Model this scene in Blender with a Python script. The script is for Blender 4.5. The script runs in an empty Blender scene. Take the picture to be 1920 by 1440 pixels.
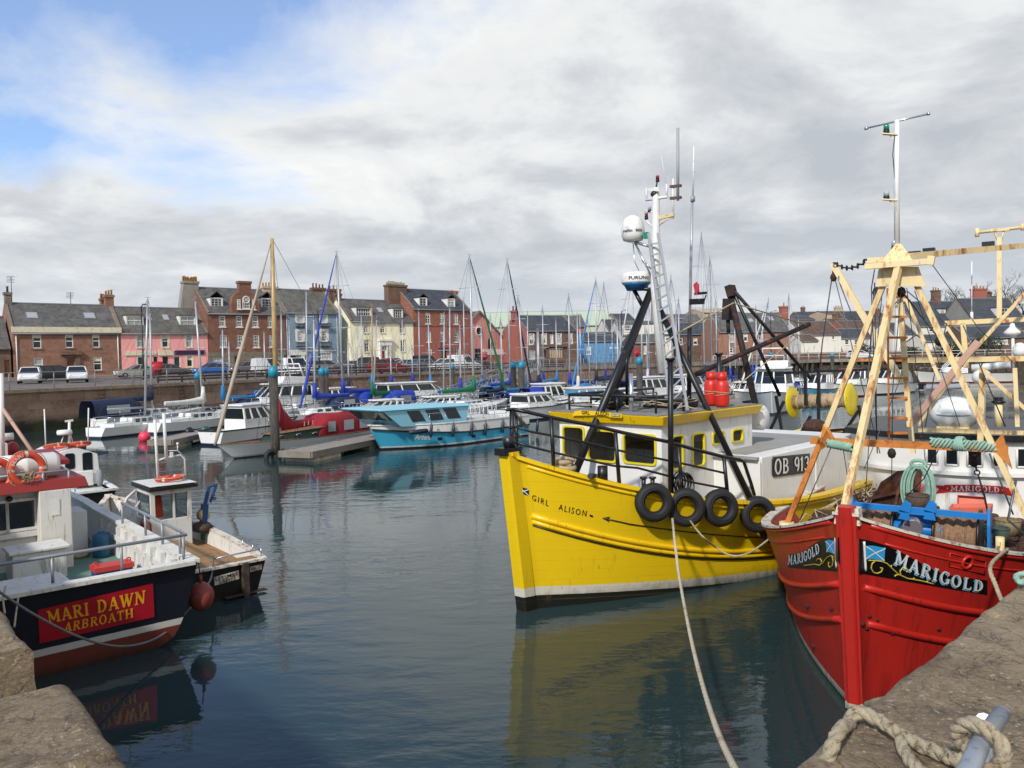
import bpy, math, random
from math import sin, cos, pi, radians as R, atan2, sqrt, floor
from mathutils import Vector as V, Matrix
from mathutils.bvhtree import BVHTree
rnd = random.Random(7)
scene = bpy.context.scene
COL = scene.collection
# ------------------------------------------------------------------ camera
EYE = V((0, 0, 4.3)); FOC = 1480.0
_p, _r = R(1.97), R(1.15)
_f = V((0, cos(_p), -sin(_p))); _u0 = V((0, sin(_p), cos(_p))); _r0 = V((1, 0, 0))
_rt = _r0*cos(_r) - _u0*sin(_r); _up = _u0*cos(_r) + _r0*sin(_r)
cam_d = bpy.data.cameras.new('camera'); cam = bpy.data.objects.new('camera', cam_d); COL.objects.link(cam)
M3 = Matrix((_rt, _up, -_f)).transposed()
cam.matrix_world = Matrix.Translation(EYE) @ M3.to_4x4()
cam_d.sensor_width = 36; cam_d.lens = 36*FOC/1920; cam_d.clip_start = .05; cam_d.clip_end = 9000
scene.camera = cam
def ray(px, py): return _f*FOC + _rt*(px-960) - _up*(py-720)
def P(px, py, d):                      # point seen at a pixel, d metres ahead
    r = ray(px, py); return EYE + r*(d/r.y)
def G(px, py, z=0.0):                  # point seen at a pixel, at height z
    r = ray(px, py); return EYE + r*((z-EYE.z)/r.z)
def HIT(px, py, o, n):
    r = ray(px, py); return EYE + r*((o-EYE).dot(n)/r.dot(n))
def proj(p):
    q = V(p)-EYE; z = q.dot(_f); return (960+FOC*q.dot(_rt)/z, 720-FOC*q.dot(_up)/z)
# ------------------------------------------------------------------ mesh builder
class MB:
    def __init__(s): s.v = []; s.f = []; s.m = []; s.s = []
    def add(s, vs, fs, mi=0, sm=False):
        o = len(s.v); s.v += [V(v) for v in vs]
        for f in fs: s.f.append([i+o for i in f]); s.m.append(mi); s.s.append(sm)
        return s
    def box(s, a, b, mi=0):
        (x0, y0, z0), (x1, y1, z1) = a, b
        x0, x1 = min(x0, x1), max(x0, x1); y0, y1 = min(y0, y1), max(y0, y1); z0, z1 = min(z0, z1), max(z0, z1)
        return s.add([(x0,y0,z0),(x1,y0,z0),(x1,y1,z0),(x0,y1,z0),(x0,y0,z1),(x1,y0,z1),(x1,y1,z1),(x0,y1,z1)],
            [(0,3,2,1),(4,5,6,7),(0,1,5,4),(1,2,6,5),(2,3,7,6),(3,0,4,7)], mi)
    def hexa(s, lo, hi, mi=0):
        n = len(lo)
        return s.add(list(lo)+list(hi), [tuple(range(n))[::-1], tuple(range(n, 2*n))]+[(i,(i+1)%n,n+(i+1)%n,n+i) for i in range(n)], mi)
    def prism(s, poly, vec, mi=0):
        vec = V(vec); return s.hexa([V(p) for p in poly], [V(p)+vec for p in poly], mi)
    def bar(s, a, b, w, h=None, mi=0, up=(0,0,1)):
        a, b = V(a), V(b); h = h or w; d = (b-a).normalized(); up = V(up)
        if abs(d.dot(up)) > .98: up = V((1,0,0))
        x = d.cross(up).normalized()*(w/2); y = x.cross(d).normalized()*(h/2)
        return s.hexa([a-x-y,a+x-y,a+x+y,a-x+y], [b-x-y,b+x-y,b+x+y,b-x+y], mi)
    def tube(s, path, r, n=8, mi=0, closed=False, sm=True):
        P_ = [V(p) for p in path]; k = len(P_)
        rr = r if isinstance(r, (list, tuple)) else [r]*k
        vs = []; ref = None
        for i, p in enumerate(P_):
            if closed: t = (P_[(i+1)%k]-P_[i-1])
            else: t = P_[min(i+1,k-1)]-P_[max(i-1,0)]
            t = t.normalized() if t.length > 1e-9 else V((0,0,1))
            if ref is None:
                ref = V((0,0,1)) if abs(t.z) < .9 else V((1,0,0))
            x = ref-t*ref.dot(t)
            x = x.normalized() if x.length > 1e-6 else t.orthogonal().normalized()
            ref = x; y = t.cross(x)
            for j in range(n):
                a = 2*pi*j/n; vs.append(p+(x*cos(a)+y*sin(a))*rr[i])
        fs = []
        for i in range(k if closed else k-1):
            for j in range(n):
                a, b = i*n, ((i+1)%k)*n; fs.append((a+j, a+(j+1)%n, b+(j+1)%n, b+j))
        s.add(vs, fs, mi, sm)
        if not closed:
            o = len(s.v)-len(vs)
            s.f.append([o+j for j in range(n)][::-1]); s.m.append(mi); s.s.append(False)
            s.f.append([o+(k-1)*n+j for j in range(n)]); s.m.append(mi); s.s.append(False)
        return s
    def lathe(s, prof, c=(0,0,0), ax=(0,0,1), n=16, mi=0, sm=True):
        c = V(c); ax = V(ax).normalized(); x = ax.orthogonal().normalized(); y = ax.cross(x); vs = []
        for r_, h in prof:
            for j in range(n):
                a = 2*pi*j/n; vs.append(c+ax*h+(x*cos(a)+y*sin(a))*r_)
        fs = [(i*n+j, i*n+(j+1)%n, (i+1)*n+(j+1)%n, (i+1)*n+j) for i in range(len(prof)-1) for j in range(n)]
        s.add(vs, fs, mi, sm); o = len(s.v)-len(vs)
        if prof[0][0] > 1e-4: s.f.append([o+j for j in range(n)][::-1]); s.m.append(mi); s.s.append(False)
        if prof[-1][0] > 1e-4: s.f.append([o+(len(prof)-1)*n+j for j in range(n)]); s.m.append(mi); s.s.append(False)
        return s
    def cyl(s, c, r, h, ax=(0,0,1), n=16, mi=0): return s.lathe([(r,0),(r,h)], c, ax, n, mi)
    def ball(s, c, r, sc=(1,1,1), n=14, mi=0, ax=(0,0,1)):
        o = len(s.v); m = n//2
        s.lathe([(max(1e-5, r*sin(pi*i/m)), -r*cos(pi*i/m)) for i in range(m+1)], (0,0,0), ax, n, mi)
        for i in range(o, len(s.v)): q = s.v[i]; s.v[i] = V((q.x*sc[0]+c[0], q.y*sc[1]+c[1], q.z*sc[2]+c[2]))
        return s
    def torus(s, c, Rr, r, ax=(0,0,1), n=24, m=10, mi=0, a0=0, a1=2*pi, squash=1.0):
        ax = V(ax).normalized(); x = ax.orthogonal().normalized(); y = ax.cross(x); c = V(c); full = a1-a0 > 6.28
        k = n if full else n+1; vs = []
        for i in range(k):
            a = a0+(a1-a0)*i/n; d = x*cos(a)+y*sin(a)
            for j in range(m):
                b = 2*pi*j/m; vs.append(c+d*(Rr+r*cos(b))+ax*(r*sin(b)*squash))
        fs = [(i*m+j, ((i+1)%k)*m+j, ((i+1)%k)*m+(j+1)%m, i*m+(j+1)%m) for i in range(n if full else n) for j in range(m)]
        return s.add(vs, fs, mi, True)
    def loft(s, rings, mi=0, closed=False, sm=False):
        n = len(rings[0]); vs = [p for r_ in rings for p in r_]
        fs = [(i*n+j, i*n+(j+1)%n, (i+1)*n+(j+1)%n, (i+1)*n+j) for i in range(len(rings)-1) for j in range(n if closed else n-1)]
        return s.add(vs, fs, mi, sm)
    def sweep(s, path, w, h, mi=0, sm=False):
        Q = [V(p) for p in path]; rings = []
        for i, p in enumerate(Q):
            t = Q[min(i+1,len(Q)-1)]-Q[max(i-1,0)]; x = V((t.y,-t.x,0))
            x = x.normalized()*(w/2) if x.length > 1e-9 else V((w/2,0,0)); z = V((0,0,h/2))
            rings.append([p-x-z, p+x-z, p+x+z, p-x+z])
        s.loft(rings, mi, True, sm); o = len(s.v)-4*len(Q)
        s.f += [[o,o+1,o+2,o+3],[len(s.v)-1,len(s.v)-2,len(s.v)-3,len(s.v)-4]]; s.m += [mi,mi]; s.s += [False,False]
        return s
    def xf(s, M): s.v = [M @ v for v in s.v]; return s
    def build(s, name, mats, parent=None, bevel=0, noprop=False):
        me = bpy.data.meshes.new(name); me.from_pydata([tuple(v) for v in s.v], [], s.f)
        for m in (mats if isinstance(mats, (list, tuple)) else [mats]): me.materials.append(m)
        me.polygons.foreach_set('material_index', s.m); me.polygons.foreach_set('use_smooth', s.s)
        me.update(); o = bpy.data.objects.new(name, me); COL.objects.link(o)
        if parent is not None: o.parent = parent
        if bevel:
            b = o.modifiers.new('bevel', 'BEVEL'); b.width = bevel; b.segments = 2; b.limit_method = 'ANGLE'; b.angle_limit = R(40)
        return o
def tag(o, label=None, cat=None, group=None, kind=None):
    if label: o['label'] = label
    if cat: o['category'] = cat
    if group: o['group'] = group
    if kind: o['kind'] = kind
    return o
class Frame:                            # x forward, y to port, z up
    def __init__(s, loc, head=(1,0)):
        s.loc = V(loc); s.a = atan2(head[1], head[0]); s.M = Matrix.Translation(s.loc) @ Matrix.Rotation(s.a, 4, 'Z'); s.I = s.M.inverted()
    def on(s, px, py, ax, val):         # pixel -> local point on the local plane axis=val
        o = s.I @ EYE; d = s.I.to_3x3() @ ray(px, py); return o+d*((val-o[ax])/d[ax])
    def w(s, p): return s.M @ V(p)
    def l(s, p): return s.I @ V(p)
    def px(s, p): return proj(s.M @ V(p))
    def thing(s, name, label, cat, group=None):
        o = bpy.data.objects.new(name, None); COL.objects.link(o); o.location = s.loc; o.rotation_euler = (0,0,s.a); o.empty_display_size = .2
        return tag(o, label, cat, group)
W0 = Frame((0,0,0))
def copy_tree(o, parent=None):
    c = o.copy(); COL.objects.link(c)
    if parent is not None: c.parent = parent
    for ch in list(o.children): copy_tree(ch, c)
    return c
# ------------------------------------------------------------------ materials
def C(h):
    h = h.lstrip('#'); o = []
    for i in (0, 2, 4):
        c = int(h[i:i+2], 16)/255; o.append(c/12.92 if c <= .04045 else ((c+.055)/1.055)**2.4)
    return (o[0], o[1], o[2], 1)
class NT:
    def __init__(s, name):
        s.m = bpy.data.materials.new(name); s.m.use_nodes = True; s.t = s.m.node_tree; s.b = s.t.nodes['Principled BSDF']
    def n(s, ty, **k):
        x = s.t.nodes.new(ty)
        for a, v in k.items():
            if a[0] == '_': setattr(x, a[1:], v)
            else:
                key = int(a[1:]) if a[0] == 'i' and a[1:].isdigit() else a.replace('__', ' ')
                if hasattr(v, 'is_output') or isinstance(v, bpy.types.NodeSocket): s.t.links.new(v, x.inputs[key])
                else: x.inputs[key].default_value = v
        return x
    def set(s, key, v):
        if isinstance(v, bpy.types.NodeSocket): s.t.links.new(v, s.b.inputs[key])
        else: s.b.inputs[key].default_value = v
    def co(s, scale=(1,1,1), which='Object'):
        tc = s.n('ShaderNodeTexCoord'); mp = s.n('ShaderNodeMapping', Scale=scale); s.t.links.new(tc.outputs[which], mp.inputs['Vector']); return mp.outputs[0]
    def noise(s, vec, sc, det=4, rough=.6, dist=0): return s.n('ShaderNodeTexNoise', Vector=vec, Scale=sc, Detail=det, Roughness=rough, Distortion=dist).outputs['Fac']
    def ramp(s, fac, stops):
        r = s.n('ShaderNodeValToRGB', Fac=fac); e = r.color_ramp.elements
        while len(e) < len(stops): e.new(.5)
        for el, (p, c) in zip(e, stops): el.position = p; el.color = c if isinstance(c, tuple) else (c,c,c,1)
        return r.outputs[0]
    def mix(s, fac, a, b, mode='MIX'):
        x = s.n('ShaderNodeMix', _data_type='RGBA', _blend_type=mode)
        for i, v in ((0, fac), (6, a), (7, b)):
            if isinstance(v, bpy.types.NodeSocket): s.t.links.new(v, x.inputs[i])
            else: x.inputs[i].default_value = v
        return x.outputs[2]
    def math(s, op, a, b=0.0, c=0.0):
        x = s.n('ShaderNodeMath', _operation=op)
        for i, v in enumerate((a, b, c)):
            if isinstance(v, bpy.types.NodeSocket): s.t.links.new(v, x.inputs[i])
            else: x.inputs[i].default_value = v
        return x.outputs[0]
    def bump(s, h, st=.3, d=.01):
        b = s.n('ShaderNodeBump', Height=h, Strength=st, Distance=d); s.set('Normal', b.outputs[0])
def vary(n, base, var, sc, vec):
    f = n.noise(vec, sc, 5, .65)
    lo = tuple(c*(1-var) for c in base[:3])+(1,); hi = tuple(min(1, c*(1+var)) for c in base[:3])+(1,)
    return n.mix(n.ramp(f, [(.3, 0.0), (.7, 1.0)]), lo, hi)
def paint(name, hexc, rough=.5, var=.12, sc=1.5, dirt=None, amt=.35, dsc=4, stretch=(1,1,1), metal=0, bump=0, bsc=30, spec=.5):
    n = NT(name); col = C(hexc) if isinstance(hexc, str) else hexc; vec = n.co()
    c = vary(n, col, var, sc, vec)
    if dirt:
        v2 = n.co(stretch); f = n.noise(v2, dsc, 7, .7)
        m = n.ramp(f, [(.65-.34*amt, 0.0), (.78-.34*amt, 1.0)]); c = n.mix(m, c, C(dirt)); n.set('Roughness', n.math('ADD', n.math('MULTIPLY', m, .3), rough))
    else: n.set('Roughness', rough)
    n.set('Base Color', c); n.set('Metallic', metal); n.set('Specular IOR Level', spec)
    if bump: n.bump(n.noise(vec, bsc, 6), bump)
    return n.m
# ------------------------------------------------------------------ light, sky
SUN_EL, SUN_AZ = R(38), R(206)         # azimuth clockwise from +Y
world = bpy.data.worlds.new('World'); scene.world = world; world.use_nodes = True
wt = world.node_tree; wn = wt.nodes; wl = wt.links
bg = wn['Background']; bg.inputs['Strength'].default_value = .1
sky = wn.new('ShaderNodeTexSky'); sky.sky_type = 'NISHITA'; sky.sun_disc = False; sky.sun_elevation = SUN_EL; sky.sun_rotation = SUN_AZ
sky.air_density = 1.0; sky.dust_density = .6; sky.ozone_density = 1.6
class WT(NT):
    def __init__(s): s.t = wt
w = WT()
tc = wn.new('ShaderNodeTexCoord'); sep = w.n('ShaderNodeSeparateXYZ', Vector=tc.outputs['Generated'])
zz = w.math('ADD', w.math('MAXIMUM', sep.outputs[2], 0.0), .24)
cx = w.math('DIVIDE', sep.outputs[0], zz); cy = w.math('DIVIDE', sep.outputs[1], zz)
cv = w.n('ShaderNodeCombineXYZ', X=cx, Y=cy, Z=0.0).outputs[0]
def cl(sc, det, rg, off, dist=0.0, st=(1,1,1)):
    mp = w.n('ShaderNodeMapping', Vector=cv, Location=off, Scale=st); return w.noise(mp.outputs[0], sc, det, rg, dist)
def cloud(off): return w.math('ADD', w.math('MULTIPLY', cl(.7, 3, .5, off, .2), .5), w.math('MULTIPLY', cl(1.9, 10, .6, (off[0]+5, off[1]+2, 0), .3), .50))
dens = cloud((3.4, 1.2, 0)); dens2 = cloud((3.4+.07, 1.2-.16, 0))
gx = w.math('ADD', w.math('MULTIPLY', sep.outputs[0], -.55), w.math('MULTIPLY', sep.outputs[2], 1.25))
thr = w.math('ADD', dens, w.math('MULTIPLY', w.math('SUBTRACT', gx, .50), -.85))
cover = w.ramp(thr, [(.38, .16), (.45, .52), (.53, 1.0)])
lit = w.math('MULTIPLY', w.math('SUBTRACT', dens2, dens), 1.75)
low = w.ramp(sep.outputs[2], [(.04, 0.0), (.40, 1.0)])
sh2 = w.math('ADD', w.math('ADD', w.math('MULTIPLY', w.math('SUBTRACT', cl(.55, 4, .5, (9.3, 4.2, 0), .2, (.75, 1.3, 1)), .5), .9), .5), w.math('ADD', lit, w.math('MULTIPLY', w.math('SUBTRACT', low, .46), .40)))
ccol = w.ramp(sh2, [(.28, (3.9,4.15,4.5,1)), (.44, (5.0,5.2,5.45,1)), (.55, (6.1,6.25,6.3,1)), (.72, (6.95,7.0,6.95,1))])
skyc = w.mix(1.0, sky.outputs[0], (.9,1.18,1.5,1), 'MULTIPLY')
hz = w.ramp(sep.outputs[2], [(.0, .6), (.08, .2), (.16, 0.0)])
out = w.mix(cover, skyc, ccol)
out = w.mix(hz, out, (6.0,6.4,6.9,1))
wl.new(out, bg.inputs['Color'])
sd = bpy.data.lights.new('sun', 'SUN'); sd.energy = 2.9; sd.angle = R(3); sd.color = (1, .95, .88)
so = bpy.data.objects.new('sun', sd); COL.objects.link(so)
dirv = V((sin(SUN_AZ)*cos(SUN_EL), cos(SUN_AZ)*cos(SUN_EL), sin(SUN_EL)))
so.rotation_euler = dirv.to_track_quat('Z', 'Y').to_euler()
scene.view_settings.view_transform = 'Standard'; scene.view_settings.look = 'None'; scene.view_settings.gamma = 1; scene.view_settings.exposure = .45
# ------------------------------------------------------------------ water
n = NT('harbour_water'); vec = n.co()
n.set('Base Color', (.018, .036, .036, 1)); n.set('Roughness', .03); n.set('IOR', 1.34)
a = n.noise(n.co((1, 2.2, 1)), 1.1, 3, .5); b = n.noise(n.co((1, 1.7, 1)), 5.5, 3, .55); c3 = n.noise(n.co(), .35, 2, .5)
h = n.math('ADD', n.math('MULTIPLY', a, 1.0), n.math('ADD', n.math('MULTIPLY', b, .16), n.math('MULTIPLY', c3, .8)))
patch = n.ramp(n.noise(n.co((.6,1.2,1)), .09, 3, .5), [(.40, .1), (.62, 1.0)])
bp = n.n('ShaderNodeBump', Height=h, Distance=.03); n.t.links.new(patch, bp.inputs['Strength']); n.set('Normal', bp.outputs[0])
m_water = n.m
tag(MB().add([(-900,-200,0),(900,-200,0),(900,900,0),(-900,900,0)], [(0,1,2,3)]).build('water', m_water), kind='structure')
# ------------------------------------------------------------------ stone, ground, quays
from mathutils import noise as mn
def stone_mat(name, base, dark, light, course=(1.1,.42), mortar='#6e6258', uv=False, algae=None, bump=.5, lichen=0, yz='z', msz=.012):
    n = NT(name)
    if uv:
        vec = n.n('ShaderNodeUVMap').outputs[0]
    else:
        tcn = n.n('ShaderNodeTexCoord'); sp = n.n('ShaderNodeSeparateXYZ', Vector=tcn.outputs['Object'])
        s_ = n.math('ADD', sp.outputs[0], n.math('MULTIPLY', sp.outputs[1], 1.0))
        vec = n.n('ShaderNodeCombineXYZ', X=s_, Y=sp.outputs[2], Z=0.0).outputs[0]
    br = n.n('ShaderNodeTexBrick', Vector=vec, Color1=C(base), Color2=C(dark), Mortar=C(mortar), Scale=1.0)
    br.inputs['Brick Width'].default_value = course[0]; br.inputs['Row Height'].default_value = course[1]
    br.inputs['Mortar Size'].default_value = msz; br.inputs['Bias'].default_value = -.1; br.inputs['Mortar Smooth'].default_value = .3
    oc = n.co(); f = n.noise(oc, 2.2, 8, .7); c = n.mix(n.ramp(f, [(.35, 0.0), (.75, .75)]), br.outputs[0], C(light))
    f2 = n.noise(oc, .5, 6, .65); c = n.mix(n.ramp(f2, [(.45, 0.0), (.7, .6)]), c, C(dark))
    if algae:
        sp2 = n.n('ShaderNodeSeparateXYZ', Vector=n.n('ShaderNodeTexCoord').outputs['Object'])
        zv = n.math('ADD', sp2.outputs[2], n.math('MULTIPLY', n.math('SUBTRACT', n.noise(n.co((.4,.4,1)), 1.1, 5, .65), .5), 1.1))
        c = n.mix(n.ramp(n.math('MULTIPLY', zv, .3), [(algae*.3-.08, 1.0), (algae*.3+.08, 0.0)]), c, n.mix(n.ramp(n.noise(oc, .8, 5), [(.4, 0.0), (.6, 1.0)]), C('#1d1c16'), C('#333818')))
    if lichen:
        lf = n.noise(oc, 13, 4, .6); lf2 = n.noise(oc, 1.6, 3, .6)
        lm = n.math('MULTIPLY', n.ramp(lf, [(.66, 0.0), (.72, 1.0)]), n.ramp(lf2, [(.46, 0.0), (.6, 1.0)])); c = n.mix(n.math('MULTIPLY', lm, lichen), c, C('#b9b3a0'))
    n.set('Base Color', c); n.set('Roughness', .88)
    hh = n.math('ADD', n.math('MULTIPLY', br.outputs['Fac'], -.6), n.math('ADD', n.noise(oc, 5, 8, .7), n.math('MULTIPLY', n.noise(oc, 40, 4, .6), .25)))
    n.bump(hh, bump, .05); return n.m
m_qwall = stone_mat('quay_stone', '#8d705b', '#66503f', '#a08670', (1.5,.5), '#4a3a30', uv=True, algae=.85, msz=.012)
m_cope = stone_mat('coping_stone', '#8b7a66', '#6d5c4c', '#a1907b', (1.3,3.), '#4d4339', uv=True)
def near_mat():
    n = NT('worn_quay_stone'); oc = n.co()
    f = n.noise(oc, 1.3, 10, .72, .3); c = n.ramp(f, [(.30, C('#6f5f4b')), (.45, C('#9b8a70')), (.58, C('#ae9e83')), (.75, C('#c6b89d'))])
    st = n.noise(n.co((1.2,1.2,3)), 3.6, 10, .78, .6); c = n.mix(n.ramp(st, [(.50, 0.0), (.62, .75)]), c, C('#695a4a'))
    mo = n.noise(oc, .8, 7, .7); c = n.mix(n.ramp(mo, [(.54, 0.0), (.68, .5)]), c, C('#6f6947'))
    lf = n.noise(oc, 30, 4, .6); l2 = n.noise(oc, 2.1, 4, .6); lm = n.math('MULTIPLY', n.ramp(lf, [(.6, 0.0), (.63, 1.0)]), n.ramp(l2, [(.5, 0.0), (.58, 1.0)]))
    c = n.mix(n.math('MULTIPLY', lm, .85), c, C('#cdc6b4'))
    l3 = n.noise(oc, 4.5, 9, .68, .3); c = n.mix(n.ramp(l3, [(.62, 0.0), (.65, .7)]), c, C('#b8b09c'))
    gr = n.noise(oc, 42, 8, .82); c = n.mix(.55, c, n.ramp(gr, [(.36, C('#332c22')), (.62, C('#cbbca4'))]), 'OVERLAY')
    cr = n.noise(oc, 2.6, 8, .6, 1.2); c = n.mix(n.ramp(n.math('ABSOLUTE', n.math('SUBTRACT', cr, .5)), [(.0, .75), (.012, 0.0)]), c, C('#2e261d'))
    vo = n.n('ShaderNodeTexVoronoi', Vector=oc, Scale=46.0).outputs['Distance']; c = n.mix(n.ramp(vo, [(.06, .6), (.14, 0.0)]), c, C('#3a3127'))
    n.set('Base Color', c); n.set('Roughness', .85)
    h = n.math('ADD', n.math('MULTIPLY', n.noise(oc, 11, 10, .75), 1.0), n.math('MULTIPLY', gr, .5)); n.bump(h, 1.0, .03); return n.m
m_near = near_mat()
def near_quay(name, label, o, d, s0, s1, z, width, seed, endlip=False):
    """worn coping: cross-section swept along the edge from o in direction d; inward is to the right of d (side=1) or left (-1)"""
    side = 1 if name[1] > 0 else -1; name = name[0]
    d = V((d[0], d[1], 0)).normalized(); nin = V((d.y, -d.x, 0))*side; o = V((o[0], o[1], 0))
    prof = [(width,0)]+[(w_, 0) for w_ in [width*.6, width*.4]]
    k = 70; prof += [(1.9-(1.9-.07)*i/k, 0) for i in range(k+1)]
    prof += [(.07-.07*sin(a), -.06*(1-cos(a))) for a in [R(x) for x in range(8, 91, 8)]]
    prof += [(-.005*j, -.06-.07*j) for j in range(1, 14)]+[(-.08, -1.5), (-.1, -3.2)]
    ns = int((s1-s0)/.025); rings = []
    joints = []; s_ = s0+rnd.random()*.3
    r2 = random.Random(seed)
    while s_ < s1: joints.append(s_); s_ += r2.uniform(.75, 1.25)
    offs = [(r2.uniform(-.022,.022), r2.uniform(-.008,.008)) for _ in joints]+[(0,0)]
    for i in range(ns+1):
        s_ = s0+(s1-s0)*i/ns; jd = min(abs(s_-j) for j in joints); ji = sum(1 for j in joints if j < s_)-1
        oe, oz = offs[ji]; ring = []
        for w_, zz_ in prof:
            p = o+d*s_+nin*w_; nz = mn.fractal(V((p.x*1.6+seed, p.y*1.6, zz_*1.6)), .8, 2.1, 5); n2 = mn.noise(V((p.x*3.1, p.y*3.1+seed, zz_*3)))
            edge = max(0, 1-w_/.5); groove = max(0, 1-jd/.028)
            q = p+nin*(oe*edge+(.016*n2+.02*nz)*min(1, edge*1.6)+.06*groove*max(0, 1-w_/.12))
            q.z = z+zz_+(.007*nz+.004*mn.noise(V((p.x*7,p.y*7,seed)))+oz)*(1 if w_ < 3 else 0)-.04*groove*(1 if w_ < 2.5 else 0)-.012*edge*max(0, n2)
            ring.append(q)
        rings.append(ring)
    mb = MB(); mb.loft(rings if side > 0 else [r_[::-1] for r_ in rings], sm=True)
    for r_ in (rings[0], rings[-1]): mb.add(r_+[V((r_[0].x, r_[0].y, -1))], [list(range(len(r_)+1))])
    ob = mb.build(name, m_near); return tag(ob, label, 'quay')
near_quay(('stone_quay', 1), 'worn brown stone quay edge in the bottom right corner', (-.17,1.82), (3.35+.1,5.15-1.75), .2, 14, 2.7, 9, 3)
near_quay(('stone_quay', -1), 'worn lichened stone quay block in the bottom left corner', (-.19,1.5), (-2.32+.2, 4.0-1.5), .2, 3.22, 2.7, 7, 11)
near_quay(('stone_quay', -1), 'far stone quay block behind the notch at the left edge', (-2.80+.0,4.5), (-.66,.76), 0, 14, 2.7, 7, 17)
st = MB(); a_ = V((-2.42,4.12,0)); e_ = V((-.66,.76,0)); i_ = V((-.76,-.66,0))
p4 = [a_+i_*.25-e_*.5, a_+i_*.25+e_*.9, a_+i_*6+e_*.9, a_+i_*6-e_*.5]
st.prism([V((p.x,p.y,-1)) for p in p4], (0,0,3.05)); tag(st.build('quay_step', m_near), 'low dark stone step in the notch between the left quay blocks', 'step')
tag(MB().box((-6,-4,2.5),(8,1.2,2.655)).build('quay_floor', m_near), kind='structure')
# far harbour wall
QP = [(-88,-30),(-58,8),(-31.8,50.3),(-25.9,59.9),(-16.9,73.8),(-5.8,85.7),(8.9,94.5),(28,108)]
QT = [(28,108),(49.6,126.5),(75.2,125),(135,118),(210,60)]
def poly_wall(name, pts, z0, z1, mat, label, cope=None, cw=.9, step=.5):
    rings = []; s_ = 0; uv = []
    P2 = [V((x,y,0)) for x, y in pts]
    for i in range(len(P2)-1):
        L = (P2[i+1]-P2[i]).length; k = max(1, int(L/step))
        for j in range(k+(i == len(P2)-2)):
            p = P2[i].lerp(P2[i+1], j/k); rings.append([V((p.x,p.y,z0)), V((p.x,p.y,z1))]); uv.append((s_+L*j/k, z0)); uv.append((s_+L*j/k, z1))
        s_ += L
    mb = MB().loft(rings); ob = mb.build(name, mat)
    l = ob.data.uv_layers.new(name='UVMap')
    for lp in ob.data.loops: l.data[lp.index].uv = uv[lp.vertex_index]
    return tag(ob, label, 'wall')
def offset_line(pts, dist):
    out = []
    for i, p in enumerate(pts):
        a = V(pts[max(i-1,0)]).to_2d() if i else V(p).to_2d(); a = V(pts[max(i-1,0)][:2]); b = V(pts[min(i+1,len(pts)-1)][:2]); t = (b-a).normalized()
        out.append((p[0]-t.y*dist, p[1]+t.x*dist))
    return out
poly_wall('harbour_wall', QP, -1.5, 2.62, m_qwall, 'long weedy red sandstone harbour wall below the row of houses')
def coping(pts, w, h, z, mat, label):
    mb = MB(); mb.sweep([(x,y,z) for x, y in offset_line(pts, w/2-.12)], w, h); ob = mb.build('coping', mat); l = ob.data.uv_layers.new(name='UVMap')
    for lp in ob.data.loops: v = ob.data.vertices[lp.vertex_index].co; l.data[lp.index].uv = (v.x+v.y, v.z)
    return tag(ob, label, 'coping')
coping(QP, .9, .22, 2.72, m_cope, 'pale stone coping along the top of the sandstone harbour wall')
m_timber = paint('wet_timber', '#4d4133', .85, .35, 2, '#241d16', .45, 3, (4,4,.6))
m_conc = paint('concrete', '#8d877b', .9, .15, 1, '#5c554b', .4, 2, (1,1,.5), bump=.2)
tq = W0.thing('timber_quay', 'timber piled quay front with a pale concrete deck edge', 'quay')
mb = MB(); mb.loft([[V((x,y,-1.5)),V((x,y,2.4))] for x, y in offset_line(QT, .5)]); mb.build('back_wall', m_timber, tq)
mb = MB(); mb.sweep([(x,y,2.66) for x, y in offset_line(QT, .4)], 1.2, .45); mb.build('deck_edge', m_conc, tq)
k = 0
for i in range(len(QT)-2):
    a, b = V(QT[i]), V(QT[i+1]); L = (b-a).length
    for j in range(int(L/1.6)):
        p = a.lerp(b, j*1.6/L); k += 1
        if k <= 70: MB().box((p.x-.18,p.y-.12,-1.2),(p.x+.18,p.y+.2,2.43)).build('pile', m_timber, tq)
# land
m_ground = paint('asphalt', '#6a5f56', .9, .2, .25, '#4f463f', .45, .6, bump=.1)
land = [(x,y,2.78) for x, y in offset_line(QP, .6)]+[(x,y,2.78) for x, y in offset_line(QT, .9)[1:]]+[(4000,-200,2.78),(4000,4500,2.78),(-4000,4500,2.78),(-4000,-600,2.78)]
tag(MB().add(land, [tuple(range(len(land)))]).build('ground', m_ground), kind='structure')
# ------------------------------------------------------------------ houses across the harbour
m_pane = NT('window_glass'); m_pane.set('Base Color', (.018,.022,.026,1)); m_pane.set('Roughness', .06); m_pane.set('IOR', 1.5); m_pane = m_pane.m
m_pane2 = NT('net_curtain_glass'); m_pane2.set('Base Color', (.33,.34,.34,1)); m_pane2.set('Roughness', .1); m_pane2 = m_pane2.m
m_wht = paint('white_paint', '#d9d7cf', .45, .06, 1, '#8c8474', .25, 5)
m_cream = paint('cream_stone_paint', '#cfc6a8', .7, .08, 1, '#9c927a', .3, 3)
def sand(name, a, b, c, mort): return stone_mat(name, a, b, c, (.75,.3), mort, bump=.25, msz=.014)
m_sandB = sand('red_sandstone', '#8b6350', '#6d4c3d', '#a07a64', '#75594a')
m_sandD = sand('dark_red_sandstone', '#7d5341', '#644135', '#916753', '#664a3d')
m_sandG = sand('rosy_sandstone', '#905a47', '#774a3a', '#a06c56', '#7a5345')
m_grey = sand('grey_ashlar', '#7a6e5e', '#655a4c', '#8c8070', '#5b5246')
m_brown = sand('brown_rubble', '#6c5242', '#553f33', '#836956', '#4f3e33')
def harl(name, h, d='#777'): return paint(name, h, .85, .07, .35, d, .22, 1.2, (1,1,.25), bump=.25, bsc=18)
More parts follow.
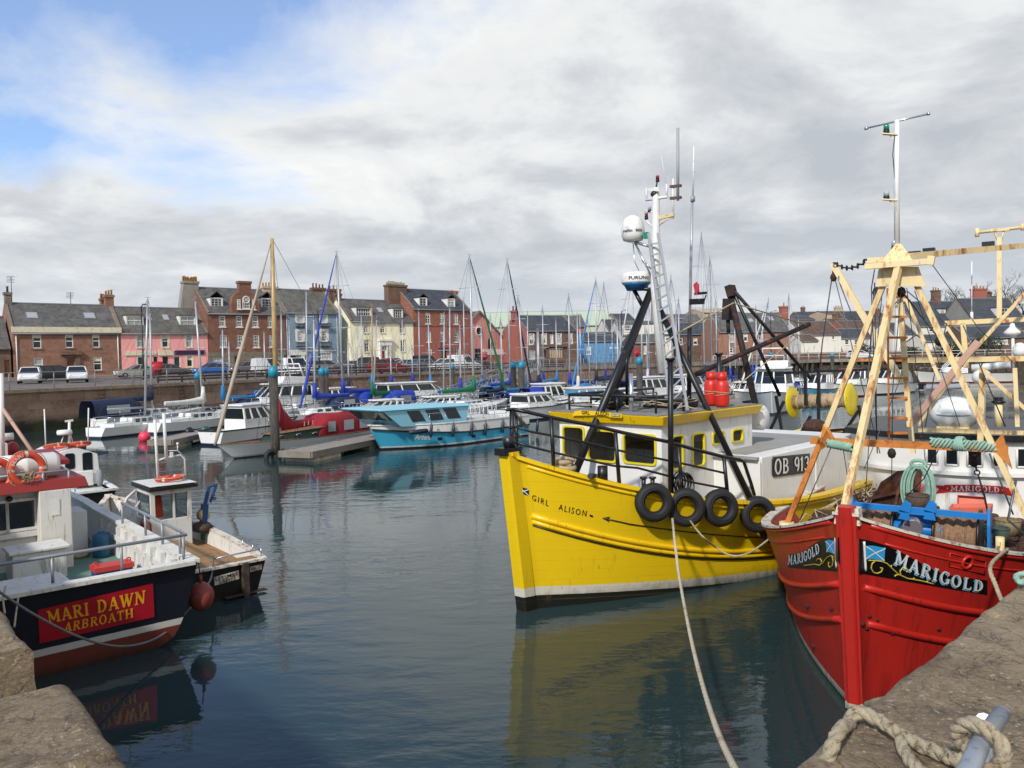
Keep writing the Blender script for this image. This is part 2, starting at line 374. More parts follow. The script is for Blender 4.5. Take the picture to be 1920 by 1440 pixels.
m_pink = harl('pink_render', '#e89f98', '#b96d6c'); m_blue = harl('blue_grey_render', '#7e91a0', '#4d5d6c'); m_yel = harl('pale_yellow_render', '#ebe3c2', '#b9ad80')
m_redp = harl('brick_red_paint', '#98594a', '#7a463a'); m_pinkg = harl('dusty_pink_render', '#c3877d', '#946459'); m_white = harl('white_render', '#d8d3c5', '#9c958a')
m_buff = harl('buff_render', '#b59f80', '#8c7a61'); m_greyr = harl('grey_render', '#8a857a', '#6b665e'); m_shed = paint('pale_green_cladding', '#b4bda2', .6, .04, .2, '#98a089', .3, .7, (6,1,1))
m_brickr = harl('orange_brick', '#936a55', '#785343'); m_cyan = harl('bright_blue_render', '#5690bb', '#44779c'); m_red2 = harl('salmon_red_render', '#a8584a', '#7f4439')
def slate(name, a, b, c):
    n = NT(name); tcn = n.n('ShaderNodeTexCoord'); sp = n.n('ShaderNodeSeparateXYZ', Vector=tcn.outputs['Object'])
    vec = n.n('ShaderNodeCombineXYZ', X=sp.outputs[0], Y=n.math('MULTIPLY', sp.outputs[2], 1.4), Z=0.0).outputs[0]
    br = n.n('ShaderNodeTexBrick', Vector=vec, Color1=C(a), Color2=C(b), Mortar=C('#2a2826'), Scale=1.0)
    br.inputs['Brick Width'].default_value = .32; br.inputs['Row Height'].default_value = .24; br.inputs['Mortar Size'].default_value = .012
    oc = n.co(); f = n.noise(oc, .9, 7, .7); c_ = n.mix(n.ramp(f, [(.42, 0.0), (.68, .8)]), br.outputs[0], C(c))
    n.set('Base Color', c_); n.set('Roughness', .7); n.bump(br.outputs['Fac'], -.3, .03); return n.m
m_slate = slate('grey_slate', '#595652', '#464442', '#6e6962'); m_slate2 = slate('dark_slate', '#3b3f44', '#2f3338', '#4a4d50'); m_slate3 = slate('mossy_slate', '#5d5950', '#4a473f', '#6d6a5f')
m_tile = slate('brown_tiles', '#5a4436', '#4a382d', '#6d5747')
m_pot = paint('buff_clay_pot', '#b98f55', .8, .2, 3); m_pot2 = paint('red_clay_pot', '#8a5036', .8, .2, 3)
m_doorred = paint('red_gloss', '#a01528', .3, .08); m_doorbrown = paint('brown_varnish', '#5f351d', .4, .2)
m_black = paint('black_paint', '#111112', .45, .25); m_lead = paint('lead_grey', '#7b7f84', .6, .1)
m_purple = paint('purple_sign', '#2c1546', .4, .05)
def holes(mb, x0, x1, z0, z1, y, ops, dep, mi=0):
    xs = sorted({x0, x1, *[a for o in ops for a in (o[0], o[2])]}); zs = sorted({z0, z1, *[a for o in ops for a in (o[1], o[3])]})
    for i in range(len(xs)-1):
        for j in range(len(zs)-1):
            cxm, czm = (xs[i]+xs[i+1])/2, (zs[j]+zs[j+1])/2
            if any(o[0] < cxm < o[2] and o[1] < czm < o[3] for o in ops): continue
            mb.add([(xs[i],y,zs[j]),(xs[i+1],y,zs[j]),(xs[i+1],y,zs[j+1]),(xs[i],y,zs[j+1])], [(0,1,2,3)], mi)
    for a, b, c, d in (ops if dep else []):
        q = [(a,b),(c,b),(c,d),(a,d)]
        for k in range(4):
            (ax_, az), (bx, bz) = q[k], q[(k+1)%4]; mb.add([(ax_,y,az),(bx,y,bz),(bx,y+dep,bz),(ax_,y+dep,az)], [(0,1,2,3)], mi)
        mb.add([(a,y+dep,b),(c,y+dep,b),(c,y+dep,d),(a,y+dep,d)], [(0,1,2,3)], mi)
def window(par, x0, z0, x1, z1, y, bars=(1,1), fr=.09, mats=None, marg=None, pane=None, sill=True, lab=None):
    pane = pane or (m_pane2 if rnd.random() < .22 else m_pane); blind = rnd.random()
    mb = MB(); w, h = x1-x0, z1-z0
    if marg:
        g = marg; yy = y-.025
        mb.box((x0-g,yy,z0-.01),(x0,y+.03,z1+g),1); mb.box((x1,yy,z0-.01),(x1+g,y+.03,z1+g),1); mb.box((x0,yy,z1),(x1,y+.03,z1+g),1)
    if sill: mb.box((x0-.1,y-.09,z0-.14),(x1+.1,y+.05,z0-.012),1)
    a, b = y+.05, y+.12; x0 += .003; x1 -= .003; z0 += .003; z1 -= .003
    mb.box((x0,a,z0),(x0+fr,b,z1)); mb.box((x1-fr,a,z0),(x1,b,z1)); mb.box((x0+fr,a,z0),(x1-fr,b,z0+fr)); mb.box((x0+fr,a,z1-fr),(x1-fr,b,z1))
    nv, nh = bars
    for i in range(1, nv): xx = x0+w*i/nv; mb.box((xx-.025,a+.02,z0+fr),(xx+.025,b,z1-fr))
    for i in range(1, nh): zz_ = z0+h*i/nh; t = .045 if (nh % 2 == 0 and i == nh//2) else .022; mb.box((x0+fr,a+.01,zz_-t),(x1-fr,b-.005,zz_+t))
    o = mb.build('window', [m_wht, mats or m_grey], par)
    if blind < .3: MB().box((x0+fr*.6,b+.001,z1-h*(.2+blind)),(x1-fr*.6,b+.0035,z1-fr*.6)).build('blind', m_cream, o)
    MB().box((x0+fr*.5,b+.004,z0+fr*.5),(x1-fr*.5,b+.02,z1-fr*.5)).build('pane', pane or m_pane, o)
    return o
ZO = {1:(0,480), 2:(320,440), 3:(640,440), 4:(1040,440), 5:(1440,440)}
def zc(zi, *q): ox, oy = ZO[zi]; return [v/4+(oy if i % 2 else ox) for i, v in enumerate(q)]
class House:
    def __init__(s, name, label, F, zi, x0, x1, ye, yr, D, wall, roof, cat='house', base=-.6, gx0=0, gx1=0, eave=.18, group='houses along the far quay'):
        """x0,x1 pixel columns; ye eaves row, yr ridge row (zoom coordinates)"""
        s.F0 = F; s.zi = zi
        a = zc(zi, x0, ye); b = zc(zi, x1, ye); mid = zc(zi, (x0+x1)/2, ye)
        pa = F.on(a[0], a[1], 1, 0); pb = F.on(b[0], b[1], 1, 0)
        s.F = Frame(F.w((pa.x, 0, 0)), (cos(F.a), sin(F.a))); s.L = pb.x-pa.x; s.D = D
        s.ze = F.on(mid[0], mid[1], 1, 0).z; m2 = zc(zi, (x0+x1)/2, yr); s.zr = F.on(m2[0], m2[1], 1, D/2).z
        s.t = s.F.thing(name, label, cat, group); s.wall = wall; s.roofm = roof; s.base = base; s.ops = []; s.eave = eave; s.wins = []
    def R(s, x0, y0, x1, y1, yl=0):
        q = zc(s.zi, x0, y0, x1, y1); a = s.F.on(q[0], q[1], 1, yl); b = s.F.on(q[2], q[3], 1, yl); return [a.x, b.z, b.x, a.z]
    def win(s, lst, bars=(1,2), marg=None, mats=None, pane=None, sill=True, fr=.09):
        for q in lst: s.ops.append(s.R(*q)); s.wins.append((s.ops[-1], bars, marg, mats, pane, sill, fr))
    def door(s, q, mat, panel=True):
        r_ = s.R(*q); s.ops.append(r_); MB().box((r_[0]+.003,.1,r_[1]),(r_[2]-.003,.16,r_[3]-.003)).box((r_[0]+.15,.085,r_[1]+.3),(r_[2]-.15,.1,r_[1]+(r_[3]-r_[1])*.45)).box((r_[0]+.15,.085,r_[1]+(r_[3]-r_[1])*.52),(r_[2]-.15,.1,r_[3]-.2)).build('door', mat, s.t)
    def box(s, name, q, mat, y0, y1): r_ = s.R(*q); return MB().box((r_[0],y0,r_[1]),(r_[2],y1,r_[3])).build(name, mat, s.t)
    def finish(s, gable=True, roof=True, skew=True, split=None):
        mb = MB(); L, D, b, ze = s.L, s.D, s.base, s.ze
        holes(mb, 0, L, b, ze, 0, s.ops, .2)
        mb.add([(0,0,b),(0,D,b),(0,D,ze),(0,0,ze)], [(0,1,2,3)]); mb.add([(L,0,b),(L,D,b),(L,D,ze),(L,0,ze)], [(3,2,1,0)]); mb.add([(0,D,b),(L,D,b),(L,D,ze),(0,D,ze)], [(0,1,2,3)])
        if roof and gable: mb.add([(0,0,ze),(0,D,ze),(0,D/2,s.zr-.05)], [(0,1,2)]); mb.add([(L,0,ze),(L,D,ze),(L,D/2,s.zr-.05)], [(2,1,0)])
        mb.build('wall', s.wall, s.t)
        for (r_, bars, marg, mats, pane, sill, fr) in s.wins: window(s.t, *r_, 0, bars, fr=fr, marg=marg, mats=mats, pane=pane, sill=sill)
        if roof:
            e = s.eave; k = (s.zr-ze)/(D/2); z0 = ze-e*k+.02; mb = MB()
            for sg in (0, 1):
                ya, yb = (-e, D/2) if not sg else (D+e, D/2)
                q = [(0,ya,z0),(L,ya,z0),(L,yb,s.zr),(0,yb,s.zr)]; mb.hexa(q if not sg else q[::-1], [(x,y,z+.12) for x,y,z in (q if not sg else q[::-1])])
            mb.build('roof', s.roofm, s.t)
            MB().bar((0,D/2,s.zr+.12),(L,D/2,s.zr+.12),.25,.12).build('ridge', m_lead, s.t)
            if skew:
                for x in (.1, L-.1): MB().bar((x,-e,z0+.17),(x,D/2,s.zr+.17),.22,.2).bar((x,D+e,z0+.17),(x,D/2,s.zr+.17),.22,.2).build('skew', m_grey, s.t)
            MB().tube([(0,-e-.05,z0+.03),(L,-e-.05,z0+.03)], .07, 6).build('gutter', m_lead, s.t)
    def chimney(s, q, mat, yc=None, dy=.8, pots=3, pmat=None, flare=0):
        yc = s.D/2 if yc is None else yc; r_ = s.R(*q, yl=yc-dy/2); x0, z0, x1, z1 = r_; mb = MB()
        mb.hexa([(x0-flare,yc-dy/2,z0),(x1,yc-dy/2,z0),(x1,yc+dy/2,z0),(x0-flare,yc+dy/2,z0)], [(x0,yc-dy/2,z1-.3),(x1,yc-dy/2,z1-.3),(x1,yc+dy/2,z1-.3),(x0,yc+dy/2,z1-.3)])
        mb.box((x0-.1,yc-dy/2-.1,z1-.3),(x1+.1,yc+dy/2+.1,z1)); c = mb.build('chimney', mat, s.t)
        for i in range(pots):
            xx = x0+(x1-x0)*(i+.5)/pots; h = .45+.25*rnd.random(); MB().lathe([(.13,0),(.1,h*.8),(.14,h*.85),(.14,h)], (xx,yc,z1), n=8).build('pot', pmat or m_pot, c)
    def dormer(s, q, bars=(2,2), peak=.0, mat=None):
        k = (s.zr-s.ze)/(s.D/2); r0 = s.R(*q); yl = max(.25, (r0[1]-s.ze)/k-.05)
        for _ in range(3): r_ = s.R(*q, yl=yl); yl = max(.2, (r_[1]-s.ze)/k-.12)
        x0, z0, x1, z1 = s.R(*q, yl=yl); yb = (z1-s.ze)/k+.25; mb = MB()
        holes(mb, x0-.12, x1+.12, z0-.1, z1+.1, yl, [(x0,z0,x1,z1)], .25); mb.prism([(x0-.12,yl,z0-.1),(x0-.12,yb,z1+.1),(x0-.12,yl,z1+.1)], (.02,0,0)); mb.prism([(x1+.1,yl,z0-.1),(x1+.1,yb,z1+.1),(x1+.1,yl,z1+.1)], (.02,0,0))
        d = mb.build('dormer', m_wht, s.t); rb = MB(); xm = (x0+x1)/2; A = [(x0-.22,yl-.15,z1+.1),(xm,yl-.15,z1+.14+peak),(x1+.22,yl-.15,z1+.1)]; B = [(x0-.22,yb+.3,z1+.1),(xm,yb+.3+peak/k,z1+.14+peak),(x1+.22,yb+.3,z1+.1)]
        rb.hexa(A+B[::-1], [(x,y,z+.1) for x,y,z in A+B[::-1]]); rb.build('dormer_roof', mat or s.roofm, s.t)
        window(s.t, x0, z0, x1, z1, yl, bars, fr=.1, sill=False)
    def skylight(s, q, tilt=True):
        k = (s.zr-s.ze)/(s.D/2); r0 = s.R(*q); yl = (r0[1]-s.ze)/k
        for _ in range(4): r_ = s.R(*q, yl=yl); yl = max(.2, (((r_[1]+r_[3])/2)-s.ze)/k)
        x0, z0, x1, z1 = s.R(*q, yl=yl); dy = .45; zc_ = s.ze+k*yl+.12
        A = [(x0,yl-dy,zc_-k*dy),(x1,yl-dy,zc_-k*dy),(x1,yl+dy,zc_+k*dy),(x0,yl+dy,zc_+k*dy)]
        f = MB().hexa(A, [(x,y-.04,z+.08) for x,y,z in A]).build('skylight', m_lead, s.t)
        i_ = lambda p, c: tuple(p[j]+(c[j]-p[j])*.15 for j in range(3)); cc = tuple(sum(p[j] for p in A)/4 for j in range(3))
        A2 = [i_(p, cc) for p in A]; MB().hexa([(x,y-.043,z+.083) for x,y,z in A2], [(x,y-.05,z+.1) for x,y,z in A2]).build('pane', m_pane2, f)
ZG = 3.07
_a, _b = P(130, 700, 90), P(830, 700, 124); _d = (_b-_a).to_2d().normalized()
_o = V((_a.x,_a.y,ZG)) - V((_d.x,_d.y,0))*12
FR = Frame(_o, (_d.x,_d.y))
# street between quay and houses
m_road = paint('street_asphalt', '#665c55', .9, .15, .3, '#4b433e', .4, .8); m_pav = paint('paving', '#8a8076', .9, .1, 1)
L_ = 130
tag(MB().add([FR.w((-80,-15,-.27)),FR.w((L_,-15,-.27)),FR.w((L_,-3,-.06)),FR.w((-80,-3,-.06)),FR.w((L_,60,-.05)),FR.w((-80,60,-.05))], [(0,1,2,3),(3,2,4,5)]).build('road', m_road), kind='structure')
pm = MB(); pm.hexa([FR.w(p) for p in [(-40,-2.2,-.3),(70,-2.2,-.3),(70,.4,-.3),(-40,.4,-.3)]], [FR.w(p) for p in [(-40,-2.2,.06),(70,-2.2,.06),(70,.4,.06),(-40,.4,.06)]]); tag(pm.build('pavement', m_pav), kind='structure')
# A sliver house
h = House('house', 'low dark roofed stone house cut off by the left edge', FR, 1, -260, 78, 690, 460, 7, m_brown, m_slate)
h.win([(-120,770,-60,860)], (2,4)); h.door((32,780,75,905), m_doorbrown); h.finish(skew=False)
# B
h = House('house', 'two storey brown sandstone house with a brown door, leftmost whole house', FR, 1, 92, 903, 578, 368, 8.5, m_sandB, m_slate)
h.win([(242,588,312,692),(487,588,551,688),(691,588,749,686),(252,765,325,866),(699,757,766,857)], (1,2), mats=m_grey)
h.door((505,760,560,890), m_doorbrown)
h.box('door_surround', (478,740,503,905), m_brown, -.18, .05); h.box('door_surround', (562,740,605,905), m_brown, -.18, .05); h.box('door_lintel', (450,715,612,739), m_brown, -.4, .05)
h.finish(); h.box('cornice', (86,530,908,577), m_cream, -.25, .1)
h.chimney((790,290,858,440), m_sandB, pots=3); h.chimney((757,315,789,400), m_sandB, yc=5.6, pots=2); h.chimney((35,270,90,400), m_grey, pots=1, pmat=m_slate)
h.skylight((195,442,285,472)); h.skylight((628,442,715,475))
for x in (118, 880): q = h.R(x, 575, x+12, 905); MB().tube([(q[0],-.08,q[1]),(q[0],-.08,q[3])], .06, 6).build('downpipe', m_wht, h.t)
def aerial(h, x, y0, y1):
    r_ = h.R(x, y0, x+5, y1, yl=h.D/2); mb = MB(); mb.tube([(r_[0],h.D/2,r_[1]),(r_[0],h.D/2,r_[3])], .035, 5)
    for i in range(5): mb.tube([(r_[0]-.45,h.D/2-.2+.1*i,r_[3]-.15*i),(r_[0]+.35,h.D/2+.1*i,r_[3]-.15*i)], .02, 4)
    mb.build('aerial', m_black, h.t)
aerial(h, 82, 155, 350); aerial(h, 528, 275, 365)
# C pink
h = House('house', 'pink rendered house with a purple shop sign', FR, 1, 905, 1556, 580, 395, 8, m_pink, m_slate3)
h.win([(1025,592,1078,685),(1213,592,1265,685),(1393,592,1440,685)], (1,2), marg=.16, mats=m_cream); h.win([(1400,750,1447,830),(1030,755,1082,828)], (1,1), marg=.12, mats=m_cream)
h.door((1218,755,1264,890), m_black); h.win([(1302,752,1355,835)], (1,1), mats=m_cream); h.door((1150,757,1185,890), m_black)
h.finish(); h.box('shop_sign', (1312,708,1532,738), m_purple, -.12, -.003); h.box('shop_fascia', (935,716,1170,744), m_cream, -.12, -.003); h.box('door_lintel', (1185,706,1300,745), m_cream, -.22, -.003)
sg = h.R(1325,712,1420,734); mb = MB(); mb.box((sg[0],-.128,sg[1]+.06),(sg[2],-.122,sg[1]+.1))
h.dormer((952,450,1070,520), (2,2)); h.dormer((1353,452,1463,520), (2,2)); h.skylight((1100,460,1135,485)); h.skylight((1220,458,1265,485))
# D tall brown with gable
h = House('tenement', 'tall dark red sandstone tenement with a curved central gable', FR, 2, 275, 860, 595, 415, 9.5, m_sandD, m_slate, cat='tenement')
h.win([(362,609,412,690),(489,609,538,692),(611,610,659,694),(728,612,771,694),(369,752,423,843),(496,752,546,846),(617,752,666,845),(736,752,776,843)], (3,4), fr=.11, mats=m_wht)
h.win([(312,912,384,985),(626,907,692,988),(803,897,850,935)], (4,4), mats=m_grey, pane=m_pane2); h.door((482,918,524,1015), m_black)
h.finish(); h.box('ground_floor_facing', (277,886,858,905), m_grey, -.12, -.003)
for q in [(278,906,311,1040),(385,906,481,1040),(526,906,625,1040),(693,906,801,1040)]: h.box('ground_floor_facing', q, m_grey, -.1, -.002)
c0 = h.R(435,600,690,597); gp = []
for x, y in [(432,601),(455,590),(455,520),(462,470),(488,440),(520,425),(555,418),(595,425),(625,440),(650,470),(664,520),(668,590),(690,603)]:
    r_ = h.R(x, y, x, y); gp.append((r_[0], -.02, r_[3]))
gm = MB(); gm.prism(gp, (0,.7,0)); g = gm.build('gable', m_sandD, h.t)
for q, b in [((500,484,527,557),(2,4)),((540,490,595,556),(4,3)),((612,484,637,560),(2,4))]: window(h.t, *h.R(*q, yl=-.15), -.15, b, fr=.08, mats=m_wht)
ar = h.R(540,455,595,490, yl=-.15); cxm, czm, rr = (ar[0]+ar[2])/2, ar[1]+.02, (ar[2]-ar[0])/2
am = MB(); am.torus((cxm,-.1,czm), rr-.05, .07, (0,1,0), 20, 6)
for k in range(7): a = pi*k/6; am.bar((cxm,-.1,czm),(cxm+cos(a)*rr*.92,-.1,czm+sin(a)*rr*.92),.05)
ao = am.build('fanlight', m_wht, h.t); MB().lathe([(rr-.02,-.06),(rr-.02,-.04)], (cxm,0,czm), (0,1,0), 24).build('pane', m_pane, ao)
h.dormer((302,477,387,540), (3,3), peak=.75, mat=m_slate); h.dormer((683,480,760,545), (3,3), peak=.75, mat=m_slate)
h.chimney((97,345,218,620), m_greyr, pots=9, dy=1.1, flare=.7); h.chimney((512,346,605,430), m_sandD, yc=.5, pots=0); h.chimney((692,385,806,470), m_buff, pots=5, dy=1)
# E blue
h = House('house', 'blue grey three storey house with small iron balconies', FR, 2, 865, 1257, 588, 423, 9, m_blue, m_slate3)
h.win([(948,606,992,660),(1128,606,1166,660),(950,725,995,800),(1130,722,1172,798)], (3,4), fr=.12, marg=.3, mats=m_wht); h.win([(1115,885,1205,935)], (5,2), fr=.1, marg=.12, mats=m_wht)
h.door((900,905,940,985), m_black); h.win([(945,915,975,975)], (2,3), fr=.1, mats=m_wht); h.door((1008,890,1022,985), m_black)
h.finish(); h.box('shop_front', (893,880,1020,903), m_wht, -.15, -.003); h.box('shop_front', (977,905,1006,985), m_wht, -.12, -.003); h.box('shop_front', (880,905,898,985), m_wht, -.12, -.003); h.box('quoin', (867,600,882,985), m_wht, -.04, .1); h.box('quoin', (1242,600,1256,960), m_wht, -.04, .1); h.box('string_course', (883,866,1241,874), m_wht, -.05, .05)
for q in [(935,664,1005,690),(1118,664,1190,688),(940,806,1018,838),(1118,806,1197,836)]:
    r_ = h.R(*q); mb = MB(); mb.box((r_[0],-.5,r_[1]-.05),(r_[2],-.03,r_[1]+.02))
    for z in (r_[3],): mb.bar((r_[0],-.48,z),(r_[2],-.48,z),.04); mb.bar((r_[0],-.48,z),(r_[0],0,z),.04); mb.bar((r_[2],-.48,z),(r_[2],0,z),.04)
    for i in range(12): xx = r_[0]+(r_[2]-r_[0])*i/11; mb.bar((xx,-.48,r_[1]),(xx,-.48,r_[3]),.03)
    mb.build('balcony', m_black, h.t)
h.chimney((1065,395,1163,470), m_brown, pots=4, pmat=m_pot2); h.chimney((1190,405,1280,540), m_brown, yc=6.5, pots=3, dy=1)
MB().box((h.R(1065,715,1082,748)[0],-.6,h.R(1065,715,1082,748)[1]),(h.R(1065,715,1082,748)[2],-.5,h.R(1065,715,1082,748)[3])).build('hanging_sign', m_wht, h.t)
# F yellow
h = House('house', 'pale yellow house with a red door in a white portico', FR, 3, 66, 552, 653, 498, 8, m_yel, m_slate)
h.win([(166,668,204,736),(293,668,327,736),(438,670,472,738),(171,792,209,880),(444,792,477,876)], (2,4), fr=.08, marg=.2, mats=m_cream)
r_ = h.R(297,838,327,985); h.door((297,872,327,985), m_doorred); h.win([(299,840,325,866)], (2,2), mats=m_wht, sill=False)
h.box('portico', (272,785,378,800), m_wht, -.55, .02); h.box('portico', (278,802,370,832), m_wht, -.45, -.003)
for q in [(280,834,294,985),(331,834,345,985),(350,834,368,985)]: h.box('portico_column', q, m_wht, -.4, -.003)
h.finish(); h.dormer((113,549,219,612), (6,2)); h.dormer((390,558,458,624), (4,3)); h.skylight((270,560,308,588)); h.chimney((350,372,495,520), m_brown, pots=11, dy=1.2, pmat=m_cream); h.chimney((-30,440,4,540), m_brown, pots=2)
# G red
h = House('tenement', 'three storey red painted sandstone house with a dark slate roof', FR, 3, 537, 963, 562, 424, 9, m_sandG, m_slate2, cat='house')
h.win([(630,585,668,668),(740,588,774,668),(843,590,877,672),(639,720,674,805),(741,722,775,800),(846,720,880,806),(643,853,679,925),(851,853,884,925)], (2,4), fr=.09, mats=m_wht)
h.door((745,855,790,950), m_black); h.finish(); h.box('string_course', (537,680,963,690), m_sandG, -.08, .05); h.box('door_lintel', (724,826,810,850), m_redp, -.35, -.003)
fm = MB(); r_ = h.R(539,691,961,952); holes(fm, r_[0], r_[2], r_[1], r_[3], -.012, [o for o in h.ops if o[3] < r_[3]], 0); fm.build('painted_lower_wall', m_redp, h.t)
h.dormer((588,476,640,535), (2,3), peak=.5); h.dormer((800,482,850,545), (2,3), peak=.5); h.chimney((815,420,874,480), m_redp, pots=0)
# H pink gable
h = House('workshop', 'pink gabled workshop with a round window', FR, 3, 968, 1213, 782, 575, 12, m_pinkg, m_slate, cat='workshop')
fp = [h.R(x,y,x,y) for x, y in [(968,960),(1213,960),(1213,782),(1030,578),(968,650)]]; F3 = [(r_[0],0,r_[3]) for r_ in fp]
MB().prism(F3, (0,.4,0)).build('wall', m_pinkg, h.t)
MB().bar((F3[2][0],-.1,F3[2][2]+.1),(F3[3][0],-.1,F3[3][2]+.1),.5,.25).bar((F3[4][0],-.1,F3[4][2]+.1),(F3[3][0],-.1,F3[3][2]+.1),.5,.25).build('skew', m_grey, h.t)
rp = MB(); a3, b3, c3_ = V(F3[2]), V(F3[3]), V(F3[4])
for p, q in ((a3,b3),(c3_,b3)): rp.hexa([p+V((0,.3,0)),q+V((0,.3,0)),q+V((0,12,0)),p+V((0,12,0))], [p+V((0,.3,.12)),q+V((0,.3,.12)),q+V((0,12,.12)),p+V((0,12,.12))])
rp.build('roof', m_slate, h.t)
r_ = h.R(1017,690,1041,752); MB().torus(((r_[0]+r_[2])/2,-.04,(r_[1]+r_[3])/2), .56, .07, (0,1,0), 24, 6).xf(Matrix.Translation((0,0,(r_[1]+r_[3])/2)) @ Matrix.Scale(1.3,4,(0,0,1)) @ Matrix.Translation((0,0,-(r_[1]+r_[3])/2))).build('round_window', m_wht, h.t)
MB().lathe([(.5,0),(.5,.03)], ((r_[0]+r_[2])/2,-.03,(r_[1]+r_[3])/2), (0,1,0), 20).xf(Matrix.Translation((0,0,(r_[1]+r_[3])/2)) @ Matrix.Scale(1.3,4,(0,0,1)) @ Matrix.Translation((0,0,-(r_[1]+r_[3])/2))).build('pane', m_pane, h.t)
r_ = h.R(1100,800,1130,950); mb = MB(); xm = (r_[0]+r_[2])/2; rr = (r_[2]-r_[0])/2; mb.prism([(r_[0],-.02,r_[1]),(r_[2],-.02,r_[1])]+[(xm+rr*cos(a),-.02,r_[3]+rr*1.4*sin(a)) for a in [pi*k/8 for k in range(9)]], (0,.015,0)); mb.build('arched_opening', m_black, h.t)
h.box('band', (1060,860,1213,900), m_white, -.1, -.003); h.box('doorway', (1000,855,1045,950), m_black, -.015, -.004); h.box('lower_wall', (1045,901,1213,958), m_redp, -.05, -.003)
# J corner pub
FJ = Frame((P(987,690,124).x, 124, 3.05), (.9,.43))
h = House('pub', 'brown stone pub with a red painted gable end', FJ, 3, 1392, 1765, 722, 612, 9, m_brown, m_slate2, cat='pub')
h.win([(1410,748,1443,822),(1506,745,1536,818),(1618,745,1648,818),(1713,742,1731,815)], (2,2), fr=.1, marg=.12, mats=m_wht); h.win([(1564,748,1592,820)], (1,1), pane=m_white, sill=False)
h.win([(1410,868,1456,930)], (2,1), fr=.1, mats=m_wht); h.door((1508,865,1536,925), m_black)
h.finish(); h.box('sign_board', (1535,842,1690,852), m_black, -.1, -.003)
for k in range(12): q = (1542+k*12, 850, 1550+k*12, 858); h.box('sign_letter', q, m_black, -.1, -.004) if k % 4 != 3 else None
for k in range(7): q = (1562+k*14, 865, 1572+k*14, 925); h.box('pale_panel', q, m_buff, -.03, -.003)
ga = MB(); D = h.D; ga.prism([(-.02,0,-.6),(-.02,D,-.6),(-.02,D,h.ze),(-.02,D/2,h.zr+.1),(-.02,0,h.ze)], (-.06,0,0)); ga.build('painted_gable', m_redp, h.t)
h.chimney((1285,568,1332,640), m_redp, pots=2, pmat=m_black)
# things further round, each its own frame: (x0px, x1px, d, skew)
def HF(x0, d, k=.15, z=3.0): p = P(x0, 660, d); return Frame((p.x, p.y, z), (1, k))
def H5(label, x0, x1, ye, yr, d, D, wall, roof, name='house', k=.15, wins=[], zi=4, **kw):
    ZO[9] = (0, 0); f = lambda v: v*4
    h = House(name, label, HF(x0, d, k), 9, f(x0), f(x1), f(ye), f(yr), D, wall, roof, cat=name.replace('_',' '), group='buildings on the far side')
    for w_ in wins: h.win([tuple(f(v) for v in w_[:4])], w_[4] if len(w_) > 4 else (1,2), fr=.12, mats=m_wht)
    h.finish(skew=kw.get('skew', True)); return h
def ch(h, x0, y0, x1, y1, mat, pots=3, **kw): h.chimney((x0*4, y0*4, x1*4, y1*4), mat, pots=pots, **kw)
H5('huge pale green metal shed behind the waterfront roofs', 906, 1157, 612, 585, 175, 26, m_shed, m_shed, 'warehouse', .08, skew=False)
H5('slate roofed red house showing over the pub roof', 1032, 1099, 613, 592, 146, 8, m_red2, m_slate)
h = H5('bright blue low building with a slate roof', 1094, 1163, 640, 624, 138, 7, m_cyan, m_slate2, 'restaurant', wins=[(1100,650,1108,664)])
h.box('sign', (1141*4,647*4,1161*4,665*4), m_cyan, -.1, -.003); 
for k, (a, b) in enumerate([(1143,1151),(1152,1160)]): h.box('sign_lettering', (a*4,(651)*4,b*4,(653.5)*4), m_wht, -.13, -.101)
h = H5('tall cream gabled house behind the blue building', 1139, 1166, 618, 600, 150, 8, m_white, m_slate2, wins=[(1145,622,1151,626,(1,1))])
h = H5('cream house under a wide slate roof', 1165, 1262, 628, 603, 142, 9, m_white, m_slate, wins=[(1171,610,1184,621,(4,2))]); h.dormer((1230*4,608*4,1238*4,621*4), (2,2))
H5('low brown stone building with two tall windows', 1189, 1242, 643, 628, 132, 7, m_brown, m_slate3, wins=[(1207,648,1212,663,(2,4)),(1229,648,1234,663,(2,4))])
h = H5('grey slate roof rising behind the blue building', 1158, 1194, 604, 589, 178, 12, m_greyr, m_slate2)
H5('red gabled house with slate roof behind the masts', 1264, 1322, 612, 590, 165, 9, m_red2, m_slate)
H5('flat topped buff block behind the masts', 1318, 1392, 586, 580, 172, 12, m_buff, m_buff, 'block', skew=False)
H5('row of brick cottages behind the yacht masts', 1258, 1348, 627, 606, 148, 8, m_brown, m_slate2, wins=[(1272,634,1280,646),(1300,634,1308,646),(1325,634,1333,646)])
h = H5('long orange brick house with three white windows', 1347, 1481, 622, 588, 138, 9, m_brickr, m_slate, k=.1, wins=[(1368,623.5,1375.5,641),(1394,623,1402,640),(1422,621,1430,639),(1368,652,1375,662)])
ch(h, 1464, 574, 1479, 600, m_redp, 1); h.skylight((1403*4,600*4,1412*4,605*4)); h.skylight((1441*4,597*4,1450*4,602*4))
H5('grey roofed house far behind the brick house', 1489, 1528, 600, 593, 220, 10, m_greyr, m_slate2)
h = H5('white cottage under a large brown tiled roof', 1505, 1577, 628, 603, 160, 10, m_white, m_tile, wins=[(1560,630,1565,637,(1,1))])
H5('small white gabled cottage with a brown porch roof', 1502, 1534, 640, 628, 152, 6, m_white, m_tile)
h = H5('tan block with chimneys on the hill', 1549, 1592, 588, 584, 240, 10, m_buff, m_slate2, 'block'); ch(h, 1566, 576, 1578, 590, m_buff, 4)
H5('long brown stone terrace on the hill', 1590, 1662, 612, 584, 235, 10, m_brown, m_slate2, 'terrace', wins=[(1600,614,1606,622),(1615,614,1621,622),(1630,614,1636,622),(1645,614,1651,622)])
